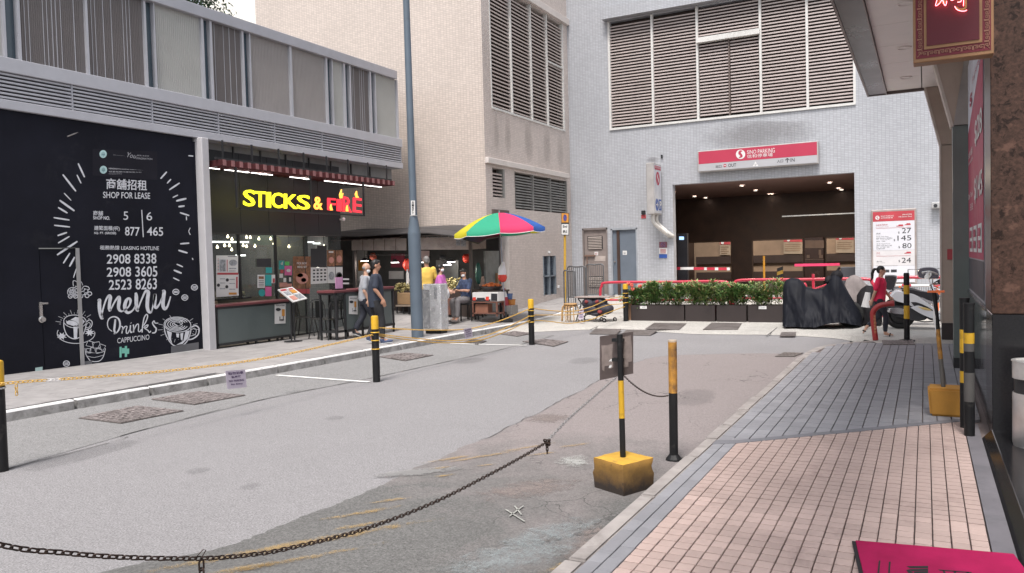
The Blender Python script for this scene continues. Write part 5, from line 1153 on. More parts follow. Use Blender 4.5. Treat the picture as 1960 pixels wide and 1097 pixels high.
# crop (1640,390) scale 6.45: header 70..190, body to 890 at centre; panel height in crop = 60..900
Vc = lambda y: (y-68)/(1000-68)
b = MB(); br(b, 0, 1, 0, Vc(195)); part('header', b, M('board_red', (.42, .045, .06), .5), pb); b = MB(); br(b, 0, 1, Vc(195)+.002, Vc(578)); part('upper_panel', b, M('board_white', (.6, .6, .64), .45, var=.03), pb); b = MB(); br(b, 0, 1, Vc(578)+.002, Vc(780)); part('middle_panel', b, M('board_warm', (.58, .56, .57), .45, var=.03), pb); b = MB(); br(b, 0, 1, Vc(780)+.002, 1); part('lower_panel', b, M('board_white', None), pb)
Uc = lambda x: (x-187)/(720-187)
b = MB(); bt(b, '27', Uc(560), Uc(678), Vc(292), Vc(360), bold=.0); bt(b, '145', Uc(503), Uc(678), Vc(388), Vc(455)); bt(b, '80', Uc(565), Uc(680), Vc(490), Vc(555)); bt(b, '24', Uc(555), Uc(672), Vc(680), Vc(745))
for x, y in ((512, 335), (455, 432), (515, 526), (515, 708)): bt(b, '$', Uc(x), Uc(x+18), Vc(y), Vc(y+30))
for s, x0_, x1_, y0_, y1_ in (('時租', 230, 285, 345, 358), ('Per Hour', 230, 285, 366, 373), ('日泊 Day Park', 230, 390, 388, 403), ('星期一至五 早上八時至晚上', 230, 440, 410, 425), ('Mon - Fri (except PH)', 230, 410, 432, 442), ('0800 - 2000', 230, 345, 452, 462), ('夜泊 Night Park', 230, 410, 484, 498), ('星期一至日 晚上六時', 230, 430, 508, 522), ('Mon - Sun 1800 - 0800', 230, 400, 530, 540), ('0800', 230, 340, 550, 560), ('每小時', 232, 300, 715, 728), ('Per Hour', 232, 345, 738, 745)): bt(b, s, Uc(x0_), Uc(x1_), Vc(y0_), Vc(y1_))
br(b, Uc(225), Uc(505), Vc(782), Vc(784), .024); br(b, Uc(415), Uc(490), Vc(832), Vc(868), .024); br(b, Uc(345), Uc(395), Vc(832), Vc(868), .024); part('black_lettering', b, mPBlk, pb)
b = MB(); bt(b, '私家車/電單車', Uc(228), Uc(378), Vc(232), Vc(250)); bt(b, 'Private Car', Uc(228), Uc(395), Vc(262), Vc(270)); br(b, Uc(228), Uc(670), Vc(283), Vc(286), .024); br(b, Uc(228), Uc(670), Vc(652), Vc(655), .024); bt(b, '貨車', Uc(230), Uc(275), Vc(602), Vc(618)); bt(b, 'Lorry', Uc(230), Uc(290), Vc(632), Vc(642))
for x, y, s in ((490, 245, 90), (597, 232, 75), (590, 602, 85)):
    br(b, Uc(x), Uc(x+s), Vc(y+14), Vc(y+24), .024); br(b, Uc(x+s*.3), Uc(x+s*.95), Vc(y), Vc(y+14), .024)
part('red_lettering', b, M('board_red', None), pb)
b = MB(); bt(b, 'SINO PARKING', Uc(290), Uc(458), Vc(118), Vc(135)); bt(b, '信和停車場', Uc(290), Uc(445), Vc(142), Vc(160)); bt(b, '堅拿道停車場', Uc(568), Uc(685), Vc(108), Vc(125)); bt(b, '148 Electric Road', Uc(520), Uc(688), Vc(135), Vc(152))
b.face([(X_(Uc(247))+.055*math.cos(a), YPb-.024, Z_(Vc(145))+.062*math.sin(a)) for a in [2*math.pi*k/20 for k in range(20)]]); part('white_lettering', b, mPaper, pb)
b = MB(); P = catmull([(.03, 0, .045), (-.01, 0, .03), (-.015, 0, .01), (.01, 0, -.01), (.012, 0, -.03), (-.03, 0, -.045)], 4); o = Vector((X_(Uc(247)), YPb-.03, Z_(Vc(145))))
for p, q in zip(P, P[1:]): b.face([o+p-XP*.011, o+p+XP*.011, o+q+XP*.011, o+q-XP*.011])
part('emblem', b, M('board_red', None), pb)
for x in (x0+.25, x1-.25): mb = MB(); mb.box(x-.03, x+.03, YG-.06, YG-.003, .4, zb2); mb.build('leg', M('board_frame', None), pb)
# wall camera
cm = thing('wall_camera', 'small grey box camera with a white face beside the beige pillar', 'camera', PY(1792, 394, YG)); p = PY(1792, 394, YG-.15); mb = MB(); mb.box(p.x-.12, p.x+.2, YG-.25, YG-.05, p.z-.08, p.z+.1); mb.build('body', M('cam_grey', (.4, .4, .4), .5), cm, bevel=.02)
mb = MB(); mb.lathe((p.x-.02, YG-.25, p.z), [(.05, 0), (.05, .02)], 12, (0, -1, 0)); mb.build('lens', mPBlk, cm)
vk = thing('wall_vent_pipe', 'tiny dark bracket above the projecting light box', 'bracket', PY(1267, 300, YG)); o_ = org(vk); mb = MB(); mb.box(o_.x-.02, o_.x+.03, YG-.06, YG-.001, o_.z-.06, o_.z+.06); mb.build('bracket', mSt, vk)
wS = worn('wall_soot', (.16, .145, .14), -.05, 1.3, .3, (0, 2), .75); wS2 = worn('wall_streak', (.25, .22, .2), -.05, 1.2, .2, (1, 2), .75)
for q in ((1338, 232, 1575, 284), (1236, 300, 1262, 312)):
    b = MB(); rectpx(b, WY, *q, nY, .004); part('rain_stain', b, wS, gb)
for q in ((966, 222, 978, 300, 0), (1004, 232, 1020, 312, 0), (1040, 244, 1054, 322, 0), (1066, 255, 1078, 328, 0), (945, 214, 955, 296, 0)):
    b = MB(); rectpx(b, SXw, *q[:4], XP, .004); part('rain_stain', b, wS2, bb)
# ================================================================== RIGHT BUILDING
rb = thing('right_building', 'polished granite fronted building at the right with piers, banners and a wide flat canopy', 'building', (.6, 10, 0))
def granite(name, col, dark, sc=55):
    m, t, b = nodes(name); p = pos(t); v = N(t, 'ShaderNodeTexVoronoi'); v.inputs['Scale'].default_value = sc; L(t, p, v.inputs['Vector'])
    f = nz(t, p, sc*.5, 5, .8); g2 = nz(t, p, sc*.22, 4, .7, .6)
    c = mixc(t, ramp(t, f, .38, .6), dark, col); c = mixc(t, ramp(t, g2, .55, .62), c, tuple(k*.25 for k in col)); c = mixc(t, math_(t, 'MULTIPLY', ramp(t, nz(t, p, sc*.12, 3), .6, .68), .6), c, tuple(min(1, k*1.9) for k in col))
    L(t, c, b.inputs['Base Color']); b.inputs['Roughness'].default_value = .3; b.inputs['Specular IOR Level'].default_value = .22; return m
mGran = granite('brown_granite', (.085, .046, .034), (.04, .023, .017), 62)
mBeige = M('beige_stone', (.42, .33, .27), .5, var=.06, bs=60, bp=.05, dirt=.15, dcol=(.25, .2, .17)); mBeigeL = M('beige_edge', (.55, .48, .42), .5)
zD = PY(1905, 601, 7.9).z
mb = MB(); mb.box(.505, 2.6, 7.9, 8.65, .1, zD-.004); mb.build('pillar_plinth', mBlkG, rb, bevel=.004)
mb = MB(); mb.box(.5, 2.6, 7.895, 8.65, zD, 7); mb.build('pillar', mGran, rb, bevel=.006)
mb = MB(); mb.box(.52, 2.6, 7.905, 8.645, zD-.004, zD); mb.build('pillar_seam', mDark, rb)
# polished strip, dado and wall beyond
mStrip = M('polished_panel', (.08, .085, .09), .06, metal=.9, bp=0, var=.05); mDado = M('polished_dado', (.03, .03, .034), .08, spec=1., bp=0, var=.2)
ye1 = PX(1870, 600, .52).y; ye0 = 8.66; yB0, yB1 = PX(1883.5, 300, .52).y, PX(1854.5, 300, .52).y
mb = MB(); mb.box(.51, .9, ye0, 12.2, .1, 1.16); mb.build('dado', mDado, rb, bevel=.004)
mb = MB(); mb.box(.5, .9, ye0, 12.2, 1.16, 1.2); mb.build('dado_cap', M('dado_cap', (.1, .1, .11), .2), rb)
mb = MB(); mb.box(.53, .9, 8.66, 12.2, 1.2, 5.2); mb.build('wall_panel', M('mirror_panel', (.5, .52, .55), .03, metal=1, bp=0, var=.02), rb)
mb = MB(); mb.box(.45, .9, 12.45, 15.98, .13, 5.2); mb.build('wall', M('grey_wall', (.25, .25, .25), .5), rb)
# piers
mPierG = M('green_grey_pier', (.13, .15, .14), .4, var=.1)
zP = 3.42
mb = MB(); mb.box(.335, .53, 12.2, 12.5, .27, zP); mb.build('pier', mPierG, rb, bevel=.004); mb = MB(); mb.box(.333, .53, 12.198, 12.5, .1, .27); mb.build('pier_base', mSt, rb)
mb = MB(); mb.box(.255, .45, 16.0, 16.4, .42, 3.6); mb.build('pier', mBeige, rb, bevel=.004); mb = MB(); mb.box(.252, .45, 15.99, 16.4, .1, .42); mb.build('pier_base', M('brown_black', (.03, .02, .02), .4), rb)
mb = MB(); mb.box(.235, .262, 15.985, 16.4, .42, 3.6); mb.build('pier_edge', mBeigeL, rb)
# canopy brackets: slanting faces from pier to canopy soffit
zC = 4.64
def bracket(y, x0, x1, z0, xt, mt, d=.3):
    mb = MB(); mb.prism([(x0, y, z0), (x1, y, z0), (x1+.05, y, zC), (xt, y, zC)], (0, d, 0)); mb.build('bracket', mt, rb, bevel=.004)
    mb = MB(); mb.prism([(x0-.02, y-.01, z0), (x0+.015, y-.01, z0), (xt+.03, y-.01, zC), (xt-.005, y-.01, zC)], (0, d+.02, 0)); mb.build('bracket_edge', mBeigeL, rb)
bracket(16.0, .255, .45, 3.58, .0, mBeige); bracket(12.2, .335, .53, 3.4, .03, mBeige)
mb = MB(); mb.prism([(.345, 12.19, 3.41), (.53, 12.19, 3.41), (.53, 12.19, 4.3), (.48, 12.19, 4.3)], (0, -.02, 0)); mb.build('bracket_panel', M('stone_panel', (.3, .27, .25), .5), rb)
bracket(8.7, .5, .9, 3.6, .2, mBeige)
# canopy
cn2 = thing('street_canopy', 'wide flat canopy with cream soffit panels and a sloping dark glass edge', 'canopy', (0, 8, zC))
mSof = M('soffit_cream', (.78, .735, .69), .5, var=.04, bs=20, bp=.02)
ye = 16.0; k = 0; y = ye; 
while y > -4:
    for x0, x1 in ((-.6, -.04), (-.032, .45)):
        mb = MB(); mb.box(x0+.004, x1-.004, y-1.19+.005, y-.005, zC, zC+.03); mb.build('soffit_panel', mSof, cn2, bevel=.002)
    y -= 1.19
mb = MB(); mb.box(-.66, .5, -4, ye, zC+.032, zC+.35); mb.build('deck', M('canopy_deck', (.1, .1, .1), .7), cn2)
mb = MB(); mb.hull8([(-.9, -4, zC-.035), (-.605, -4, zC-.035), (-.605, ye+.02, zC-.035), (-.9, ye+.02, zC-.035)], [(-.9, -4, zC+.4), (-.66, -4, zC+.4), (-.66, ye+.02, zC+.4), (-.9, ye+.02, zC+.4)]); mb.build('edge_glass', M('edge_glass', (.04, .04, .046), .3, var=.3, scale=2, bp=0, spec=.35), cn2)
mb = MB(); mb.box(-.93, -.9, -4, ye+.04, zC-.05, zC-.02); mb.box(-.615, -.6, -4, ye+.03, zC-.05, zC+.0); mb.box(-.93, .45, ye+.02, ye+.05, zC-.05, zC+.35); mb.build('edge_trim', M('trim_bronze', (.16, .13, .12), .4, metal=.4), cn2)
for (px, py) in ((1734, 148), (1731, 91), (1733, 6)):
    p = G(px, py, zC); mb = MB(); mb.torus((p.x, p.y, zC-.004), .085, .012, n=20, m=6); mb.lathe((p.x, p.y, zC-.004), [(.08, 0), (.08, .01)], 18); mb.build('recessed_light', mSof, cn2, smooth='auto')
# pink price banner on the wall
bn = thing('price_banner', 'tall pink and white parking tariff banner on the right wall with big dollar prices', 'banner', (.5, 10.2, 1.2)); XBn = .52
bx = onX(XBn); zb0, zb1 = 1.23, 4.15; ya_, yb_ = yB0, yB1
def bq(u, v): return Vector((XBn, lerp(yb_, ya_, u), lerp(zb1, zb0, v)))       # u to the right in view (towards camera), v down
def bR(b, u0, u1, v0, v1, off=.006): b.face([bq(u0, v1)-XP*off, bq(u1, v1)-XP*off, bq(u1, v0)-XP*off, bq(u0, v0)-XP*off])
def bT(b, s, u0, u1, v0, v1, **k): text(b, s, bq(u0, v1), bq(u1, v1), bq(u0, v0), bq(u1, v0), out=.014, **k)
mb = MB(); mb.box(XBn, XBn+.012, ya_-.03, yb_+.03, zb0-.03, zb1+.02); mb.build('board', M('banner_frame', (.4, .39, .42), .5), bn)
b = MB(); b.face([bq(0, .86)-XP*.006, bq(1, .86)-XP*.006, bq(1, .0+.13)-XP*.006, bq(0, .30)-XP*.006]); part('pink_field', b, M('banner_pink', (.4, .04, .1), .5, var=.05), bn)
b = MB(); b.face([bq(0, .30)-XP*.006, bq(1, .13)-XP*.006, bq(1, 0)-XP*.006, bq(0, 0)-XP*.006]); part('white_field', b, M('banner_white', (.62, .64, .72), .5), bn)
b = MB(); bR(b, 0, 1, .865, 1); part('dark_field', b, M('banner_dark', (.05, .055, .07), .5), bn)
b = MB(); bT(b, '$28', .55, .98, .33, .43, bold=.02); bT(b, '$145', .5, .98, .545, .645, bold=.02); bT(b, '時租', .08, .4, .4, .43); bT(b, 'Hourly', .08, .4, .44, .46); bT(b, 'Day Park', .05, .4, .58, .61); bT(b, '日泊', .2, .4, .63, .66)
for k in range(3): bR(b, .12+k*.29, .34+k*.29, .73, .835, .01)
part('white_lettering', b, mPaper, bn)
b = MB()
for k in range(3): bR(b, .17+k*.29, .29+k*.29, .745, .775, .016); bR(b, .17+k*.29, .29+k*.29, .79, .82, .016)
part('pink_inset', b, M('banner_pink', None), bn)
b = MB(); bT(b, 'S', .2, .36, .17, .22, bold=.05); bT(b, 'Parking', .4, .85, .13, .16); part('pink_lettering', b, M('banner_pink', None), bn)
b3 = thing('far_banner', 'narrow pink and white banner seen edge on between the green grey and beige piers', 'banner', (.44, 13.9, 1)); XB3 = .445
a, c = PX(1820.5, 500, XB3).y, PX(1826, 500, XB3).y
mb = MB(); mb.box(XB3-.02, XB3, 12.6, 15.4, 1.7, 3.9); mb.build('pink_field', M('banner_pink', None), b3); mb = MB(); mb.box(XB3-.02, XB3, 12.6, 15.4, 3.9, 4.5); mb.build('white_field', M('banner_white', None), b3); mb = MB(); mb.box(XB3-.02, XB3, 12.6, 15.4, .6, 1.7); mb.build('striped_field', M('banner_stripe', (.55, .3, .36), .5), b3)
# small red sign on beige pier
rs2 = thing('small_red_plate', 'small red plate on the beige pier', 'sign', PY(1817, 485, 15.98)); b = MB(); slab_px(b, onY(15.98), [(1813, 477), (1823, 477), (1823, 497), (1813, 497)], nY, .004, .02); b.build('plate', mPRed, rs2)
# hanging red sign with neon
YN = 7.4; NY_ = onY(YN)
hs_ = thing('hanging_neon_sign', 'hanging dark red restaurant sign with gold key pattern border and red neon characters', 'sign', (.2, YN, 3.2))
A, B = NY_(1748, 122), NY_(1897, 103); x0, x1 = A.x, B.x+.02; z0 = (A.z+B.z)/2; z1 = 4.3
mGold = M('aged_gold', (.33, .18, .09), .45, var=.15, metal=.2); mDR = M('sign_dark_red', (.16, .012, .025), .5, var=.12)
mb = MB(); mb.box(x0, x1, YN, YN+.16, z0, z1); mb.build('case', mGold, hs_, bevel=.006)
wN = x1-x0
def nb(b, ax, bx_, az, bz, off): b.box(x0+ax, x0+bx_, YN-off, YN+.001, z0+az, z0+bz)
b = MB(); nb(b, .02, wN-.02, .032, 1.2, .004); b.build('border_field', mDR, hs_)
b = MB(); nb(b, .08, wN-.08, .1, 1.2, .012); b.build('gold_frame', mGold, hs_)
b = MB(); nb(b, .1, wN-.1, .125, 1.2, .02); b.build('centre_field', M('sign_centre_red', (.11, .008, .018), .5, var=.1), hs_)
mKey = M('key_pattern', (.4, .2, .13), .5)
def key(b, cx, cz, s, flip=1, rot=0):
    P = [(-1, -1), (1, -1), (1, 1), (-.4, 1), (-.4, -.1), (.3, -.1), (.3, .45)] if flip > 0 else [(-1, 1), (1, 1), (1, -1), (-.4, -1), (-.4, .1), (.3, .1), (.3, -.45)]
    Q = [(x*s, z*s) if not rot else (z*s, x*s) for x, z in P]
    for p, q in zip(Q, Q[1:]):
        xa, xb, za, zb_ = min(p[0], q[0]), max(p[0], q[0]), min(p[1], q[1]), max(p[1], q[1]); t_ = .0022
        b.box(cx+xa-t_, cx+xb+t_, YN-.009, YN-.0045, cz+za-t_, cz+zb_+t_)
b = MB(); z = .085; k = 0
while z < .95:
    for cx in (x0+.049, x1-.049): key(b, cx, z0+z, .0165, 1 if k % 2 else -1)
    z += .044 if k % 2 else .0395; k += 1
x = .09; k = 0
while x < wN-.08: key(b, x0+x, z0+.066, .0155, 1 if k % 2 else -1, 1); x += .042 if k % 2 else .038; k += 1
for q in ((.03, .045, .06, .08), (wN-.03, .045, wN-.06, .08)): b.bar((x0+q[0], YN-.007, z0+q[1]), (x0+q[2], YN-.007, z0+q[3]), .004, .003)
b.build('key_border', mKey, hs_, kind='stuff')
mNeon = EM('neon_red', (1, .12, .14), 7); c4 = lambda x, y: (1730+x/7.835, y/7.835)
ch = MB(); ne = MB()
def nstroke(pts, r=.0028, off=.05): ne.tube([NY_(*c4(v.x, v.y))-YP*off for v in catmull([(a, c, 0) for a, c in pts], 4)], r, 6)
nstroke([(500, -60), (495, 30), (475, 95), (490, 110), (540, 70), (575, 20), (600, 85), (620, 108), (635, 80), (640, 40)]); nstroke([(480, -20), (560, -60), (640, -30)])
nstroke([(700, 25), (730, 30), (780, -10), (800, -50)]); nstroke([(800, 60), (850, 50), (860, 0), (840, -40)]); nstroke([(760, 120), (790, 165), (850, 190), (910, 190), (940, 175)]); nstroke([(890, 115), (892, 40), (880, -60)])
nstroke([(700, -60), (800, -120), (930, -90)])
ne.build('neon_tube', mNeon, hs_, smooth=True)
for pts, w_ in (([(505, 80), (530, 50), (545, 0), (550, -60)], 5), ([(590, 70), (575, 20), (560, -30)], 5), ([(620, 60), (610, 0)], 4), ([(780, 120), (830, 155), (890, 150), (925, 120), (925, 0)], 4), ([(740, 10), (790, -30)], 4), ([(800, 45), (840, 35)], 3)): stroke(ch, NY_, [c4(*p) for p in pts], w_, nY, .03)
ch.build('gold_character', M('gold_char', (.35, .24, .1), .35, metal=.6), hs_, fix=False)
mb = MB(); mb.box(x0+.1, x0+.13, YN+.06, YN+.09, z1, zC); mb.box(x1-.13, x1-.1, YN+.06, YN+.09, z1, zC); mb.build('hanger', mSt, hs_)
# ------------------------------------------------------------------ mat
mt_ = thing('door_mat', 'crimson door mat with black characters at the bottom right corner', 'mat', (.0, 4.3, .13)); mMat = M('mat_crimson', (.4, .018, .09), .95, var=.15, scale=5, bs=300, bp=.9, spec=.1); mMatB = M('mat_black', (.02, .018, .02), .95)
mb = MB(); P = [G(1635, 1035, .145), G(1960, 1063, .145)]; d = (P[1]-P[0]).normalized(); n2 = Vector((d.y, -d.x, 0)); e = P[0]+d*.78
mb.prism([P[0]-d*.012-ZP*.012, e-ZP*.012, e+n2*1.6-ZP*.012, P[0]-d*.012+n2*1.6-ZP*.012][::-1], (0, 0, .01)); mb.build('backing', mMatB, mt_)
mb = MB(); P0 = P[0]+d*.006+n2*.004; mb.prism([P0-ZP*.002, P0+d*.77-ZP*.002, P0+d*.77+n2*1.58-ZP*.002, P0+n2*1.58-ZP*.002][::-1], (0, 0, .008)); mb.build('pile', mMat, mt_, bevel=.003)
MZ = onZ(.1525); c5 = lambda x, y: (1560+x/4.4425, 850+y/4.4425); b = MB()
for q in ([(543, 990), (556, 990), (545, 1120), (528, 1120)], [(628, 1000), (643, 1000), (636, 1120), (620, 1120)], [(775, 1038), (962, 1036), (962, 1056), (810, 1056)], [(800, 1064), (962, 1060), (962, 1078), (820, 1082)], [(775, 1070), (800, 1066), (850, 1110), (820, 1130)], [(840, 1085), (962, 1080), (962, 1130), (850, 1130)], [(1045, 1066), (1330, 1088), (1335, 1097), (1060, 1076)], [(1080, 1072), (1095, 1072), (1150, 1140), (1120, 1140)], [(1180, 1080), (1200, 1080), (1200, 1140), (1185, 1140)], [(1290, 1085), (1310, 1086), (1300, 1140), (1285, 1140)], [(1400, 1100), (1600, 1110), (1605, 1120), (1405, 1112)]):
    polypx(b, MZ, [c5(*p) for p in q], ZP, .0)
part('black_character', b, mMatB, mt_)
# ------------------------------------------------------------------ steel bin
bi = thing('litter_bin', 'round brushed steel bin with a black band on the granite step', 'bin', (.77, 7.35, .19)); o_ = org(bi); zt_b = PY(1945, 693, 7.2).z
mSteel = M('brushed_steel', (.7, .68, .66), .38, metal=.75, var=.12, scale=9, bs=200, bp=.05)
h_ = zt_b-.19; r_ = .165
mb = MB(); mb.lathe(o_, [(r_-.006, 0), (r_-.004, .015), (r_, .02), (r_, h_*.62), (r_-.006, h_*.62)], 36); mb.build('body', mSteel, bi, smooth='auto')
mb = MB(); mb.lathe(o_, [(r_-.012, h_*.62), (r_-.012, h_*.79)], 36); mb.build('opening_band', mSt, bi, smooth='auto')
mb = MB(); mb.lathe(o_, [(r_-.006, h_*.79), (r_, h_*.79), (r_+.001, h_*.985), (r_+.008, h_*.99), (r_+.006, h_), (r_-.02, h_), (r_-.02, h_-.01)], 36); mb.build('lid_ring', mSteel, bi, smooth='auto')
mb = MB(); mb.ball(o_+Vector((-.08, -r_*.86, h_*.85)), (.008, .004, .014), 8, 6); mb.build('sticker', mPRed, bi)
# ================================================================== STREET OBJECTS
mYe = M('post_yellow', (.62, .36, .02), .45, var=.12, bs=30, bp=.1, dirt=.3, dcol=(.1, .06, .02), dscale=9); mBk = M('post_black', (.011, .011, .012), .45, spec=.3, var=.3, bs=30, bp=.1, dirt=.25, dcol=(.06, .055, .05), dscale=9)
mYeW = M('post_yellow_worn', (.5, .24, .035), .5, var=.2, bs=30, bp=.2, dirt=1.0, dcol=(.06, .035, .03), dscale=14)
def bollard(name, label, x, y, z, h, r, bands, group=None, top=True, cat='bollard'):
    t = thing(name, label, cat, (x, y, z), group)
    for a, c, m_ in bands:
        mb = MB(); mb.lathe((x, y, z), [(r, a*h), (r, c*h)] if c < 1 or not top else [(r, a*h), (r, c*h-.025), (r*.93, c*h-.008), (r*.7, c*h)], 18); mb.build('band', m_, t, smooth='auto')
    return t
bs = 'black street bollards with yellow tops and chains'
specs = [((5, 902), 'black bollard with yellow cap at the left edge of the picture, nearest on that side', .995, .085, .77), ((721, 731), 'black bollard with yellow cap in front of the two walking men', .985, .055, .8), ((1018, 660), 'black bollard with yellow cap between the lamp post and the wooden stool', .94, .06, .80), ((1198, 606), 'black bollard with yellow cap half hidden by the flowers at the left planter', .95, .065, .86)]
BOL = []
for (px, py), lab, h, r, s_ in specs:
    if px == 1198: p = PY(1198, 604, 19.0); p.z = hf(p.x, p.y)
    else: p = G(px, py)
    if px == 5: p = G(2, 902)
    t = bollard('bollard', lab, p.x, p.y, p.z, h, r if px != 5 else .06, [(0, s_, mBk), (s_, 1, mYe)], bs); BOL.append((p, h))
    mb = MB(); rr = .06 if px == 5 else r
    for z in ((.75, .63, .5) if px != 5 else (.75,)): mb.torus((p.x, p.y, p.z+h*z), rr+.004, .008, n=18, m=5)
    mb.build('chain_band', mYe if px != 5 else M('steel', None), t)
# chain maker
def chain_curve(p, q, sag, n=60, skew=0):
    p, q = Vector(p), Vector(q); return [p.lerp(q, t)-ZP*sag*4*t*(1-t)*(1+skew*(t-.5)) for t in [i/n for i in range(n+1)]]
def chain(name, label, cat, pts, lk_, wire, mt, parts_=True, group=None, wid=.011, mats=None):
    t = thing(name, label, cat, pts[0], group)
    seg = [0]
    for a, c in zip(pts, pts[1:]): seg.append(seg[-1]+(c-a).length)
    n = int(seg[-1]/lk_); i = 0
    M0 = MB().torus((0, 0, 0), wid, wire, n=12, m=5, ex=lk_*.62-wid); 
    me = M0.mesh('link', mt, smooth=True) if parts_ else None; me2 = None
    if mats: M1 = MB().torus((0, 0, 0), wid, wire, n=12, m=5, ex=lk_*.62-wid); me2 = M1.mesh('link', mats, smooth=True)
    big = MB()
    for k in range(n+1):
        s_ = min(k*lk_, seg[-1]-1e-4)
        while seg[i+1] < s_: i += 1
        u = (s_-seg[i])/(seg[i+1]-seg[i]); c = pts[i].lerp(pts[i+1], u); d = (pts[i+1]-pts[i]).normalized(); side = d.cross(ZP).normalized(); up = side.cross(d)
        if k % 2: side, up = (side+up).normalized(), (up-side).normalized()
        else: side, up = (side-up).normalized(), (up+side).normalized()
        Mx = Matrix((d, side, up)).transposed()
        if parts_ and k < 300: o = put('link', me2 if me2 and 12 < k < 16 else me, t, c); o.rotation_euler = Mx.to_euler()
        elif not parts_: big.torus(c, wid, wire, Mx, n=8, m=4, ex=lk_*.62-wid)
    if not parts_: big.build('links', mt, t, kind='stuff', smooth=True)
    else: big.bm.free()
    return t
mRust = M('rusty_iron', (.045, .028, .022), .6, metal=.5, var=.5, scale=30, bs=60, bp=.3); mGalv = M('galvanised', (.35, .34, .34), .5, metal=.6, var=.3, scale=30); mYCh = M('chain_yellow', (.68, .42, .1), .5, var=.12, scale=9)
XCh = -2.05
pA = [PX(x, y, XCh) for x, y in ((-320, 960), (0, 1043), (120, 1058), (240, 1067), (385, 1069), (480, 1062), (560, 1048), (700, 1012), (830, 962), (930, 912), (1000, 874), (1047, 846))]
cvA = catmull(pA, 8); chain('iron_chain', 'rusty iron chain swooping across the foreground road to the knot', 'chain', cvA, .024, .0026, mRust, True, wid=.0075)
p0 = G(1190, 935); ptop = PY(1185, 640, p0.y); pk = pA[-1]; pole_x = PY(1187, 760, 5.55).x
pB = [PX(1048, 844, XCh), PX(1085, 805, XCh), PX(1130, 765, XCh), PX(1180, 722, XCh)]
chain('thin_chain', 'thin pale chain rising from the knot to the back of the square board', 'chain', catmull(pB, 8), .022, .0026, mGalv, True, wid=.0075)
bE = G(1290, 882)
pC = [Vector(PX(1192, 716, XCh)), None]; q_ = PY(1280, 757, bE.y-.02)
chain('thin_chain', 'short dark chain sagging from the board post to the leaning bollard', 'chain', [Vector(PX(1193, 718, XCh)).lerp(q_, t)-ZP*.062*4*t*(1-t) for t in [i/30 for i in range(31)]], .02, .002, mRust, True, wid=.006)
kn = thing('chain_knot', 'tangled knot where the rusty chain joins the thin chain', 'chain', pk); mb = MB()
for k in range(9): mb.torus(pk+Vector((random.uniform(-.012, .012), random.uniform(-.015, .015), random.uniform(-.015, .015))), .009, .0034, Matrix.Rotation(random.random()*6, 3, rv()), n=10, m=5, ex=.006)
for k in range(3): mb.torus(pk-ZP*(.025+.018*k), .007, .003, Matrix.Rotation(R(90), 3, 'Y') @ Matrix.Rotation(k*1.5, 3, 'X'), n=10, m=5, ex=.006)
mb.build('knotted_links', mRust, kn, smooth=True)
pt = PX(385, 1069, XCh); dg = thing('dangling_chain', 'two iron links with a wire loop hanging from the foreground chain at the bottom left', 'chain', pt); mb = MB()
for k in range(4): mb.torus(pt-ZP*(.022+.026*k), .0095, .0034, Matrix.Rotation(R(90), 3, 'Y') @ Matrix.Rotation(k*1.57, 3, 'X'), n=10, m=5, ex=.008)
mb.tube([pt+Vector((0, .0, .0)), pt+Vector((0, .02, .02)), pt+Vector((.01, .0, .03)), pt+Vector((0, -.02, .01))], .0015, 5); mb.build('links', mRust, dg, smooth=True)
# yellow chains on the left
def bp(i, f): p, h = BOL[i]; return Vector((p.x, p.y, p.z+h*f))
c1_ = catmull([bp(0, .77)+YP*.06, PX(30, 732, -7.2), PX(300, 712, -7.2), PX(500, 687, -7.2), PX(640, 658, -7.2), bp(1, .72)-YP*.05], 10); chain('yellow_chain', 'long yellow plastic chain from the left edge bollard to the one before the walking men', 'chain', c1_, .042, .0042, mYCh, True, wid=.013, mats=mWhP)
def three(i, j, pxs, labs):
    for (fa, mid, fb), lab in zip(pxs, labs):
        a, c = bp(i, fa), bp(j, fb); Y0, Y1 = a.y, c.y; pts = [a]
        for x, y in mid: 
            # intersect the pixel ray with the vertical plane through both bollards
            d = ray(x, y); n = Vector((c.y-a.y, a.x-c.x, 0)); dd = Vector(d); t = (Vector((a.x, a.y, 0)).dot(n))/(dd.dot(n)); pts.append(Vector(_C)+dd*t)
        pts.append(c); chain('yellow_chain', lab, 'chain', catmull(pts, 8), .03, .0045, mYCh, False, wid=.0095)
three(1, 2, [(.825, [(770, 630), (830, 632), (900, 629), (960, 613)], .80), (.73, [(770, 645), (850, 652), (910, 648), (965, 629)], .645), (.71, [(770, 649), (840, 656), (910, 653), (965, 636)], .55)],
      ['topmost yellow chain between the second and third bollards, crossing the lamp post', 'middle yellow chain sagging before the wrapped cabinet', 'lowest yellow chain touching the kerb line between the second and third bollards'])
three(2, 3, [(.80, [(1060, 595), (1100, 595.5), (1135, 586), (1165, 573)], .68), (.65, [(1060, 603), (1100, 602), (1135, 594), (1165, 584)], .47), (.54, [(1050, 615), (1090, 619), (1130, 612), (1165, 598)], .4)],
      ['topmost yellow chain in front of the wooden stool', 'middle yellow chain crossing the stool legs and the trolley', 'lowest yellow chain below the trolley wheels'])
tg = thing('chain_tail', 'yellow chain end dangling by the left edge bollard', 'chain', PX(31, 736, -7.25)); mb = MB()
for k in range(3): mb.torus(org(tg)-ZP*(.02+.03*k), .012, .004, Matrix.Rotation(R(90), 3, 'Y') @ Matrix.Rotation(k*1.5, 3, 'X'), n=10, m=5, ex=.01)
mb.build('links', mYCh, tg, smooth=True)
mPur = M('notice_lilac', (.5, .44, .52), .5, var=.04); mInk = M('notice_ink', (.08, .05, .12), .6)
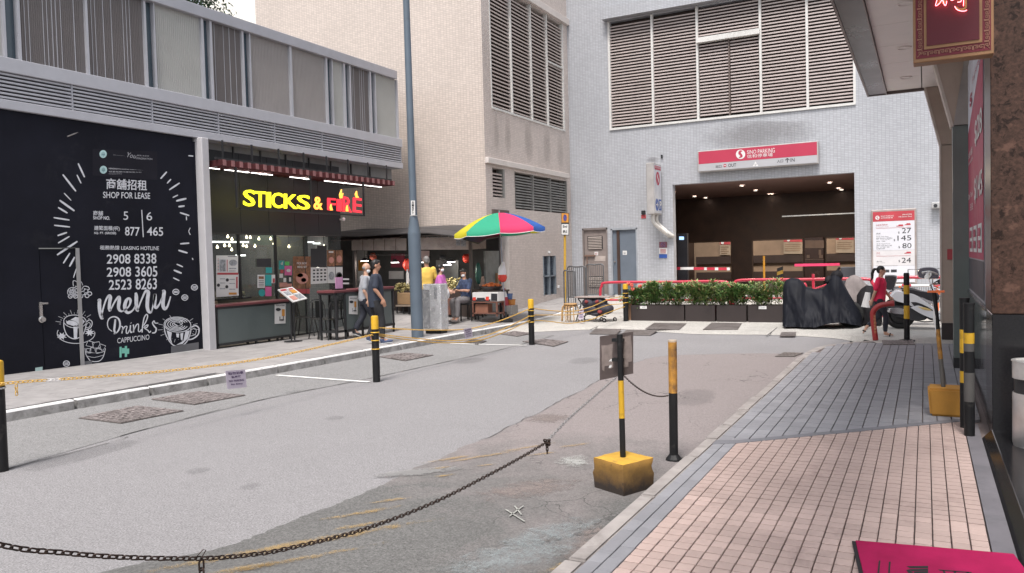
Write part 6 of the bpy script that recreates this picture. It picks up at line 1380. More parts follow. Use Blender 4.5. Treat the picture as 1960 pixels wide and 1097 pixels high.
for (x0, y0, x1, y1, tilt), X, lab in (((431, 710, 472, 745, -6), -7.15, 'lilac laminated notice hung on the long yellow chain'), ((887, 630, 905, 649, 0), -7.1, 'lilac notice hanging between the chains near the drain grate'), ((979, 592, 999, 615, 0), None, '')):
    if X is None: continue
    pl = onX(X); t = thing('hanging_notice', lab, 'notice', pl((x0+x1)/2, y0)); cs = [(x0, y0+tilt*.0), (x1-3, y0-3), (x1, y1-4), (x0+4, y1)]; b = MB(); b.prism([pl(*c) for c in cs], XP*.003); b.build('card', mPur, t)
    q = quad_fn(pl(*cs[3]), pl(*cs[2]), pl(*cs[0]), pl(*cs[1])); b = MB()
    for s_, u0, u1, v0, v1 in (('請勿泊車', .12, .88, .76, .92), ('私家路', .25, .75, .56, .7), ('NO PARKING', .12, .88, .36, .48), ('No Entry', .2, .8, .16, .28)):
        text(b, s_, q(u0, v0), q(u1, v0), q(u0, v1), q(u1, v1), out=.006, bold=.03)
    part('print', b, mInk, t)
t = thing('hanging_notice', 'small lilac notice hung beside the wooden stool', 'notice', PY(1115, 592, 18.3)); b = MB(); pl = onY(18.3); b.prism([pl(*c) for c in ((1108, 592), (1117, 590), (1117, 611), (1107, 612))], YP*.003); b.build('card', mPur, t); b = MB()
for k in range(4): rectpx(b, pl, 1109, 594+k*4, 1115.5, 595.4+k*4, nY, .004)
part('print', b, mInk, t)

# ------------------------------------------------------------------ board on post in painted concrete block
blk = thing('weighted_sign_post', 'yellow and black post with a square metal board standing in a yellow painted concrete block', 'sign post', (-2.05, 5.75, 0))
mBlockY = M('block_yellow', (.6, .34, .04), .75, var=.2, scale=5, bs=50, bp=.4, dirt=.55, dcol=(.16, .1, .04), dscale=5)
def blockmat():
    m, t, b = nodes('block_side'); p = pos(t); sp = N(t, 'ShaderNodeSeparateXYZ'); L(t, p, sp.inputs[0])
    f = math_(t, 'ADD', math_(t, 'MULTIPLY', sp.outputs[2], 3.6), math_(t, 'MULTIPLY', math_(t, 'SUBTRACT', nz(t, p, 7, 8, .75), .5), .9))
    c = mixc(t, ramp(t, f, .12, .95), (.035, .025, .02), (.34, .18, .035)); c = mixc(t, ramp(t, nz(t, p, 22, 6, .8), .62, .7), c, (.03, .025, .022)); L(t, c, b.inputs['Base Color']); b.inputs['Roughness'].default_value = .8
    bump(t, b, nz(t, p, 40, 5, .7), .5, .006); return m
mBS = blockmat()
F0 = G(1194, 953); vd = Vector((F0.x, F0.y, 0)).normalized(); hdg = .236; sd_ = hdg*1.414; pd = Vector((vd.y, -vd.x, 0)); ex, ey = (vd+pd).normalized(), (vd-pd).normalized(); cc = F0+vd*hdg; hh = .245
mb = MB(); rot = Matrix((ex, ey, ZP)).transposed(); mb.obox(cc+ZP*hh/2, (sd_, sd_, hh), rot); bm = mb.bm
for v in bm.verts:
    if v.co.z < .01: v.co = cc+(v.co-cc)*.93; v.co.z = 0
bmesh.ops.subdivide_edges(bm, edges=bm.edges, cuts=7, use_grid_fill=True)
for v in bm.verts:
    k = noise.noise(v.co*9)*.008; out = (v.co-(cc+ZP*hh/2)); e_ = [abs(out.dot(ex))/sd_*2, abs(out.dot(ey))/sd_*2, abs(out.z)/hh*2]
    if sum(a > .97 for a in e_) >= 2: v.co -= out.normalized()*(.008+abs(noise.noise(v.co*14))*.016)
    elif v.co.z > .01: v.co += out.normalized()*k
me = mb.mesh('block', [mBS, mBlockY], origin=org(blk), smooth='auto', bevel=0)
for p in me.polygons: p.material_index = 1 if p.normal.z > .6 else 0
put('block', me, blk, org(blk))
pb_ = cc+ZP*hh; pt_ = Vector((PY(1186, 640, cc.y).x, cc.y, PY(1186, 640, cc.y).z))
zy = [hh, PY(1187, 800, cc.y).z, PY(1187, 728, cc.y).z, pt_.z]
for a, c, m_ in ((zy[0], zy[1], mBk), (zy[1], zy[2], mYe), (zy[2], zy[3], mBk)):
    u0, u1 = (a-hh)/(pt_.z-hh), (c-hh)/(pt_.z-hh); mb = MB(); mb.tube([pb_.lerp(pt_, u0), pb_.lerp(pt_, u1)], .022, 16); mb.build('post_band', m_, blk, smooth='auto')
# board faces away to the left; plate plane set by its two side edges
YBd = cc.y+.035; bl, br_ = PY(1148, 728, YBd+.06), PY(1212, 715, YBd-.03); tl, tr_ = PY(1148, 644, YBd+.06), PY(1212, 635, YBd-.03)
mb = MB(); mb.prism([bl, br_, tr_, tl], (-.001, .004, 0)); bdo = mb.build('board', M('dull_metal', (.105, .08, .075), .5, metal=.3, var=.2, scale=6, bs=40, bp=.1, dirt=.3, dcol=(.05, .035, .03)), blk)
q = quad_fn(bl, br_, tl, tr_); n_ = (br_-bl).cross(tl-bl).normalized(); b = MB(); random.seed(11)
def frag(u0, v0, u1, v1, off=.002):
    P = []
    for a, c in ((u0, v0), ((u0+u1)/2, v0), (u1, v0), (u1, (v0+v1)/2), (u1, v1), ((u0+u1)/2, v1), (u0, v1), (u0, (v0+v1)/2)): P.append(q(a+random.uniform(-.02, .02), c+random.uniform(-.02, .02))+n_*off)
    b.face(P)
frag(.07, .3, .4, .78); frag(.07, .2, .16, .5, .003); frag(.28, .22, .4, .42, .003); frag(.7, .3, .95, .92); frag(.72, .2, .86, .5, .003)
part('tape_residue', b, M('tape', (.2, .16, .145), .7, var=.2, scale=20, dirt=.4, dcol=(.12, .09, .08)), blk)
b = MB(); frag(.3, .38, .38, .43, .005); frag(.3, .24, .36, .3, .005); part('paper_scrap', b, mPaper, blk)
mb = MB()
for z in (.86, .4):
    p = q(.6, z); mb.box(p.x-.045, p.x+.045, p.y-.05, p.y+.0, p.z-.012, p.z+.012)
mb.build('clamp', mBk, blk)
# leaning bollard near the kerb
lb_ = thing('leaning_bollard', 'worn yellow and black metal bollard with rust spots leaning by the right kerb', 'bollard', bE); tp = PY(1287, 651, bE.y); tp.x += .0
for a, c, m_ in ((0, .04, mBk), (.04, .565, mBk), (.565, .985, mYeW), (.985, 1, M('post_cap', (.5, .4, .3), .6))):
    mb = MB(); r = .037 if a or c > .5 else .045; A, B = bE.lerp(tp, a), bE.lerp(tp, c); mb.tube([A, B], r, 20); mb.build('band', m_, lb_, smooth='auto')
mb = MB(); mb.lathe(bE, [(.075, -.005), (.07, .02), (.045, .05), (.038, .06)], 14, sx=1, sy=.9); mb.box(bE.x+.02, bE.x+.1, bE.y-.02, bE.y+.02, 0, .03); mb.build('foot', mBk, lb_)

# ------------------------------------------------------------------ right side posts
yb_ = thing('weighted_post', 'leaning striped pole in an orange yellow concrete block by the granite wall', 'post', (.16, 8.72, .13))
fa, fb_ = G(1778, 796, .13), G(1845, 797, .13); top = PY(1774, 743, fa.y).z; mb = MB(); mb.hull8([(fa.x+.01, fa.y, .13), (fb_.x, fa.y, .13), (fb_.x, fa.y+.3, .13), (fa.x+.01, fa.y+.3, .13)], [(fa.x-.01, fa.y, top), (fb_.x, fa.y, top), (fb_.x, fa.y+.3, top), (fa.x-.01, fa.y+.3, top)])
mb.build('block', M('block_orange', (.42, .2, .03), .7, var=.15, scale=4, bs=40, bp=.3, dirt=.3, dcol=(.25, .13, .03), dscale=3), yb_, bevel=.02, seg=2)
yc = fa.y+.13; A = PY(1806, 744, yc); B = PY(1788, 560, yc)
for u0, u1, m_, r in ((0, .31, M('post_grey', (.09, .085, .08), .6), .021), (.31, .62, mYeW, .021), (.62, 1, mBk, .022)):
    mb = MB(); mb.tube([A.lerp(B, u0), A.lerp(B, u1)], r, 14); mb.build('band', m_, yb_, smooth='auto')
mb = MB(); a_, b_ = PY(1786, 575, yc-.03), PY(1796, 640, yc-.03); mb.prism([PY(1785, 568, yc-.01), PY(1789, 575, yc-.02), PY(1792, 640, yc-.02), PY(1786, 612, yc-.01)], (0, .004, 0)); mb.build('paper_strip', mPaper, yb_)
mb = MB(); mb.box(B.x-.06, B.x+.09, yc-.03, yc+.03, B.z, B.z+.02); mb.build('orange_cap', M('orange', (.75, .16, .04), .5), yb_)
for (px, w_, y, z1p, lab, bands) in ((1855, .042, 7.86, 581, 'front one of two black posts with a yellow band against the granite wall', [(0, .26, 'k'), (.26, .48, 'g'), (.48, .64, 'k'), (.64, .7, 'g'), (.7, .78, 'y'), (.78, 1, 'k')]), (1846.5, .04, 8.2, 571, 'rear one of two black posts with yellow bands against the granite wall', [(0, .35, 'k'), (.35, .44, 'y'), (.44, .58, 'k'), (.58, .76, 'y'), (.76, 1, 'k')])):
    p = PY(px, 700, y); h = PY(px, z1p, y).z-.13; t = thing('wall_post', lab, 'post', (p.x, y, .13), 'posts against the granite wall')
    for a, c, k in bands: mb = MB(); mb.lathe((p.x, y, .13), [(w_, a*h), (w_, c*h)], 18); mb.build('band', {'k': mBk, 'y': mYe, 'g': M('post_grey', None)}[k], t, smooth='auto')
    mb = MB(); mb.lathe((p.x, y, .13+h), [(w_+.003, -.012), (w_+.003, .004)], 18); mb.build('cap', mBk, t)
fp = G(1736, 652, .13); t = bollard('footed_bollard', 'slim black and yellow bollard with a round foot plate beside the bent red pipe', fp.x, fp.y, .12, 1.22, .048, [(0, .33, mBk), (.33, .52, mYe), (.52, .69, mBk), (.69, .82, mYe), (.82, 1, mBk)]); mb = MB(); mb.lathe((fp.x, fp.y, .12), [(.13, 0), (.13, .02), (.06, .04)], 18); mb.build('foot_plate', mBk, t)
rp = G(1676, 651, .13); mRPipe = M('pipe_red', (.33, .03, .03), .4, var=.15, dirt=.3, dcol=(.15, .02, .02)); t = thing('bent_red_pipe', 'bent dark red pipe barrier with gold lettering rising from the pavement corner', 'barrier', rp)
pts = catmull([rp, PY(1671, 610, rp.y), PY(1672, 596, rp.y), PY(1682, 586, rp.y), PY(1698, 582, rp.y), PY(1712, 581, rp.y)], 6); mb = MB(); mb.tube(pts, .048, 16); mb.build('pipe', mRPipe, t, smooth='auto')
mb = MB(); e = pts[-1]; mb.lathe(e-XP*.06, [(.055, 0), (.055, .05), (.04, .06)], 16, (1, 0, 0)); mb.build('end_collar', mRPipe, t)
b = MB(); YT = onY(rp.y-.05)
for k in range(6): textpx(b, '消防通道請勿阻塞'[k], YT, 1671.6+k*.3, 603+k*6, 1675.6+k*.3, 608+k*6, out=0)
part('lettering', b, M('gold_text', (.55, .33, .15), .5), t)

# ------------------------------------------------------------------ lamp post, wrapped cabinet
lp_ = thing('lamp_post', 'tall grey green lamp post with a wide lower sleeve and a white number strip', 'lamp post', (-9.81, 14.1, .13)); mLP = M('lamp_paint', (.1, .13, .165), .5, var=.12, scale=1.5, bs=40, bp=.05, dirt=.15, dcol=(.06, .07, .08))
o_ = Vector((-9.79, 14.1, .13)); f_ = lambda z: Vector((o_.x-.004*z, o_.y, o_.z+z))
mb = MB(); mb.tube([f_(0), f_(2.2)], [.132, .136], 24); mb.build('sleeve', mLP, lp_, smooth='auto'); mb = MB(); mb.tube([f_(2.2), f_(2.28), f_(2.62), f_(2.64)], [.137, .137, .083, .083], 24); mb.build('collar', mLP, lp_, smooth='auto'); mb = MB(); mb.tube([f_(2.64), f_(12)], [.08, .06], 24); mb.build('shaft', mLP, lp_, smooth='auto')
mb = MB(); mb.tube([f_(2.62), f_(2.635)], [.087, .087], 24); mb.build('ring', mPale, lp_)
b = MB(); pl = onY(o_.y-.09); slab_px(b, pl, [(786.5, 384), (794, 384), (794.5, 412), (787, 412)], nY, -.01, .002); b.build('number_strip', mPaper, lp_); b = MB()
for k, s_ in enumerate('5157Y'): textpx(b, s_, pl, 788.5, 386+k*5, 792.5, 390+k*5, out=.006, bold=.02)
part('number_lettering', b, mPBlk, lp_)
cb = thing('wrapped_cabinet', 'slim metal control cabinet wrapped in clear plastic beside the lamp post', 'cabinet', (-9.88, 14.95, .12)); x0, x1 = -10.12, -9.66; mCab = M('cabinet_white', (.6, .6, .62), .35, var=.08, scale=3)
z1 = 1.24; mb = MB(); mb.box(x0, x1, 14.85, 15.15, .2, z1); mb.build('body', mCab, cb, bevel=.01); mb = MB(); mb.box(x0+.02, x1-.02, 14.87, 15.13, .12, .2); mb.build('plinth', mBk, cb)
mb = MB(); mb.box(x0-.006, x0+.17, 14.84, 14.853, .24, z1-.12); mb.build('side_strip', M('cabinet_dark', (.16, .17, .19), .3), cb); b = MB(); pl = onY(14.84); slab_px(b, pl, [(831, 550), (836, 550), (836, 572), (831, 572)], nY, .002, .006); b.build('label', M('cab_label', (.22, .23, .26), .5), cb)
m, t_, b_ = nodes('wrap_film'); t_.nodes.remove(b_); o = t_.nodes['Material Output']; tr = N(t_, 'ShaderNodeBsdfTransparent'); gl = N(t_, 'ShaderNodeBsdfGlossy'); gl.inputs['Roughness'].default_value = .2; df = N(t_, 'ShaderNodeBsdfDiffuse'); df.inputs[0].default_value = (.7, .7, .72, 1)
bp_ = N(t_, 'ShaderNodeBump'); bp_.inputs['Strength'].default_value = 1; bp_.inputs['Distance'].default_value = .02; L(t_, nz(t_, mapv(t_, pos(t_), (4, 4, 14), (.3, .5, .2)), 2.5, 6, .7, 1.5), bp_.inputs['Height']); L(t_, bp_.outputs[0], gl.inputs['Normal']); L(t_, bp_.outputs[0], df.inputs['Normal'])
m1 = N(t_, 'ShaderNodeMixShader'); m1.inputs[0].default_value = .3; L(t_, gl.outputs[0], m1.inputs[1]); L(t_, df.outputs[0], m1.inputs[2]); m2 = N(t_, 'ShaderNodeMixShader'); L(t_, ramp(t_, nz(t_, pos(t_), 6, 6, .7, 1), .3, .8), m2.inputs[0]); L(t_, tr.outputs[0], m2.inputs[1]); L(t_, m1.outputs[0], m2.inputs[2]); L(t_, m2.outputs[0], o.inputs[0])
mb = MB(); mb.box(x0-.015, x1+.015, 14.83, 15.17, .2, z1+.012); mb.build('plastic_wrap', m, cb, bevel=.02)
# end sign post
ep = thing('end_sign_post', 'thin yellow post with a small orange and white End sign plate', 'sign post', (-9.5, 21.5, .15)); px0 = PY(1081, 580, 21.5); px1 = PY(1082, 450, 21.5); mb = MB(); mb.tube([(px0.x, 21.5, .14), (px1.x, 21.5, 3.0)], .038, 12); mb.build('post', M('post_ochre', (.5, .3, .04), .5, dirt=.3, dcol=(.2, .12, .04)), ep, smooth='auto')
pl = onY(21.44); b = MB(); slab_px(b, pl, [(1074.5, 407), (1089.5, 408), (1089, 451), (1074.5, 450)], nY, -.01, .01); b.build('plate', mPBlk, ep)
b = MB(); slab_px(b, pl, [(1075.3, 408), (1088.8, 409), (1088.5, 426), (1075.3, 426)], nY, .012, .015); b.build('orange_panel', M('sign_orange_panel', (.6, .27, .05), .5), ep); b = MB(); slab_px(b, pl, [(1075.3, 429), (1088.5, 429), (1088.3, 449.5), (1075.3, 449)], nY, .012, .015); b.build('white_panel', mPaper, ep)
b = MB(); b.face([pl(1082+3.4*math.cos(a), 417+6.5*math.sin(a))+nY*.019 for a in [k*.3142 for k in range(20)]]); part('blue_disc', b, M('sign_blue', None), ep); b = MB()
P = [pl(1082+3*math.cos(a), 417+6*math.sin(a))+nY*.022 for a in [k*.3142 for k in range(21)]]
for p, q2 in zip(P, P[1:]): b.bar(p, q2, .012, .003)
b.bar(pl(1080.3, 412.5)+nY*.022, pl(1083.8, 421.5)+nY*.022, .012, .003); b.build('red_ring', mPRed, ep)
b = MB(); textpx(b, 'End', pl, 1078, 431, 1086, 436, out=.018, bold=.02); textpx(b, '終止', pl, 1078, 440, 1086.5, 446.5, out=.018, bold=.03); part('lettering', b, mPBlk, ep)

# ------------------------------------------------------------------ crowd barriers, rails
mGalvD = M('barrier_grey', (.13, .13, .135), .45, metal=.5, var=.15)
def crowd(p, q, h, n_, lab, hooks=False):
    p, q = Vector(p), Vector(q); t = thing('crowd_barrier', lab, 'barrier', p, 'grey crowd barriers by the service door'); d = (q-p); mb = MB()
    mb.tube(catmull([p, p+ZP*h*.8, p+d*.05+ZP*h, p+d*.5+ZP*h, q-d*.05+ZP*h, q+ZP*h*.8, q], 5), .022, 8); mb.tube([p+ZP*.18, q+ZP*.18], .018, 8); mb.build('frame', mGalvD, t, smooth='auto')
    s = MB(); s.tube([(0, 0, .18), (0, 0, h-.01)], .009, 6); me = s.mesh('bar', mGalvD)
    for k in range(1, n_): c = p+d*k/n_; o = put('bar', me, t, c)
zb_ = .2
crowd(PY(1081, 592, 20.9), PY(1102, 594, 20.9), 1.12, 5, 'short grey crowd barrier just right of the yellow post'); crowd(PY(1088, 580, 21.9), PY(1122, 581, 21.9), 1.1, 9, 'grey crowd barrier standing behind the trolley'); crowd(PY(1124, 575, 22.6), PY(1156, 575, 22.6), 1.1, 9, 'grey crowd barrier in front of the brown service door')
mRail = M('rail_red', (.5, .03, .06), .35, var=.1, coat=.3, dirt=.15, dcol=(.3, .1, .1))
def rail(lab, pts, r=.038, posts=(), low=None):
    t = thing('red_rail', lab, 'railing', pts[0], 'red tubular rails in front of the garage'); mb = MB(); mb.tube(pts, r, 12); mb.build('top_rail', mRail, t, smooth='auto')
    for a, c in posts: mb = MB(); mb.tube([a, c], .035, 10); mb.build('post', mRail, t)
    if low: mb = MB(); mb.tube(low, .028, 10); mb.build('lower_rail', mRail, t)
gz = lambda y: hf(-5, y)
def hoop(x0, x1, y, h, lab, **k):
    z = gz(y); H = z+h; rail(lab, catmull([(x0, y, z), (x0, y, H-.3), (x0+.05, y, H-.1), (x0+.25, y, H), ((x0+x1)/2, y, H), (x1-.25, y, H), (x1-.05, y, H-.1), (x1, y, H-.3), (x1, y, z)], 5), **k)
YRl = 20.6; e0, e1, e2, e3 = PY(1149, 560, YRl).x, PY(1398, 560, YRl).x, PY(1400, 560, YRl).x+.04, PY(1674, 560, YRl).x
hR = PY(1270, 540, YRl).z-gz(YRl)
hoop(e0, e1, YRl, hR, 'red tubular hoop rail behind the left planters', low=[(e0, YRl, .55), (e1, YRl, .55)])
hoop(e2, e3, YRl, hR+.03, 'red tubular hoop rail behind the covered motorcycles', posts=[((PY(1557, 560, YRl).x, YRl, gz(YRl)), (PY(1557, 560, YRl).x, YRl, 1.2))], low=[(e2, YRl, .6), (e3, YRl, .6)])
pz_ = PY(1540, 545, YRl-.15); rpst = thing('red_post', 'short thick red post behind the black motorcycle cover', 'post', (pz_.x, YRl-.15, .13)); mb = MB(); mb.tube([(pz_.x, YRl-.15, .13), (pz_.x, YRl-.15, pz_.z)], .06, 14); mb.lathe((pz_.x, YRl-.15, pz_.z), [(.05, 0), (.03, .05)], 12); mb.build('post', mRail, rpst, smooth='auto')
mb = MB(); mb.tube([(pz_.x, YRl-.15, .75), (pz_.x+.65, YRl-.15, 1.0)], .02, 8); mb.build('brace', mRail, rpst)
YR3 = 20.6; f0 = PY(1690, 540, YR3).x; hoop(f0, 1.2, YR3, hR+.05, 'red tubular rail behind the scooters below the price board')
t = thing('tape_rail', 'white and red banded rail behind the scooters', 'railing', (-.6, 20.3, .13)); a, c = PY(1690, 546, 20.3), PY(1800, 547, 20.3)
for k in range(6): mb = MB(); mb.tube([a.lerp(c, k/6), a.lerp(c, (k+1)/6)], .03, 10); mb.build('band', mWhP if k % 3 < 2 else mRail, t)
for k in (0.3, .95): mb = MB(); p = a.lerp(c, k); mb.tube([(p.x, p.y, .13), p], .03, 8); mb.build('post', M('orange', None), t)
wf = thing('wire_fence', 'thin grey mesh fence panel behind the scooters', 'fence', PY(1740, 560, 22.5)); mb = MB(); a, c = PY(1738, 516, 22.5), PY(1803, 514, 22.5); mb.tube([(a.x, 22.5, .2), a, c, (c.x, 22.5, .2)], .018, 6); mb.tube([(a.x+.55, 22.5, .2), (a.x+.55, 22.5, a.z)], .018, 6)
for k in range(16): x = lerp(a.x, c.x, k/15); mb.tube([(x, 22.5, .25), (x, 22.5, a.z-.4)], .006, 4)
mb.build('frame', mGalvD, wf)

# ------------------------------------------------------------------ planters and shrubs
mPot = M('planter_brown', (.032, .023, .022), .55, var=.12, bs=30, bp=.05); mLeaf = M('leaf', (.12, .23, .07), .45, var=.5, scale=14, spec=.4); mLeaf2 = M('leaf_olive', (.25, .29, .11), .5, var=.35, scale=14); mLeafR = M('leaf_bronze', (.4, .2, .12), .5, var=.3, scale=14); mStem = M('plant_stem', (.1, .08, .04), .8)
pls = [(1207, 1310, 0, 'leftmost long'), (1311, 1369, 1, 'second'), (1371, 1429, 0, 'third'), (1431, 1498, 2, 'rightmost')]
yp0 = 19.15
for i, (a, c, kind_, wd) in enumerate(pls):
    x0, x1 = PY(a, 600, yp0).x+.01, PY(c, 600, yp0).x-.01; z0 = hf((x0+x1)/2, yp0)-.005; z1 = PY((a+c)/2, 584.5, yp0).z
    t = thing('planter_box', f'{wd} dark brown planter trough in the row before the entrance', 'planter', ((x0+x1)/2, yp0+.2, z0), 'row of brown planter troughs'); mb = MB(); y1 = yp0+.42; th = .025
    for b_ in ((x0, x1, yp0, yp0+th), (x0, x1, y1-th, y1), (x0, x0+th, yp0+th, y1-th), (x1-th, x1, yp0+th, y1-th)): mb.box(*b_, z0, z1)
    mb.build('trough', mPot, t); mb = MB(); mb.box(x0+th, x1-th, yp0+th, y1-th, z1-.1, z1-.05); mb.build('soil', M('soil', (.05, .035, .025), .95, bs=90, bp=.8), t)
    if i in (0, 3):
        xl = PY(1225 if i == 0 else 1452, 588, yp0).x; mb = MB(); mb.box(xl, xl+.18, yp0-.006, yp0-.001, z1-.09, z1-.02); mb.build('label_plate', mPaper, t); b = MB(); textw(b, 'SINO', (xl+.06, yp0-.007, z1-.07), XP, .09, .03, out=.002); part('label_text', b, mPGry, t)
    # shrub
    s = thing('shrub', ['dense dark green shrub with coral flowers in the leftmost planter', 'leafy green shrub in the second planter', 'green shrub with long pointed shoots in the third planter', 'loose olive shrub with gaps in the rightmost planter'][i], 'shrub', ((x0+x1)/2, yp0+.2, z1-.06), 'shrubs in the planter row')
    st = MB(); fo = MB(); f2 = MB(); f3 = MB(); n_st = int((x1-x0)/.055)*(2 if kind_ < 2 else 1)+8
    for k in range(n_st):
        bx_ = random.uniform(x0+.05, x1-.05); by = random.uniform(yp0+.06, yp0+.36)
        H = random.uniform(.3, .62)*(1.05 if kind_ == 1 else 1)+.1*noise.noise(Vector((bx_*3, i, 0)))
        if kind_ == 2 and .38 < (bx_-x0)/(x1-x0) < .5: H *= .6
        lean = Vector((random.gauss(0, .16), random.gauss(-.05, .16), 1)).normalized(); tip = Vector((bx_, by, z1-.06))+lean*H; b0 = Vector((bx_, by, z1-.06)); mid = b0.lerp(tip, .5)+rv()*.03
        st.tube([b0, mid, tip], [.007, .005, .003], 4)
        nl = int(H*125)
        for j in range(nl):
            u = random.random()**.6*.93+.08; p = b0.lerp(mid, u*2) if u < .5 else mid.lerp(tip, min(1, u*2-1)); a_ = random.random()*6.283; out = Vector((math.cos(a_), math.sin(a_), random.uniform(.1, .9))); d = out.normalized()
            p = p+Vector((math.cos(a_), math.sin(a_), .2))*random.uniform(0, .09)
            tgt = f3 if (u > .9 and random.random() < .12) else f2 if random.random() < .28+.2*(kind_ > 0) else fo
            leaf(tgt, p, d, ZP, random.uniform(.09, .16), random.uniform(.032, .052))
        for j in range(7):
            a_ = j*.9+random.random(); leaf(f2 if random.random() < .6 else fo, tip, Vector((math.cos(a_), math.sin(a_), random.uniform(.4, 1.2))).normalized(), ZP, random.uniform(.08, .13), .028)
    st.build('stems', mStem, s, kind='stuff'); fo.build('foliage', mLeaf, s, kind='stuff', fix=False); f2.build('young_foliage', mLeaf2, s, kind='stuff', fix=False); f3.build('shoot_tips', mLeafR, s, kind='stuff', fix=False)
    if i == 0:
        # flowering part overhanging the left end
        fo = MB(); fl = MB(); st = MB(); c = PY(1208, 572, 19.2)
        for k in range(38):
            p = c+Vector((random.gauss(-.05, .14), random.gauss(.1, .14), random.gauss(0, .14))); st.tube([Vector((x0+.15, yp0+.2, z1-.06)), p.lerp(Vector((x0+.15, yp0+.2, z1)), .4)+rv()*.03, p], [.006, .004, .003], 4)
            for j in range(16): leaf(fo, p+rv()*.04, rv(), ZP, random.uniform(.06, .1), .03)
        for (px, py) in ((1209, 546), (1211, 553), (1225, 548), (1196, 557), (1203, 543)):
            p = PY(px, py, 19.12)
            for j in range(16): fl.ball(p+rv()*.035, .022, 6, 4)
        st.build('side_stems', mStem, s, kind='stuff'); fo.build('side_foliage', mLeaf, s, kind='stuff', fix=False); fl.build('flowers', M('flower_coral', (.62, .13, .09), .6, var=.2), s, kind='stuff')
wb = thing('wooden_box', 'plain tan wooden box behind the left end of the planters', 'box', PY(1203, 606, 19.3)); p = PY(1200, 603, 19.25); q = PY(1207, 577, 19.25); mb = MB(); mb.box(p.x, q.x+.03, 19.25, 19.5, hf(p.x, 19.2), q.z); mb.build('box', M('tan_wood', (.36, .2, .12), .7, var=.2), wb, bevel=.006)

# ------------------------------------------------------------------ stool and trolley
mWood = M('stool_wood', (.45, .27, .12), .5, var=.15, scale=12, bs=40, bp=.1)
sp_ = PY(1091, 603, 18.6); zs = .12; stl = thing('wooden_stool', 'stack of round bentwood stools with pale seats on the concrete', 'stool', (sp_.x, 18.6, zs)); X0, X1 = PY(1076, 600, 18.6).x, PY(1107, 600, 18.6).x; zt5 = PY(1091, 581, 18.6).z
mb = MB(); mb.lathe((sp_.x+.02, 18.6, zt5-.035), [(.16, 0), (.175, .01), (.175, .03), (.16, .04)], 24); mb.build('seat', mWood, stl, smooth='auto')
mb = MB(); mb.lathe((sp_.x-.0, 18.62, zt5-.085), [(.15, 0), (.16, .01), (.16, .03), (.15, .04)], 24); mb.build('lower_seat', mWood, stl, smooth='auto')
for dx, dy in ((-.17, -.1), (.15, -.12), (-.12, .13), (.17, .12), (-.03, -.17), (.05, -.17), (-.06, .17), (-.19, 0)):
    mb = MB(); c = Vector((sp_.x, 18.6, 0)); a = c+Vector((dx*1.12, dy*1.12, zs)); b_ = c+Vector((dx, dy, zt5-.1)); e = c+Vector((dx*.5, dy*.5, zt5-.05)); mb.tube(catmull([a, b_, e], 4), (.014), 8); mb.build('leg', mWood, stl, smooth=True)
tr_ = thing('loaded_trolley', 'folding trolley piled with dark patterned bags under a flat board top', 'trolley', PY(1140, 606, 18.7)); o_ = org(tr_)
Yt = 18.7; TY = onY(Yt); mTB = M('trolley_top', (.32, .26, .24), .6, var=.15)
a, c = TY(1101, 569), TY(1167, 571); mb = MB(); mb.box(a.x, c.x, Yt-.05, Yt+.4, a.z-.015, a.z+.015); mb.build('top_board', mTB, tr_, bevel=.004)
mb = MB(); mb.tube(catmull([TY(1103, 614), TY(1110, 590), TY(1112, 580), TY(1107, 572), (TY(1112, 570).x, Yt, a.z-.03), (TY(1150, 570).x, Yt, a.z-.03)], 5), .016, 8); mb.tube([TY(1106, 612), TY(1128, 600), TY(1160, 606)], .016, 8); mb.tube([TY(1125, 585), TY(1118, 612)], .014, 8); mb.tube([TY(1150, 590), TY(1140, 612)], .014, 8); mb.build('frame', mBk, tr_, smooth='auto')
for px in (1117, 1157, 1169, 1143): 
    c = TY(px, 609); mb = MB(); mb.torus((c.x, Yt+(.3 if px in (1169, 1143) else -.02), hf(c.x, Yt)+.055), .042, .015, Matrix.Rotation(R(90), 3, 'X'), n=16, m=6); w_ = mb.build('wheel', mBk, tr_, smooth=True); mb = MB(); mb.lathe((c.x, Yt+(.3 if px in (1169, 1143) else -.02)-.01, hf(c.x, Yt)+.055), [(.02, 0), (.02, .02)], 10, (0, 1, 0)); mb.build('hub', M('steel', None), tr_)
random.seed(5)
mBag = M('bag_dark', (.03, .028, .04), .7, var=.4, scale=20); mBagR = M('bag_red', (.22, .03, .03), .7)
for (x0, y0, x1, y1, m_) in ((1113, 572, 1138, 590, mBag), (1132, 572, 1158, 588, mBag), (1114, 584, 1146, 602, mBag), (1138, 582, 1170, 601, mBag), (1121, 575, 1127, 580, mBagR), (1141, 575, 1148, 580, mBagR), (1146, 594, 1154, 600, mBagR), (1128, 597, 1150, 605, mBag)):
    p, q = TY(x0, y0), TY(x1, y1); c = (p+q)/2; mb = MB(); mb.ball(c+YP*(.1 if m_ is mBag else -.06), (abs(q.x-p.x)/2*1.15, .17 if m_ is mBag else .04, abs(q.z-p.z)/2*1.2), 12, 9)
    for v in mb.bm.verts: v.co += rv()*.012
    mb.build('bag', m_, tr_, smooth=True)

# ------------------------------------------------------------------ second bar counter, chairs
bc = thing('bar_counter', 'high bar counter with maroon top and a beer poster on its end panel', 'counter', (-11.2, 14.3, .0)); zcn = 1.06; g0 = lambda x, y: hz(x, y)
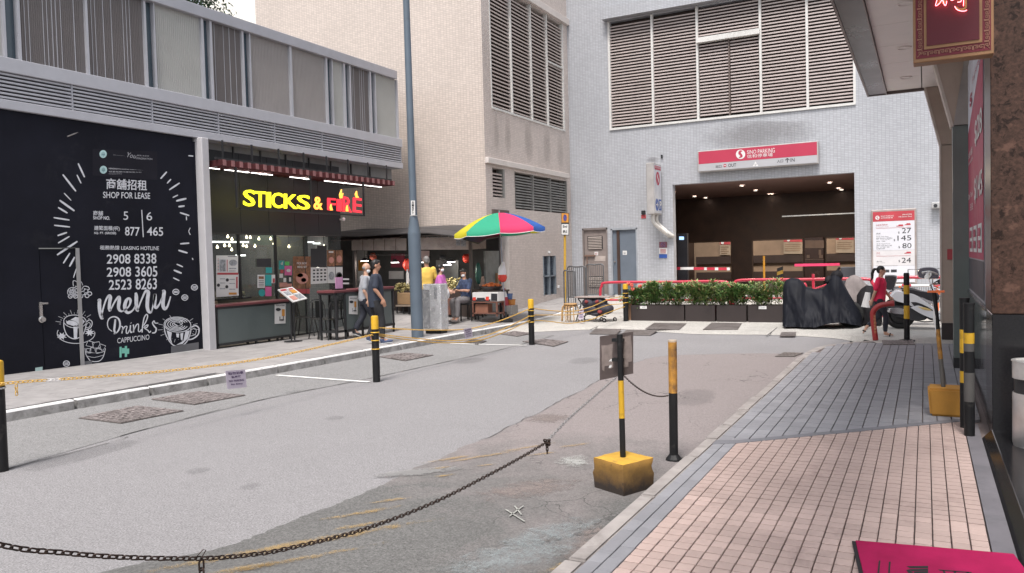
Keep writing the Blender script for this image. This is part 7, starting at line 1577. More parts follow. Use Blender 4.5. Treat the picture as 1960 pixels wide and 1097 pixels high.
# the end panel faces the street; counter runs along y then back
XB2 = -11.35; BX2 = onX(XB2); ya0, ya1 = BX2(663, 600).y, BX2(690, 600).y; yb0, yb1 = BX2(728, 600).y, BX2(752, 600).y; ztop = BX2(700, 552).z
mb = MB(); mb.box(XB2-.5, XB2, BX2(641, 600).y, BX2(757, 600).y, ztop-.06, ztop); mb.build('counter_top', mMar, bc, bevel=.01)
mb = MB(); mb.box(XB2-.08, XB2-.03, ya0, BX2(752, 600).y, .3, ztop-.08); mb.build('front_panel', mPan, bc)
mb = MB()
for y in (BX2(645, 600).y, ya0-.02, BX2(692, 600).y+.05, BX2(754, 600).y):
    for x in (XB2-.02, XB2-.46): mb.box(x-.02, x+.02, y-.02, y+.02, .05, ztop-.06)
mb.box(XB2-.48, XB2, BX2(641, 600).y+.03, BX2(757, 600).y-.03, ztop-.1, ztop-.06); mb.box(XB2-.04, XB2, ya0-.04, BX2(757, 600).y-.03, .24, .3); mb.box(XB2-.48, XB2-.02, BX2(645, 600).y, ya0, .25, .29); mb.build('frame', mSt, bc)
mb = MB(); mb.box(XB2-.3, XB2+.12, ya0-.1, BX2(757, 600).y+.08, .05, .07); mb.build('foot_plate', mSt, bc)
poster(667, 567, 684, 602, bc, onX(XB2-.03), nX, [mPaper], y2=566, y3=601)
prints(bc, onX(XB2-.03), nX, [(mPBlk, 't', 'SPECIALS & DRINKS', 669, 570, 682, 572.5), (mPBlk, 'e', 671.5, 578, 4, 2.6), (mPAmb, 'r', 677, 577, 681, 588), (mPBlk, 'r', 678.5, 588, 679.5, 595), (mPBlk, 'e', 678, 595, 3.4, 1.2), (mPGry, 'r', 673, 590, 674, 597)])
pp = thing('acrylic_stand', 'pink price card stand on the bar counter', 'card stand', (XB2-.2, BX2(662, 548).y, ztop)); mb = MB(); y = BX2(662, 540).y; mb.box(XB2-.2, XB2-.19, y-.12, y+.12, ztop, ztop+.28); mb.build('card', M('card_pink', (.6, .3, .5), .5), pp)
mb = MB(); mb.box(XB2-.28, XB2-.1, y-.15, y+.12, ztop, ztop+.03); mb.build('base', mBk, pp); b = MB(); pl = onX(XB2-.189); rectpx(b, pl, 656, 533, 668, 536, nX, .004); rectpx(b, pl, 656, 541, 668, 544, nX, .004); part('print', b, mPaper, pp)
mChair = M('chair_black', (.02, .02, .02), .4)
def chair(x, y, rz, lab):
    z = hz(x, y)+.0; t = thing('metal_chair', lab, 'chair', (0, 0, 0), 'black metal chairs at the restaurant'); mb = MB(); mb.box(-.2, .2, -.2, .2, .44, .46); mb.build('seat', mChair, t, bevel=.008)
    for sx, sy in ((-1, -1), (1, -1), (-1, 1), (1, 1)): mb = MB(); mb.tube([(sx*.23, sy*.24, 0), (sx*.17, sy*.17, .44)], .014, 6); mb.build('leg', mChair, t)
    mb = MB(); mb.tube(catmull([(-.18, .18, .45), (-.19, .23, .7), (-.12, .26, .86), (.12, .26, .86), (.19, .23, .7), (.18, .18, .45)], 5), .013, 6); mb.box(-.05, .05, .215, .225, .46, .85); mb.box(-.14, -.11, .21, .22, .46, .82); mb.box(.11, .14, .21, .22, .46, .82); mb.build('backrest', mChair, t, smooth='auto')
    t.location = (x, y, z); t.rotation_euler.z = rz; ORG[t.name] = Vector((x, y, z)); return t
chair(-12.15, 13.75, R(70), 'black metal chair directly left of the bar counter, its back to the glass'); chair(-11.75, 12.7+.9, R(-110), 'black metal chair tucked under the left end of the bar counter'); chair(-13.2, 14.35, R(120), 'black metal chair behind the menu stand by the glass'); chair(-14.5, 14.6, R(30), 'black metal chair seen dimly inside the glass wall')
# ================================================================== PEOPLE
def fuse(mb, voxel=.011, sm=4, fold=0, fs=9, zr=None):
    bmesh.ops.recalc_face_normals(mb.bm, faces=mb.bm.faces); me = bpy.data.meshes.new('t'); mb.bm.to_mesh(me); mb.bm.free(); o = link(bpy.data.objects.new('t', me))
    r = o.modifiers.new('r', 'REMESH'); r.mode = 'VOXEL'; r.voxel_size = voxel; s = o.modifiers.new('s', 'SMOOTH'); s.factor = .5; s.iterations = sm
    bpy.context.view_layer.update(); out = bpy.data.meshes.new_from_object(o.evaluated_get(bpy.context.evaluated_depsgraph_get())); bpy.data.objects.remove(o); bpy.data.meshes.remove(me)
    if fold:
        off = Vector((random.random()*50, 0, 0))
        for v in out.vertices:
            p = v.co; k = noise.noise(Vector((p.x*fs, p.y*fs, p.z*fs*.55))+off)+.5*noise.noise(Vector((p.x*fs*2, p.y*fs*2, p.z*fs*1.3))+off); v.co = p+v.normal*k*fold
    out.polygons.foreach_set('use_smooth', [True]*len(out.polygons)); return out
def limb(mb, pts, rs, n=12, ends=True):
    P = [Vector(p) for p in pts]; C_ = catmull(P, 5); m = len(C_); rr = [float(np.interp(i/(m-1)*(len(rs)-1), range(len(rs)), rs)) for i in range(m)]
    mb.tube(C_, rr, n)
    if ends: mb.ball(P[0], rs[0], 10, 7); mb.ball(P[-1], rs[-1], 10, 7)
def torso_rings(mb, rings, n=18):
    """rings: (center, rx, ry)"""
    R_ = []
    for c, rx, ry in rings: c = Vector(c); R_.append([mb.bm.verts.new(c+Vector((rx*math.copysign(abs(math.cos(a))**.85, math.cos(a)), ry*math.copysign(abs(math.sin(a))**.9, math.sin(a)), 0))) for a in [2*math.pi*k/n for k in range(n)]])
    for A, B in zip(R_, R_[1:]):
        for k in range(n): mb.bm.faces.new((A[k], A[(k+1) % n], B[(k+1) % n], B[k]))
    mb.bm.faces.new(R_[0][::-1]); mb.bm.faces.new(R_[-1])
def hand(mb, w_, d, palm_n, s=1.0, curl=.5):
    """palm from wrist w_ along d with five curled fingers"""
    d = Vector(d).normalized(); n_ = Vector(palm_n).normalized(); side = d.cross(n_).normalized(); w_ = Vector(w_)
    mb.obox(w_+d*.045*s, (.03*s, .075*s, .085*s), Matrix((n_, side, d)).transposed())
    limb(mb, [w_-d*.02, w_+d*.05*s], [.026*s, .03*s], 10)
    for k, (l, o) in enumerate(((.062, -.03), (.075, -.01), (.07, .011), (.055, .03))):
        b = w_+d*.085*s+side*o*s; p1 = b+(d*math.cos(curl*.4)+n_*math.sin(curl*.4))*l*.5*s; p2 = p1+(d*math.cos(curl*1.3)+n_*math.sin(curl*1.3))*l*.5*s; limb(mb, [b-d*.01, b, p1, p2], [.0095*s, .0095*s, .009*s, .0075*s], 8)
    b = w_+d*.025*s-side*.034*s; limb(mb, [b, b-side*.02*s+d*.025*s+n_*.012, b-side*.022*s+d*.055*s+n_*.025], [.012*s, .011*s, .009*s], 8)
mSkin = M('skin', (.42, .22, .145), .5, var=.08, bs=90, bp=.05); mSkinL = M('skin_light', (.52, .31, .22), .5, var=.08, bs=90, bp=.05); mHair = M('hair_black', (.012, .011, .011), .45, var=.3, scale=60, bs=150, bp=.6); mHairG = M('hair_grey', (.2, .19, .185), .6, var=.3, scale=60, bs=150, bp=.6)
mMask = M('face_mask', (.72, .75, .78), .7, var=.04, bs=60, bp=.2); mEye = M('eye_dark', (.015, .012, .012), .3); mLip = M('lip', (.3, .1, .08), .5)
def person(label, loc, rz, H, legs, arms, top, bottom, shoes, skin=mSkin, hair=mHair, style='short', lean=(0, 0), hip=.92, w=1.0, belly=.0, sleeve='short', mask=False, head_turn=0, head_tilt=0, long_top=.0, trouser_w=1.0, ankle_open=True, shirt_fold=.012, skirt=False, open_sole=None):
    """local frame: facing +y.  legs/arms: [(joint...), ...] for left(-x) and right(+x)"""
    s = H/1.7; t = thing('person', label, 'person', (0, 0, 0)); V = lambda p: Vector(p)*s
    lx, ly = lean; sh = 1.40; chest = Vector((lx*.8, ly*.8, hip+.33)); neck = Vector((lx, ly, hip+.54)); hc = neck+Vector((lx*.1, ly*.12+.012, .15))
    Rh = Matrix.Rotation(head_turn, 3, 'Z') @ Matrix.Rotation(head_tilt, 3, 'X')
    Hd = lambda x, y, z: (hc+Rh @ Vector((x, y, z)))*s
    # ---- body (one continuous skin surface)
    mb = MB()
    rg = [((0, 0, hip-.1), .13, .1), ((0, 0, hip), .155*w, .115*w), ((lx*.25, ly*.25, hip+.12), .135*w, .1*w+belly*.5), ((lx*.5, ly*.5, hip+.25), .15*w, .105*w+belly), ((lx*.8, ly*.8, hip+.38), .165*w, .11*w), ((lx*.95, ly*.95, hip+.47), .13*w, .085*w), ((lx, ly, hip+.52), .06, .055)]
    torso_rings(mb, [(V(c), rx*s, ry*s) for c, rx, ry in rg])
    limb(mb, [V(neck-Vector((0, .0, .04))), V(neck+Vector((0, .005, .08)))], [.056*s, .052*s])
    mb.ball(Hd(0, -.012, .02), (.075*s, .092*s, .1*s), 16, 12, Rh); mb.ball(Hd(0, .02, -.045), (.058*s, .066*s, .075*s), 14, 10, Rh); mb.ball(Hd(0, .045, -.088), (.03*s, .03*s, .022*s), 10, 8, Rh)
    mb.prism([Hd(-.011, .078, .01), Hd(.011, .078, .01), Hd(.019, .08, -.035), Hd(-.019, .08, -.035)], (Rh @ Vector((0, .012, 0)))*s); mb.ball(Hd(0, .1, -.03), (.013*s, .014*s, .011*s), 8, 6, Rh)
    for sx in (-1, 1):
        mb.ball(Hd(sx*.076, -.008, -.01), (.009*s, .02*s, .033*s), 8, 6, Rh); mb.ball(Hd(sx*.028, .074, .03), (.024*s, .012*s, .007*s), 8, 5, Rh)
    for i, (hp, kn_, an, toe) in enumerate(legs):
        limb(mb, [V(hp), V(Vector(hp).lerp(Vector(kn_), .5)), V(kn_), V(Vector(kn_).lerp(Vector(an), .35)), V(an)], [.085*w*s, .075*w*s, .053*s, .055*s, .036*s])
        limb(mb, [V(an), V(Vector(an).lerp(Vector(toe), .5)), V(toe)], [.038*s, .034*s, .028*s])
    for i, (so_, el, wr, hd_dir, pn) in enumerate(arms):
        limb(mb, [V(so_), V(el), V(Vector(el).lerp(Vector(wr), .35)), V(wr)], [.05*s*w, .04*s, .038*s, .026*s]); hand(mb, V(wr), hd_dir, pn, s)
    bd = put('body', fuse(mb, .0085, 3), t); bd.data.materials.append(skin)
    # ---- face
    mb = MB()
    for sx in (-1, 1): mb.ball(Hd(sx*.03, .077, .012), (.012*s, .006*s, .006*s), 8, 6, Rh)
    mb.build('eyes', mEye, t, smooth=True)
    mb = MB()
    for sx in (-1, 1): mb.tube([Hd(sx*.014, .084, .036), Hd(sx*.032, .081, .042), Hd(sx*.05, .068, .036)], .0035*s, 5)
    mb.build('eyebrows', hair, t)
    if mask:
        mb = MB(); mb.ball(Hd(0, .04, -.05), (.062*s, .062*s, .052*s), 16, 10, Rh); mb.ball(Hd(0, .088, -.035), (.02*s, .02*s, .02*s), 8, 6, Rh)
        me = fuse(mb, .008, 3, .0015, 40); put('face_mask', me, t).data.materials.append(mMask); mb = MB()
        for sx in (-1, 1): mb.tube([Hd(sx*.056, .05, -.04), Hd(sx*.079, -.005, -.01)], .002*s, 4)
        mb.build('mask_strap', mMask, t)
    else: mb = MB(); mb.ball(Hd(0, .084, -.064), (.022*s, .006*s, .006*s), 8, 6, Rh); mb.build('mouth', mLip, t, smooth=True)
    # ---- hair
    mb = MB()
    if style == 'short':
        mb.ball(Hd(0, -.02, .034), (.08*s, .093*s, .093*s), 16, 12, Rh); mb.ball(Hd(0, -.045, -.01), (.076*s, .062*s, .075*s), 14, 10, Rh); mb.ball(Hd(0, .045, .085), (.055*s, .04*s, .03*s), 12, 8, Rh)
    elif style == 'sides':
        for sx in (-1, 1): mb.ball(Hd(sx*.05, -.035, -.005), (.033*s, .055*s, .042*s), 12, 8, Rh)
        mb.ball(Hd(0, -.062, -.01), (.055*s, .038*s, .045*s), 12, 8, Rh)
    elif style == 'bob':
        mb.ball(Hd(0, -.02, .035), (.088*s, .1*s, .095*s), 16, 12, Rh); mb.ball(Hd(0, -.05, -.03), (.09*s, .068*s, .085*s), 14, 10, Rh)
    elif style == 'ponytail':
        mb.ball(Hd(0, -.018, .034), (.08*s, .095*s, .092*s), 16, 12, Rh); mb.ball(Hd(0, -.05, .0), (.074*s, .062*s, .07*s), 14, 10, Rh); limb(mb, [Hd(0, -.1, .035), Hd(0, -.165, .03), Hd(0, -.2, -.06), Hd(-.01, -.21, -.18), Hd(-.01, -.25, -.27)], [.022*s, .036*s, .038*s, .03*s, .008*s], 10)
    hm = fuse(mb, .009, 2, .003, 45); put('hair', hm, t).data.materials.append(hair)
    # ---- top
    mb = MB(); k = .016; bt_ = hip-.06-long_top
    rg = [((0, 0, bt_), .168*w, .125*w+belly*.4), ((0, 0, hip), .172*w, .13*w+belly*.6), ((lx*.25, ly*.25, hip+.12), .16*w, .122*w+belly), ((lx*.5, ly*.5, hip+.25), .168*w, .124*w+belly), ((lx*.8, ly*.8, hip+.38), .182*w, .125*w), ((lx*.95, ly*.95, hip+.465), .15*w, .1*w), ((lx, ly, hip+.515), .078, .072)]
    torso_rings(mb, [(V(c), rx*s, ry*s) for c, rx, ry in rg])
    for (so_, el, wr, _, _) in arms:
        so_, el, wr = Vector(so_), Vector(el), Vector(wr)
        if sleeve == 'short': limb(mb, [V(so_-(el-so_)*.05), V(so_.lerp(el, .45)), V(so_.lerp(el, .8))], [.07*s*w, .066*s*w, .064*s*w])
        else: limb(mb, [V(so_), V(el), V(el.lerp(wr, .9))], [.068*s*w, .055*s, .042*s])
    o = put('shirt', fuse(mb, .011, 4, shirt_fold, 8), t); o.data.materials.append(top)
    # ---- trousers
    mb = MB(); torso_rings(mb, [(V(c), rx*s, ry*s) for c, rx, ry in (((0, 0, hip-.13), .13*w, .11*w), ((0, 0, hip-.05), .16*w, .12*w), ((0, 0, hip+.06), .15*w, .112*w))])
    for (hp, kn_, an, toe) in legs:
        hp, kn_, an = Vector(hp), Vector(kn_), Vector(an); limb(mb, [V(hp), V(hp.lerp(kn_, .5)), V(kn_), V(kn_.lerp(an, .5)), V(an.lerp(kn_, .1 if ankle_open else .0))], [.1*w*s, .092*w*s*trouser_w, .07*s*trouser_w, .064*s*trouser_w, .052*s*trouser_w], ends=False)
    o = put('trousers', fuse(mb, .012, 4, .011, 11), t); o.data.materials.append(bottom)
    # ---- shoes
    for (hp, kn_, an, toe) in legs:
        an, toe = Vector(an), Vector(toe); d = (toe-an); f = Vector((d.x, d.y, 0)).normalized(); up = Vector((0, 0, 1)); pitch = math.atan2(d.z+.055, math.hypot(d.x, d.y)); X_a = f.cross(up)
        Rr = Matrix.Rotation(pitch, 3, X_a); c = V(an.lerp(toe, .42))-ZP*.012*s; fw = Rr @ f; uu = Rr @ up; Mx = Matrix((X_a, fw, uu)).transposed(); mb = MB()
        if shoes[1] == 'sandal':
            mb.ball(c-uu*.03*s, (.045*s, .135*s, .014*s), 16, 8, Mx); ms_ = mb.mesh('shoe', shoes[0], origin=(0, 0, 0), smooth=True); o = put('sandal', ms_, t); mb = MB(); limb(mb, [c+X_a*.045*s+fw*.02-uu*.02, c+uu*.03*s+fw*.05*s, c-X_a*.045*s+fw*.02-uu*.02], [.012, .012, .012], 6); me = mb.mesh('strap', mBk, smooth=True); put('strap', me, o)
        else:
            mb.ball(c+fw*.02*s-uu*.012*s, (.046*s, .135*s, .04*s), 16, 10, Mx); mb.ball(V(an)-uu*.01, (.045*s, .055*s, .05*s), 12, 8, Mx); put('shoe', fuse(mb, .01, 2), t).data.materials.append(shoes[0])
            mb = MB(); mb.ball(c+fw*.02*s-uu*.042*s, (.05*s, .14*s, .014*s), 14, 6, Mx); mb.build('sole', shoes[1], t, smooth=True)
    t.location = loc; t.rotation_euler.z = rz; return t
mNavy = M('shirt_navy', (.028, .035, .055), .85, var=.15, bs=150, bp=.2); mTrB = M('trousers_black', (.018, .018, .021), .85, var=.2, bs=150, bp=.2); mShG = M('shirt_grey', (.3, .31, .34), .85, var=.12, bs=150, bp=.2); mTrN = M('trousers_dark_blue', (.022, .024, .035), .85); mShY = M('shirt_yellow', (.72, .48, .1), .85, var=.08, bs=150, bp=.2)
mShP = M('shirt_purple', (.5, .13, .42), .85, var=.12, bs=150, bp=.2); mShB = M('shirt_blue_black', (.04, .06, .12), .85, var=.7, scale=14, bs=150, bp=.2); mTrG = M('trousers_grey', (.16, .15, .155), .85, var=.12, bs=150, bp=.2); mShR = M('shirt_pink_red', (.65, .02, .08), .85, var=.08, bs=150, bp=.2)
mShoe = M('shoe_dark', (.03, .03, .035), .6); mShoeB = M('shoe_blue', (.05, .07, .14), .6); mShoeG = M('shoe_grey', (.2, .17, .16), .6); mSole = M('sole_white', (.5, .5, .5), .6)
def legs_walk(f, b, wd=.085, hip=.92, lift=.06):
    """right foot forward by f, left foot back by b"""
    return [((-wd, 0, hip-.02), (-wd, -b*.25+.03, .49), (-wd, -b, .09+lift), (-wd, -b+.13, .03+lift*.2)), ((wd, 0, hip-.02), (wd, f*.62+.03, .5), (wd, f, .09), (wd, f+.15, .045))]
def arm(sx, el, wr, d=(0, .1, -1), pn=None, hip=.92, sh=.185, lean=(0, 0)): return ((sx*sh+lean[0], lean[1], hip+.425), el, wr, d, pn or (-sx, 0, 0))
# man in navy
loc = G(722, 658, .125); loc.z = hz(loc.x, loc.y)
hN = 1.70
person('man in a navy T-shirt and black trousers walking right beside the kerb', loc, R(-48), hN, legs_walk(.1, .16, lift=.05), [arm(-1, (-.25, -.02, 1.12), (-.23, .1, .88), (0, .25, -1)), arm(1, (.25, -.03, 1.13), (.25, .12, .9), (0, .3, -1))], mNavy, mTrB, (mShoeB, mSole), belly=.03, w=1.04, trouser_w=1.1, long_top=.1, hip=.9, head_tilt=R(-4), lean=(0, .01))
loc = G(700, 645, .1); loc.z = hz(loc.x, loc.y)
person('bald older man in a grey shirt and white mask walking behind the man in navy', loc, R(-42), 1.66, legs_walk(.22, .24, lift=.07), [arm(-1, (-.24, .02, 1.1), (-.2, .18, .92)), arm(1, (.24, -.04, 1.1), (.22, .05, .86))], mShG, mTrN, (mShoe, mSole), skin=mSkinL, hair=mHairG, style='sides', mask=True, hip=.9, lean=(0, .05), head_tilt=R(-18), head_turn=R(-15), belly=.02, trouser_w=1.1)
# yellow shirt
p = PY(815, 600, 17.2); top_ = PY(816, 491, 17.2).z; zf = hz(p.x, 17.2)
person('grey haired man in a yellow T-shirt standing with his back turned at the stall', (PY(819, 600, 17.2).x, 17.2, zf), R(52), (top_-zf)/1.0, legs_walk(.05, .05, lift=0), [arm(-1, (-.25, .0, 1.1), (-.2, .2, .98), (0, 1, -.2)), arm(1, (.25, .0, 1.1), (.22, .12, .9))], mShY, mTrG, (mShoe, mSole), hair=mHairG, hip=.9, belly=.02, w=1.05)
p = PY(838, 600, 16.7); top_ = PY(835, 507, 16.7).z; zf = hz(p.x, 16.7)
person('woman with short black hair and white mask in a purple top carrying a plastic bag', (PY(846, 600, 16.7).x, 16.7, zf), R(-72), (top_-zf), legs_walk(.08, .08, lift=0), [arm(-1, (-.23, .05, 1.12), (-.16, .22, .95), (0, 1, -.3)), arm(1, (.25, .05, 1.12), (.2, .24, .98), (0, .8, -.6))], mShP, mTrN, (mShoe, mSole), hair=mHair, style='bob', mask=True, hip=.9, belly=.03, w=1.05, lean=(0, -.02), long_top=.08, skin=mSkinL, head_tilt=R(8))
pbg = thing('plastic_bag', 'white plastic bag held by the woman in purple', 'bag', PY(852, 562, 16.55)); mb = MB(); mb.ball(org(pbg), (.13, .1, .15), 14, 10); limb(mb, [org(pbg)+ZP*.12, org(pbg)+ZP*.26], [.05, .015]); put('bag', fuse(mb, .012, 2, .02, 14), pbg, (0, 0, 0)).data.materials.append(M('bag_white', (.6, .6, .62), .5))
for o in pbg.children: o.location = -org(pbg)
# seated man
ys_ = 17.5; q = PY(889, 560, ys_); zf = hz(q.x, ys_)
sit = [((-.085, 0, .62), (-.1, .36, .58), (-.13, .42, .09), (-.14, .57, .045)), ((.085, 0, .62), (.12, .38, .56), (.04, .4, .09), (.03, .55, .045))]
seat_z = .12
person('man in a blue checked shirt and grey trousers seated by the stall with a phone', (q.x+.05, ys_, zf-.02), R(158), 1.62, sit, [((-.18, .0, 1.1), (-.24, .1, .86), (-.07, .3, .86), (.6, .8, .1), (0, 0, 1)), ((.18, 0, 1.1), (.25, .12, .86), (.08, .31, .86), (-.6, .8, .1), (0, 0, 1))], mShB, mTrG, (mShoeG, mShoe), hip=.64, head_tilt=R(-22), mask=True, lean=(0, .05), hair=mHair, w=1.0, trouser_w=1.1)
st_ = thing('stool', 'low dark stool under the seated man', 'stool', (q.x+.05, ys_+.05, zf)); mb = MB(); mb.box(q.x-.12, q.x+.26, ys_-.1, ys_+.3, zf+.42, zf+.46)
for sx in (-.1, .22):
    for sy_ in (-.08, .27): mb.box(q.x+sx, q.x+sx+.03, ys_+sy_, ys_+sy_+.03, zf, zf+.42)
mb.build('stool', mSt, st_)
ph = thing('phone', 'small dark phone in the hands of the seated man', 'phone', (0, 0, 0)); c = Vector((q.x+.05, ys_, zf))+Matrix.Rotation(R(158), 3, 'Z') @ Vector((0, .4, .84)); mb = MB(); mb.obox((0, 0, 0), (.07, .012, .14), Matrix.Rotation(R(60), 3, 'X')); mb.build('phone', mBk, ph); ph.location = c; ph.rotation_euler.z = R(158)
# woman in pink red
yw = 16.35; pw = PY(1681, 640, yw); zf = max(.1, hf(pw.x, yw)); hW = PY(1686, 511, yw).z-zf
lw = [((-.08, 0, .92), (-.08, -.02, .5), (-.08, -.3, .22), (-.08, -.37, .08)), ((.08, 0, .92), (.08, .13, .5), (.08, .12, .08), (.08, .28, .04))]
person('woman with a long ponytail and pinkish red T-shirt striding to the right', (pw.x+.03, yw, zf), R(-90), hW, lw, [((-.16, .02, 1.38), (-.2, .1, 1.12), (-.18, .22, .95), (0, .5, -1), (1, 0, 0)), ((.16, -.01, 1.38), (.2, -.08, 1.13), (.17, -.16, .9), (0, -.3, -1), (-1, 0, 0))], mShR, mTrN, (M('sandal_white', (.6, .58, .56), .6), 'sandal'), hair=mHair, style='ponytail', hip=.92, w=1.06, trouser_w=.95, skin=mSkinL, lean=(0, .03), shirt_fold=.01)

# ================================================================== STALL, UMBRELLA
YSt = 18.0; SY_ = onY(YSt); mTin = M('rusty_tin', (.1, .065, .055), .7, var=.4, scale=4, bs=20, bp=.3, dirt=.5); mStB = M('stall_board', (.42, .36, .33), .7, var=.12, scale=3, dirt=.4, dcol=(.2, .16, .14)); mStD = M('stall_dark', (.035, .035, .035), .8, var=.4)
sl = thing('market_stall', 'old lean-to market stall with a dark tarpaulin roof, board valances and hanging lamps', 'market stall', (-12.6, 18.4, .15))
zr = SY_(800, 441).z
def Zs(px, py, Y=YSt): return PY(px, py, Y)
mb = MB()
pr = [Zs(640, 446), Zs(700, 446), Zs(760, 442), Zs(800, 439.5), Zs(835, 439), Zs(880, 444), Zs(930, 459)]
for a, c in zip(pr, pr[1:]): mb.prism([a, c, Vector((c.x, YB-.02, c.z+.12)), Vector((a.x, YB-.02, a.z+.12))], (0, 0, .03))
for a, c in zip(pr, pr[1:]): mb.prism([a-YP*.0, c-YP*.0, Vector((c.x, YSt-.4, c.z-.12)), Vector((a.x, YSt-.4, a.z-.12))], (0, 0, .025))
mb.build('tarpaulin', M('tarpaulin', (.055, .05, .05), .7, var=.3, bs=12, bp=.4, dirt=.3), sl)
mb = MB()
for k in range(9): x = Zs(650+k*14, 455).x; mb.prism([Vector((x, YSt-.38, zr-.2)), Vector((x+.22, YSt-.38, zr-.22)), Vector((x+.22, YSt+.1, zr-.1)), Vector((x, YSt+.1, zr-.1))], (0, 0, .01))
mb.build('tin_sheet', mTin, sl)
b = MB(); slab_px(b, SY_, [(673, 457), (777, 456), (777, 479.5), (673, 479.5)], nY, -.03, .0); b.build('left_valance', mStB, sl)
b = MB()
for k in range(1, 5): rectpx(b, SY_, 673+k*21, 457, 674+k*21, 479, nY, .004)
part('board_joint', b, mTin, sl)
b = MB(); slab_px(b, SY_, [(803, 451), (896.5, 449), (896.5, 478), (803, 478)], nY, -.03, .0); b.build('right_valance', mStB, sl)
x_ = SY_(897, 460).x; a, c = SY_(897, 449), SY_(897, 478); mb = MB(); mb.prism([a, c, PY(929, 476, YSt+.55), PY(929, 459, YSt+.55)], (.01, .02, 0)); mb.build('side_valance', M('stall_side', (.25, .2, .17), .7, dirt=.5), sl)
b = MB(); rectpx(b, SY_, 873, 458, 881, 470, nY, .006); rectpx(b, SY_, 882.5, 456, 892, 472, nY, .006); part('photo_print', b, mPGry, sl)
zfl = .16
xl_, xr_ = Zs(655, 500).x-.6, Zs(929, 500, YSt+.5).x
mb = MB(); mb.box(xl_, xr_+.0, YB-.06, YB-.012, .1, zr); mb.box(xl_, xl_+.05, YSt+.1, YB-.06, .1, zr); mb.build('back_wall', mStD, sl)
mb = MB(); mb.box(xr_-.05, xr_, YSt+.5, YB-.06, .1, 2.0); mb.build('side_screen', M('screen_grey', (.16, .17, .165), .4, var=.3, scale=5), sl)
for px, w_ in ((676, .08), (788, .1), (899, .07)): p = SY_(px, 500); mb = MB(); mb.box(p.x-w_/2, p.x+w_/2, YSt+.02, YSt+.1, .1, zr-.1); mb.build('post', M('post_wood', (.1, .085, .08), .7), sl)
mb = MB(); p, q2 = SY_(700, 488), SY_(790, 488); mb.tube([p, q2], .012, 6); mb.tube([SY_(803, 454), SY_(868, 453)], .03, 8); mb.build('hanging_rail', M('steel', None), sl)
# backdrops inside (posters, boards, bags)
YI2 = YB-.075; IY2 = onY(YI2); b = MB()
def bx_item(name, label, cat, x0, y0, x1, y1, Y, d, mt, kind='box', grp=None, **k):
    a, c = PY(x0, y0, Y), PY(x1, y1, Y); t = thing(name, label, cat, ((a.x+c.x)/2, Y+d/2, c.z), grp); mb = MB()
    if kind == 'box': mb.box(a.x, c.x, Y, Y+d, c.z, a.z); mb.build('box', mt, t, bevel=.008)
    elif kind == 'blob':
        mb.ball(((a.x+c.x)/2, Y+d/2, (a.z+c.z)/2), (abs(c.x-a.x)/2, d/2, abs(a.z-c.z)/2), 14, 10)
        for v in mb.bm.verts: v.co += rv()*.012
        mb.build('bag', mt, t, smooth=True)
    return t
for q, m_ in (((683, 480, 703, 560), M('board_pale', (.34, .33, .33), .7)), ((687, 498, 703, 518), mPAmb), ((686, 519, 698, 538), mPaper), ((745, 519, 773, 534), M('board_pale', None)), ((803, 480, 822, 500), M('board_rose', (.4, .3, .3), .7)), ((835, 498, 878, 545), M('steel_back', (.2, .21, .21), .35, metal=.4, var=.3)), ((749, 486, 775, 512), M('cloth_maroon', (.17, .02, .04), .8))):
    b = MB(); slab_px(b, IY2, [(q[0], q[1]), (q[2], q[1]), (q[2], q[3]), (q[0], q[3])], nY, .0, .02+.01*(m_ is mPaper or m_ is mPAmb)); b.build('wall_board', m_, sl)
mRB = M('bag_red_bright', (.6, .05, .03), .5, var=.3); mVeg = M('vegetable_mix', (.28, .24, .1), .7, var=.6, scale=18); mCarton = M('carton', (.3, .19, .1), .75, var=.15, dirt=.2)
bx_item('hanging_bag', 'bundle of red plastic bags hanging left of the lamp post in the stall', 'bag', 768, 495, 781, 520, YSt+.3, .25, mRB, 'blob'); bx_item('hanging_bag', 'red round lantern like bag hanging high over the pale board', 'bag', 704, 484, 716, 498, YSt+.3, .2, M('bag_rust', (.35, .07, .04), .6), 'blob')
bx_item('hanging_bag', 'red plastic bags hanging above the seated man', 'bag', 881, 486, 897, 503, YSt+.4, .25, mRB, 'blob'); bx_item('hanging_bag', 'long white plastic bag strip hanging below the red bags', 'bag', 776, 515, 781, 560, YSt+.2, .1, M('bag_white', None), 'blob')
bx_item('storage_box', 'brown cardboard carton of produce on the low bench left of the lamp post', 'box', 760, 561, 785, 583, YSt-.2, .4, mCarton); bx_item('hanging_scale', 'dark scale hanging in the middle of the stall', 'scale', 838, 488, 850, 500, YSt+.2, .2, mStD, 'blob')
mb = MB(); a, c = PY(757, 584, YSt-.3), PY(800, 587, YSt-.3); bn_ = thing('bench', 'low wooden bench holding produce cartons', 'bench', ((a.x+c.x)/2, YSt-.1, .12)); mb.box(a.x, c.x, YSt-.3, YSt+.2, c.z, a.z); mb.build('top', M('bench_wood', (.3, .24, .19), .7), bn_)
for px in (760, 772, 783, 797): p = PY(px, 600, YSt-.28); mb = MB(); mb.box(p.x-.015, p.x+.015, YSt-.29, YSt-.26, hz(p.x, YSt-.28), c.z); mb.build('leg', mSt, bn_)
vg = thing('produce_heap', 'heap of green and yellow vegetables along the stall counter', 'produce', PY(850, 545, YSt)); mb = MB(); random.seed(21)
for k in range(260):
    px, py = (random.uniform(840, 880), random.uniform(532, 556)) if k % 2 else (random.uniform(756, 790), random.uniform(543, 562)); mb.ball(PY(px, py, YSt+random.uniform(.0, .5)), random.uniform(.02, .05), 6, 5)
mb.build('vegetables', mVeg, vg, kind='stuff', smooth=True)
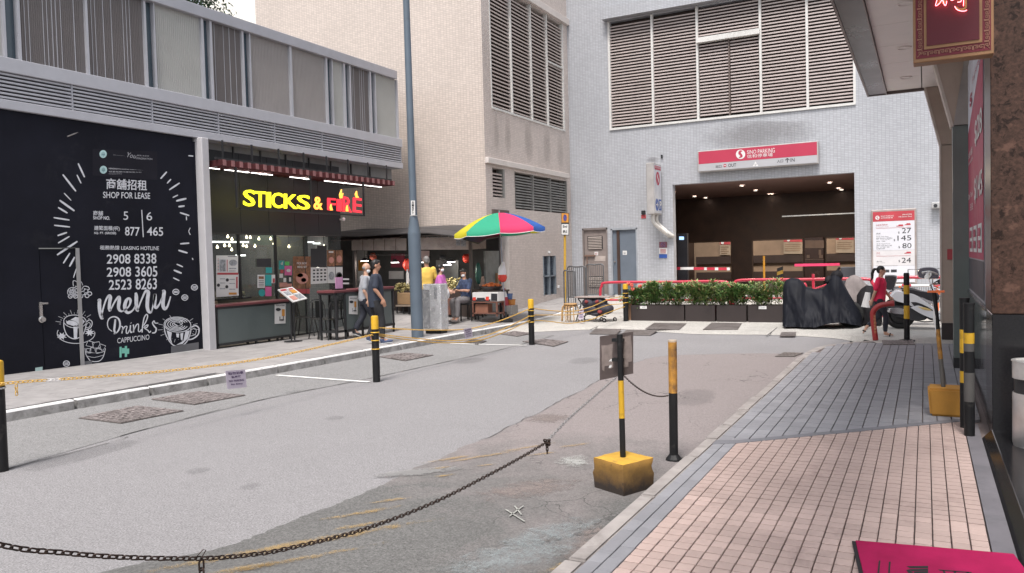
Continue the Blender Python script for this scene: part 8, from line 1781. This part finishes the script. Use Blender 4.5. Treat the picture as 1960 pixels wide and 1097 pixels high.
a, c = PY(838, 556, YSt+.0), PY(899, 600, YSt+.0); sc_ = thing('stall_counter', 'dark stall counter behind the seated man', 'counter', ((a.x+c.x)/2, YSt+.2, .15)); mb = MB(); mb.box(Zs(700, 560).x, c.x, YSt+.02, YSt+.7, .12, a.z); mb.build('counter', M('counter_dark', (.05, .035, .03), .7, dirt=.4), sc_)
bx_item('storage_box', 'brown wooden box below the woman with the plastic bag', 'box', 846, 572, 862, 603, YSt-.25, .3, M('box_redbrown', (.16, .07, .05), .7)); bx_item('gas_bottle', 'tall dark green cylinder at the right end of the stall', 'gas cylinder', 907, 503, 917, 545, YSt+.3, .2, M('bottle_green', (.02, .1, .08), .4), 'blob')
bx_item('storage_box', 'large brown cardboard sheet standing behind the fruit bowl', 'box', 934, 523, 953, 545, YB-.3, .1, mCarton); bx_item('storage_box', 'grey brown cabinet behind the fruit table', 'box', 917, 529, 935, 548, YB-.45, .3, M('cab_brown', (.2, .14, .12), .6))
# lamps
for i, (x, y) in enumerate(((698, 499), (756, 502), (803, 502), (856, 506.5), (863.5, 501))):
    Y = YSt+.15; p = PY(x, y, Y); t = thing('pendant_lamp', ['leftmost', 'second from left', 'third from left, beside the lamp post', 'lower of the two right', 'higher of the two right'][i]+' black shaded pendant lamp hanging in the market stall', 'lamp', p, 'pendant lamps in the market stall'); mb = MB(); mb.lathe(p, [(.1, .0), (.095, .03), (.06, .07), (.02, .09)], 14); mb.build('shade', mSt, t, smooth='auto'); mb = MB(); mb.box(p.x-.075, p.x+.075, p.y-.08, p.y+.08, p.z-.016, p.z-.002); mb.build('tube', EM('lamp_white', (1, .97, .93), 8), t); mb = MB(); mb.tube([p+ZP*.09, Vector((p.x, p.y, zr-.1))], .006, 5); mb.build('cord', mSt, t)
    l = bpy.data.lights.new('stall_lamp', 'POINT'); l.energy = 5; l.shadow_soft_size = .08; l.color = (1, .9, .8); o = link(bpy.data.objects.new('stall_lamp', l)); o.location = p-ZP*.06
# fruit table and boxes
YT2 = 17.75
tb = thing('fruit_table', 'low dark table with a wide dish of orange fruit under the umbrella', 'table', PY(935, 600, YT2)); a, c = PY(905, 556, YT2), PY(958, 559, YT2); mb = MB(); mb.box(a.x, c.x, YT2, YT2+.5, c.z, a.z); mb.build('top', M('table_dark', (.06, .045, .04), .6), tb)
for px in (907, 956): p = PY(px, 580, YT2); mb = MB(); mb.box(p.x-.02, p.x+.02, YT2+.42, YT2+.46, .15, c.z); mb.box(p.x-.02, p.x+.02, YT2+.04, YT2+.08, .15, c.z); mb.build('leg', mSt, tb)
cx = (PY(911, 550, YT2).x+PY(957, 550, YT2).x)/2; zt6 = a.z; bw_ = thing('fruit_dish', 'wide dark dish heaped with orange fruit', 'dish', (cx, YT2+.2, zt6)); mb = MB(); mb.lathe((cx, YT2+.2, zt6), [(.2, .0), (.29, .08), (.3, .1), (.28, .1), (.19, .02)], 24); mb.build('dish', M('dish_dark', (.07, .06, .06), .4), bw_, smooth='auto'); mb = MB(); random.seed(4)
for k in range(46): r_ = random.random()**.5*.24; a_ = random.random()*6.28; mb.ball((cx+r_*math.cos(a_), YT2+.2+r_*math.sin(a_), zt6+.11+.07*(1-r_/.24)), .035, 8, 6)
mb.build('fruit', M('fruit_orange', (.6, .14, .03), .45, var=.3, scale=14), bw_, kind='stuff', smooth=True)
cr = thing('fruit_carton', 'white and black printed fruit carton with red corners on the wooden stand', 'carton', PY(928, 577, YT2-.3)); YC2 = YT2-.35; a, c = PY(904, 560, YC2), PY(953, 577, YC2); mb = MB(); mb.box(a.x, c.x, YC2, YC2+.35, c.z, a.z); mb.build('carton', mPaper, cr, bevel=.005); pl = onY(YC2); b = MB(); rectpx(b, pl, 913, 570, 928, 575.5, nY, .004); rectpx(b, pl, 940, 562, 952, 576, nY, .004); rectpx(b, pl, 904.5, 573, 939, 576.5, nY, .003); part('black_print', b, mPBlk, cr); b = MB(); rectpx(b, pl, 905, 569, 911, 575, nY, .006); rectpx(b, pl, 930, 568, 936, 575, nY, .006); part('red_print', b, mRB, cr); b = MB(); textpx(b, 'FRUIT', pl, 915, 571, 926, 574, out=.006); b.bm.free()
ws = thing('wooden_stand', 'open wooden stand with a carton inside it', 'stand', PY(928, 606, YC2)); a, c = PY(904, 577.5, YC2), PY(953, 606, YC2); fz = c.z; mb = MB(); mb.box(a.x, c.x, YC2-.02, YC2+.38, a.z-.03, a.z); mb.box(a.x, c.x, YC2-.02, YC2+.38, fz+.06, fz+.09); mb.build('shelf', M('stand_wood', (.16, .07, .05), .6), ws)
for x in (a.x, c.x-.04):
    for y in (YC2-.02, YC2+.34): mb = MB(); mb.box(x, x+.04, y, y+.04, fz, a.z-.03); mb.build('leg', M('stand_wood', None), ws)
bx_item('storage_box', 'reddish brown carton inside the wooden stand', 'box', 909, 582, 934, 600, YC2+.04, .25, M('carton_red', (.25, .11, .07), .7))
for q in ((912, 545, 918, 549),): pass
# cone, buckets, crate
cr2 = bx_item('plastic_crate', 'grey crate under the traffic cone', 'crate', 953, 585, 980, 602, 17.9, .35, M('crate_grey', (.22, .21, .2), .6, dirt=.4))
cb_ = PY(966, 585, 18.07); ct_ = PY(965, 552, 18.07); tc = thing('traffic_cone', 'faded red and white traffic cone on the grey crate', 'traffic cone', cb_); hh_ = ct_.z-cb_.z
for a_, c_, m_ in ((0, .5, M('cone_red', (.35, .04, .05), .6)), (.5, .85, mPaper), (.85, 1, M('cone_red', None))): mb = MB(); rr = lambda u: lerp(.13, .03, u); mb.lathe(cb_, [(rr(a_), a_*hh_), (rr(c_), c_*hh_)], 18); mb.build('band', m_, tc, smooth='auto')
mb = MB(); mb.box(cb_.x-.17, cb_.x+.17, 17.91, 18.23, cb_.z, cb_.z+.02); mb.build('base', M('cone_red', None), tc)
for nm, lab, x0, y0, x1, y1, Y, m_ in (('bucket', 'blue plastic bucket on top behind the cone', 968, 562, 981, 575, 18.2, M('bucket_blue', (.08, .14, .3), .5)), ('bucket', 'orange plastic bucket standing right of the grey crate', 972, 573, 986.5, 599, 18.2, M('bucket_orange', (.5, .2, .04), .5))):
    a, c = PY(x0, y0, Y), PY(x1, y1, Y); r_ = (c.x-a.x)/2; t = thing(nm, lab, 'bucket', ((a.x+c.x)/2, Y, c.z)); mb = MB(); mb.lathe(org(t), [(r_*.78, 0), (r_, a.z-c.z), (r_*1.06, a.z-c.z), (r_*1.06, a.z-c.z-.02), (r_*.95, a.z-c.z-.02), (r_*.75, .01)], 20); mb.build('pail', m_, t, smooth='auto')
# umbrella
YU = 17.85; top_ = PY(958, 407, YU); rl, rr_u = PY(881, 445, YU), PY(1039, 438, YU); R_u = (rr_u.x-rl.x)/2*.97; cxu = (rl.x+rr_u.x)/2; cU = Vector((cxu, YU, (rl.z+rr_u.z)/2)); apex = Vector((cxu-.02, YU, top_.z))
um = thing('market_umbrella', 'open market umbrella with yellow, green, red and blue panels over the stall table', 'umbrella', (cxu, YU, hz(cxu, YU)))
cols = {'y': (.75, .68, .04), 'g': (.04, .42, .25), 'r': (.75, .05, .16), 'b': (.04, .14, .5)}; um_m = {}
for k, c in cols.items():
    m, t_, b_ = nodes('canopy_'+{'y': 'yellow', 'g': 'green', 'r': 'red', 'b': 'blue'}[k]); b_.inputs['Base Color'].default_value = (*c, 1); b_.inputs['Roughness'].default_value = .7; o = t_.nodes['Material Output']; tl_ = N(t_, 'ShaderNodeBsdfTranslucent'); tl_.inputs[0].default_value = (*c, 1); mx = N(t_, 'ShaderNodeMixShader'); mx.inputs[0].default_value = .35; L(t_, b_.outputs[0], mx.inputs[1]); L(t_, tl_.outputs[0], mx.inputs[2]); L(t_, mx.outputs[0], o.inputs[0]); um_m[k] = m
tiltM = Matrix.Rotation(R(-3), 3, 'Y') @ Matrix.Rotation(R(1.5), 3, 'X'); hU = top_.z-cU.z
def up_(a, r, z): return apex-ZP*hU+tiltM @ Vector((math.cos(a)*r*R_u, math.sin(a)*r*R_u, z*hU))
pan = {0: 'r', 1: 'b', 2: 'y', 3: 'g', 4: 'r', 5: 'b', 6: 'y', 7: 'g'}
for k in range(8):
    a1, a2 = R(-61+45*k), R(-61+45*(k+1)); mb = MB(); n_ = 6; grid = []
    for i in range(7):
        r = i/6; z = 1-r**1.7*1.0; row = []
        for j in range(n_+1):
            u = j/n_; pA_, pB_ = up_(a1, r, z), up_(a2, r, z); p = pA_.lerp(pB_, u)+ZP*(-.0-.05*r*math.sin(u*math.pi)*.6); row.append(mb.bm.verts.new(p))
        grid.append(row)
    row = []
    for j in range(n_+1): u = j/n_; p = up_(a1, 1.0, -.0).lerp(up_(a2, 1.0, -.0), u); row.append(mb.bm.verts.new(p-ZP*(.1+.03*math.sin(u*math.pi))))
    grid.append(row)
    for A, B in zip(grid, grid[1:]):
        for j in range(n_):
            try: mb.bm.faces.new((A[j], A[j+1], B[j+1], B[j]))
            except ValueError: pass
    bmesh.ops.remove_doubles(mb.bm, verts=mb.bm.verts, dist=1e-4); pn_ = mb.build('canopy_panel', um_m[pan[k]], um, smooth=True)
    mb = MB(); mb.tube([up_(a1, i/8, 1-(i/8)**1.7)-ZP*.015 for i in range(9)], .007, 5); mb.build('rib', M('steel', None), um)
    mb = MB(); mb.tube([p.co.copy() for p in []] or [up_(a1, 1, 0).lerp(up_(a2, 1, 0), j/6)-ZP*(.105+.03*math.sin(j/6*math.pi)) for j in range(7)], .009, 5); mb.build('white_hem', mPaper, um)
mb = MB(); pe = Vector((PY(967, 600, YU).x, YU, hz(cxu, YU))); mb.tube([apex+ZP*.06, apex, PY(961, 500, YU), pe], [.012, .016, .016, .018], 10); mb.build('pole', M('pole_grey_blue', (.3, .33, .4), .4, metal=.4), um, smooth='auto')
mb = MB(); mb.lathe(pe, [(.2, 0), (.2, .06), (.05, .1), (.04, .25)], 18); mb.build('base', mSt, um)
hb = thing('hanging_bag', 'white and red striped plastic bag hung on the umbrella pole', 'bag', PY(962, 522, YU-.05)); mb = MB(); limb(mb, [PY(963, 505, YU-.04), PY(961, 516, YU-.07), PY(962, 531, YU-.07)], [.05, .1, .12], 12); me = fuse(mb, .014, 3, .022, 12); o = put('bag', me, hb, (0, 0, 0)); me.materials.append(M('bag_white', None)); me.materials.append(mRB)
zz = PY(962, 524, YU).z
for p in me.polygons: p.material_index = 1 if p.center.z < zz-.02 else 0
# ================================================================== MOTORCYCLES AND SCOOTERS
def covered(name, label, Y, half, prof, mt, wid, n=120, folds=.035, seed=0, loc=None, dip=None):
    """draped cover. prof: px/py silhouette ridge from left to right; half: half width at the bottom"""
    P = [PY(x, y, Y) for x, y in prof]; xs_ = [p.x for p in P]; zs_ = [p.z for p in P]; t = thing(name, label, 'covered motorcycle', ((xs_[0]+xs_[-1])/2, Y, hf((xs_[0]+xs_[-1])/2, Y))); mb = MB(); rows = []; m = 44; random.seed(seed); off = Vector((seed*7.3, 0, 0))
    for i in range(n+1):
        u = i/n; x = lerp(xs_[0], xs_[-1], u); zt = float(np.interp(x, xs_, zs_)); zb = hf(x, Y)+.03; row = []
        endf = min(1, u/.07, (1-u)/.05); endf = math.sqrt(max(0, endf)); lift = dip(u) if dip else 0
        for j in range(m+1):
            v = j/m*2-1; a = abs(v); s_ = 1 if v > 0 else -1
            # profile across: narrow ridge, then flaring side
            if a < .3: yy = s_*wid*(a/.3); z = zt-.05*(a/.3)**2
            else:
                k = (a-.3)/.7; yy = s_*(wid+(half-wid)*k**.8); z = lerp(zt-.05, zb+lift*(k), k)
            f = folds*max(0, (a-.25)/.75)
            fn = math.sin(x*13+z*4+1.3*math.sin(z*5+seed))*.6+noise.noise(Vector((x*5, z*2.2, s_*3))+off)*1.4+.6*noise.noise(Vector((x*16+z*6, z*7, s_*3))+off)+.35*noise.noise(Vector((x*34, z*15-x*9, s_*3))+off)+1.5*(.35-abs(noise.noise(Vector((x*7+z*4, z*2.5, s_*2))+off)))
            yy = yy*(.35+.65*endf)+s_*fn*f; row.append(mb.bm.verts.new((x+.01*noise.noise(Vector((x*3, yy*5, z*6))+off)*8*f, Y+yy, max(z, zb))))
        rows.append(row)
    for A, B in zip(rows, rows[1:]):
        for j in range(m): mb.bm.faces.new((A[j], A[j+1], B[j+1], B[j]))
    mb.bm.faces.new(rows[0]); mb.bm.faces.new(rows[-1][::-1]); o = mb.build('cover', mt, t, smooth=True); return t
mCov = M('cover_black', (.008, .009, .014), .6, var=.2, bs=60, bp=.15, spec=.18); mCovG = M('cover_taupe', (.2, .17, .165), .7, var=.15, bs=60, bp=.2); mCov2 = M('cover_charcoal', (.012, .011, .013), .7, spec=.2)
def wheel(t, c, r, w_=.055, name='wheel', rim=mSt):
    mb = MB(); mb.torus(c, r-w_*.9, w_, Matrix.Rotation(R(90), 3, 'X'), n=28, m=8); ty = mb.build('tyre', M('tyre', (.015, .015, .015), .8, bs=60, bp=.3), t, smooth=True); mb = MB(); mb.lathe(Vector(c)-YP*.03, [(r*.55, 0), (r*.6, .01), (r*.6, .05), (r*.55, .06)], 22, (0, 1, 0)); mb.build('rim', rim, t, smooth='auto')
t = covered('covered_motorcycle', 'motorcycle under a black cover at the right end of the planters, its front peak highest', 18.5, .42, [(1499, 560), (1500, 545), (1504, 536), (1514, 532), (1528, 533), (1537, 540), (1543, 549), (1560, 553), (1575, 551), (1586, 540), (1593, 526), (1600, 522), (1607, 527), (1615, 543), (1625, 562), (1638, 583), (1650, 602)], mCov, .12, seed=3, folds=.05, dip=lambda u: .0+.1*max(0, math.sin((u-.45)*math.pi/.55)) if u > .45 else 0)
p = PY(1626, 612, 18.45); wheel(t, (p.x, 18.5, hf(p.x, 18.5)+.28), .28); p = PY(1530, 612, 18.5); wheel(t, (p.x, 18.5, hf(p.x, 18.5)+.28), .28)
tb_ = thing('bundle', 'dark helmet shaped bundle resting on the peak of the black motorcycle cover', 'bundle', PY(1599, 528, 18.5)); o_ = org(tb_); mb = MB(); mb.ball(o_+Vector((.03, 0, .0)), (.13, .12, .12), 14, 10); limb(mb, [o_+Vector((0, 0, .06)), o_+Vector((.08, 0, .17))], [.03, .025]); mb.ball(o_+Vector((-.14, 0, -.1)), (.09, .1, .1), 10, 8); put('bundle', fuse(mb, .015, 2, .015, 9), tb_, (0, 0, 0)).data.materials.append(mCov2)
for o in tb_.children: o.location = -org(tb_)
covered('covered_motorcycle', 'motorcycle under a taupe grey cover behind the black covered one', 19.3, .4, [(1606, 590), (1612, 560), (1620, 535), (1628, 528), (1636, 526), (1646, 530), (1655, 541), (1666, 549), (1672, 552)], mCovG, .14, seed=8, folds=.07)
covered('covered_motorcycle', 'low black covered scooter end between the taupe cover and the woman', 18.9, .38, [(1640, 565), (1648, 553), (1658, 546), (1668, 547), (1676, 552), (1682, 562), (1688, 590)], mCov2, .12, seed=5, folds=.04)
# white and black scooter seen from its left side, nose to the right
YSc = 17.95; Sp = lambda x, y, d=0.: PY(x, y, YSc+d)
sc1 = thing('scooter', 'white and black maxi scooter with a black seat behind the slim bollard', 'scooter', (Sp(1740, 618).x, YSc, .12)); mWh = M('scooter_white', (.62, .62, .64), .2, var=.05, coat=.6, bp=0); mBl = M('scooter_black', (.015, .015, .018), .3, coat=.3, bp=0); mPl = M('scooter_plastic', (.03, .03, .033), .6); mChr = M('chrome', (.6, .6, .62), .15, metal=1, bp=0)
zg = hf(-.3, YSc); rw = .28; c = Sp(1722, 600); wheel(sc1, (c.x, YSc+.05, zg+rw), rw, .06); c2_ = Vector((c.x+1.38, 0, 0)); wheel(sc1, (c2_.x, YSc+.05, zg+rw), rw, .055)
def side(parent, name, mt, pts, d0, d1, bulge=0, bevel=.03, lab=None):
    """solid body panel from a side outline (photo pixels) between depths d0..d1"""
    P = [tuple(v)[:2] for v in catmull([(x, y, 0) for x, y in pts+[pts[0]]], 4)][:-1]; n_ = len(P); cxp = sum(p[0] for p in P)/n_; cyp = sum(p[1] for p in P)/n_; mb = MB(); rings = []
    for k, (dd, sc_) in enumerate(((d0, .9), (d0+(d1-d0)*.12, 1.0), (d0+(d1-d0)*.88, 1.0), (d1, .9))):
        rings.append([mb.bm.verts.new(Sp(cxp+(x-cxp)*sc_, cyp+(y-cyp)*sc_)*1.0+YP*dd) for x, y in P])
    for A, B in zip(rings, rings[1:]):
        for k in range(n_): mb.bm.faces.new((A[k], A[(k+1) % n_], B[(k+1) % n_], B[k]))
    bmesh.ops.triangulate(mb.bm, faces=[mb.bm.faces.new(rings[0][::-1]), mb.bm.faces.new(rings[-1])]); return mb.build(name, mt, parent, smooth='auto')
side(sc1, 'rear_fairing', mWh, [(1702, 566), (1712, 556), (1730, 558), (1752, 563), (1770, 575), (1790, 590), (1800, 600), (1785, 600), (1768, 594), (1750, 588), (1730, 580), (1712, 575)], -.12, .22)
side(sc1, 'lower_fairing', mWh, [(1742, 588), (1756, 583), (1775, 590), (1800, 602), (1800, 612), (1780, 608), (1758, 598)], -.15, .25); side(sc1, 'dark_panel', mBl, [(1742, 577), (1756, 578), (1775, 586), (1790, 596), (1770, 593), (1752, 587)], -.135, .2)
side(sc1, 'seat', M('seat_black', (.015, .014, .018), .55), [(1726, 556), (1740, 553), (1760, 557), (1780, 560), (1795, 562), (1797, 572), (1785, 577), (1762, 568), (1740, 562)], -.1, .2)
side(sc1, 'engine', mPl, [(1705, 586), (1730, 584), (1755, 590), (1775, 602), (1770, 612), (1745, 612), (1715, 606), (1703, 598)], -.1, .16); side(sc1, 'exhaust', mChr, [(1700, 590), (1720, 588), (1738, 594), (1736, 601), (1715, 600), (1700, 596)], -.17, -.07); side(sc1, 'floor_panel', mPl, [(1775, 600), (1830, 604), (1836, 614), (1780, 612)], -.12, .22)
side(sc1, 'front_shield', mWh, [(1815, 560), (1826, 560), (1840, 590), (1846, 606), (1832, 606), (1820, 590)], -.14, .24)
side(sc1, 'tail_light', M('light_red', (.5, .02, .02), .3), [(1703, 561), (1712, 558), (1714, 563), (1704, 568)], -.08, .18); side(sc1, 'yellow_trim', M('trim_yellow', (.55, .4, .15), .4), [(1757, 586.5), (1772, 588), (1783, 593), (1770, 592.5)], -.157, -.15)
mb = MB(); mb.tube(catmull([Sp(1708, 556, -.08), Sp(1712, 551, -.08), Sp(1735, 553, -.08), Sp(1742, 556, -.08)], 5), .012, 6); mb.tube(catmull([Sp(1708, 556, .16), Sp(1712, 551, .16), Sp(1735, 553, .16)], 5), .012, 6); mb.tube([Sp(1730, 612), Sp(1742, 620)], .015, 6); mb.tube([Sp(1700, 606, -.1), Sp(1707, 618, -.12)], .012, 6); mb.tube([Sp(1742, 612, -.12), Sp(1770, 616, -.12), Sp(1800, 614, -.12)], .012, 6); mb.build('grab_rail', mBl, sc1, smooth='auto')
mb = MB(); mb.tube([(c2_.x, YSc+.05, zg+rw), (c2_.x-.2, YSc+.05, zg+1.0)], .03, 8); mb.tube([(c2_.x-.22, YSc-.28, zg+1.05), (c2_.x-.2, YSc+.05, zg+1.0), (c2_.x-.22, YSc+.38, zg+1.05)], .018, 8); mb.build('fork', mPl, sc1, smooth='auto')
# second motorcycle behind, with top box, dark dome and round mirror
Y2 = 18.8; Sp2 = Sp; Sp = lambda x, y, d=0.: PY(x, y, Y2+d)
sc2 = thing('motorcycle', 'motorcycle behind the white scooter with dark domed screen and black top box', 'motorcycle', (Sp(1760, 600).x, Y2, .12)); c = Sp(1716, 600); wheel(sc2, (c.x, Y2+.05, zg+rw+.03), rw, .06); wheel(sc2, (c.x+1.4, Y2+.05, zg+rw+.03), rw, .055)
side(sc2, 'top_box', mBl, [(1694, 527), (1712, 527), (1717, 532), (1713, 548), (1708, 554), (1697, 554), (1693, 545)], -.12, .25)
side(sc2, 'windscreen', M('screen_dark', (.03, .028, .04), .12, coat=.8, bp=0), [(1756, 520), (1762, 513), (1780, 511), (1793, 514), (1798, 523), (1795, 533), (1775, 534), (1758, 531)], -.12, .25); side(sc2, 'chrome_trim', mChr, [(1764, 520), (1780, 518), (1794, 523), (1792, 526), (1778, 524), (1766, 525)], -.125, -.12)
mb = MB(); mb.lathe(Sp(1776, 528, -.14), [(.08, 0), (.085, .01), (.08, .03)], 22, (0, -1, 0), sx=1, sy=.62); mb.build('mirror', M('mirror_glass', (.85, .85, .85), .05, metal=1, bp=0), sc2, smooth='auto')
mb = MB(); mb.tube([Sp(1778, 532), Sp(1782, 545), Sp(1795, 538), Sp(1803, 535)], .018, 8); mb.tube([Sp(1779, 545), Sp(1790, 553), Sp(1800, 548)], .015, 8); mb.tube([Sp(1780, 546), Sp(1797, 543)], .022, 8); mb.tube([Sp(1786, 550), Sp(1800, 556)], .012, 6); mb.build('handlebar', mChr, sc2, smooth='auto'); mb = MB(); mb.tube([Sp(1794, 540), Sp(1806, 533)], .03, 8); mb.ball(Sp(1800, 541), .05, 8, 6); mb.build('grip', mBl, sc2, smooth='auto')
side(sc2, 'body', M('scooter_grey', (.25, .24, .26), .35, coat=.3), [(1700, 560), (1716, 552), (1740, 556), (1770, 560), (1795, 568), (1795, 580), (1760, 580), (1720, 575), (1704, 572)], -.1, .2); side(sc2, 'seat', mBl, [(1722, 553), (1740, 550), (1762, 556), (1775, 562), (1750, 562), (1728, 558)], -.09, .18)
mb = MB(); mb.tube([(c.x+1.4, Y2+.05, zg+rw), Sp(1788, 560), Sp(1783, 545)], .03, 8); mb.build('fork', mChr, sc2, smooth='auto')
side(sc2, 'orange_panel', M('orange', None), [(1786, 557), (1805, 557), (1805, 561), (1798, 564), (1786, 561)], -.14, -.1)
bp2 = thing('white_drum', 'white rounded canister half hidden behind the striding woman', 'canister', PY(1664, 590, 17.6)); a, c = PY(1661, 560, 17.6), PY(1670, 588, 17.6); mb = MB(); mb.tube([a, c-XP*.13], [.05, .085], 14); mb.build('canister', mPaper, bp2, smooth='auto')
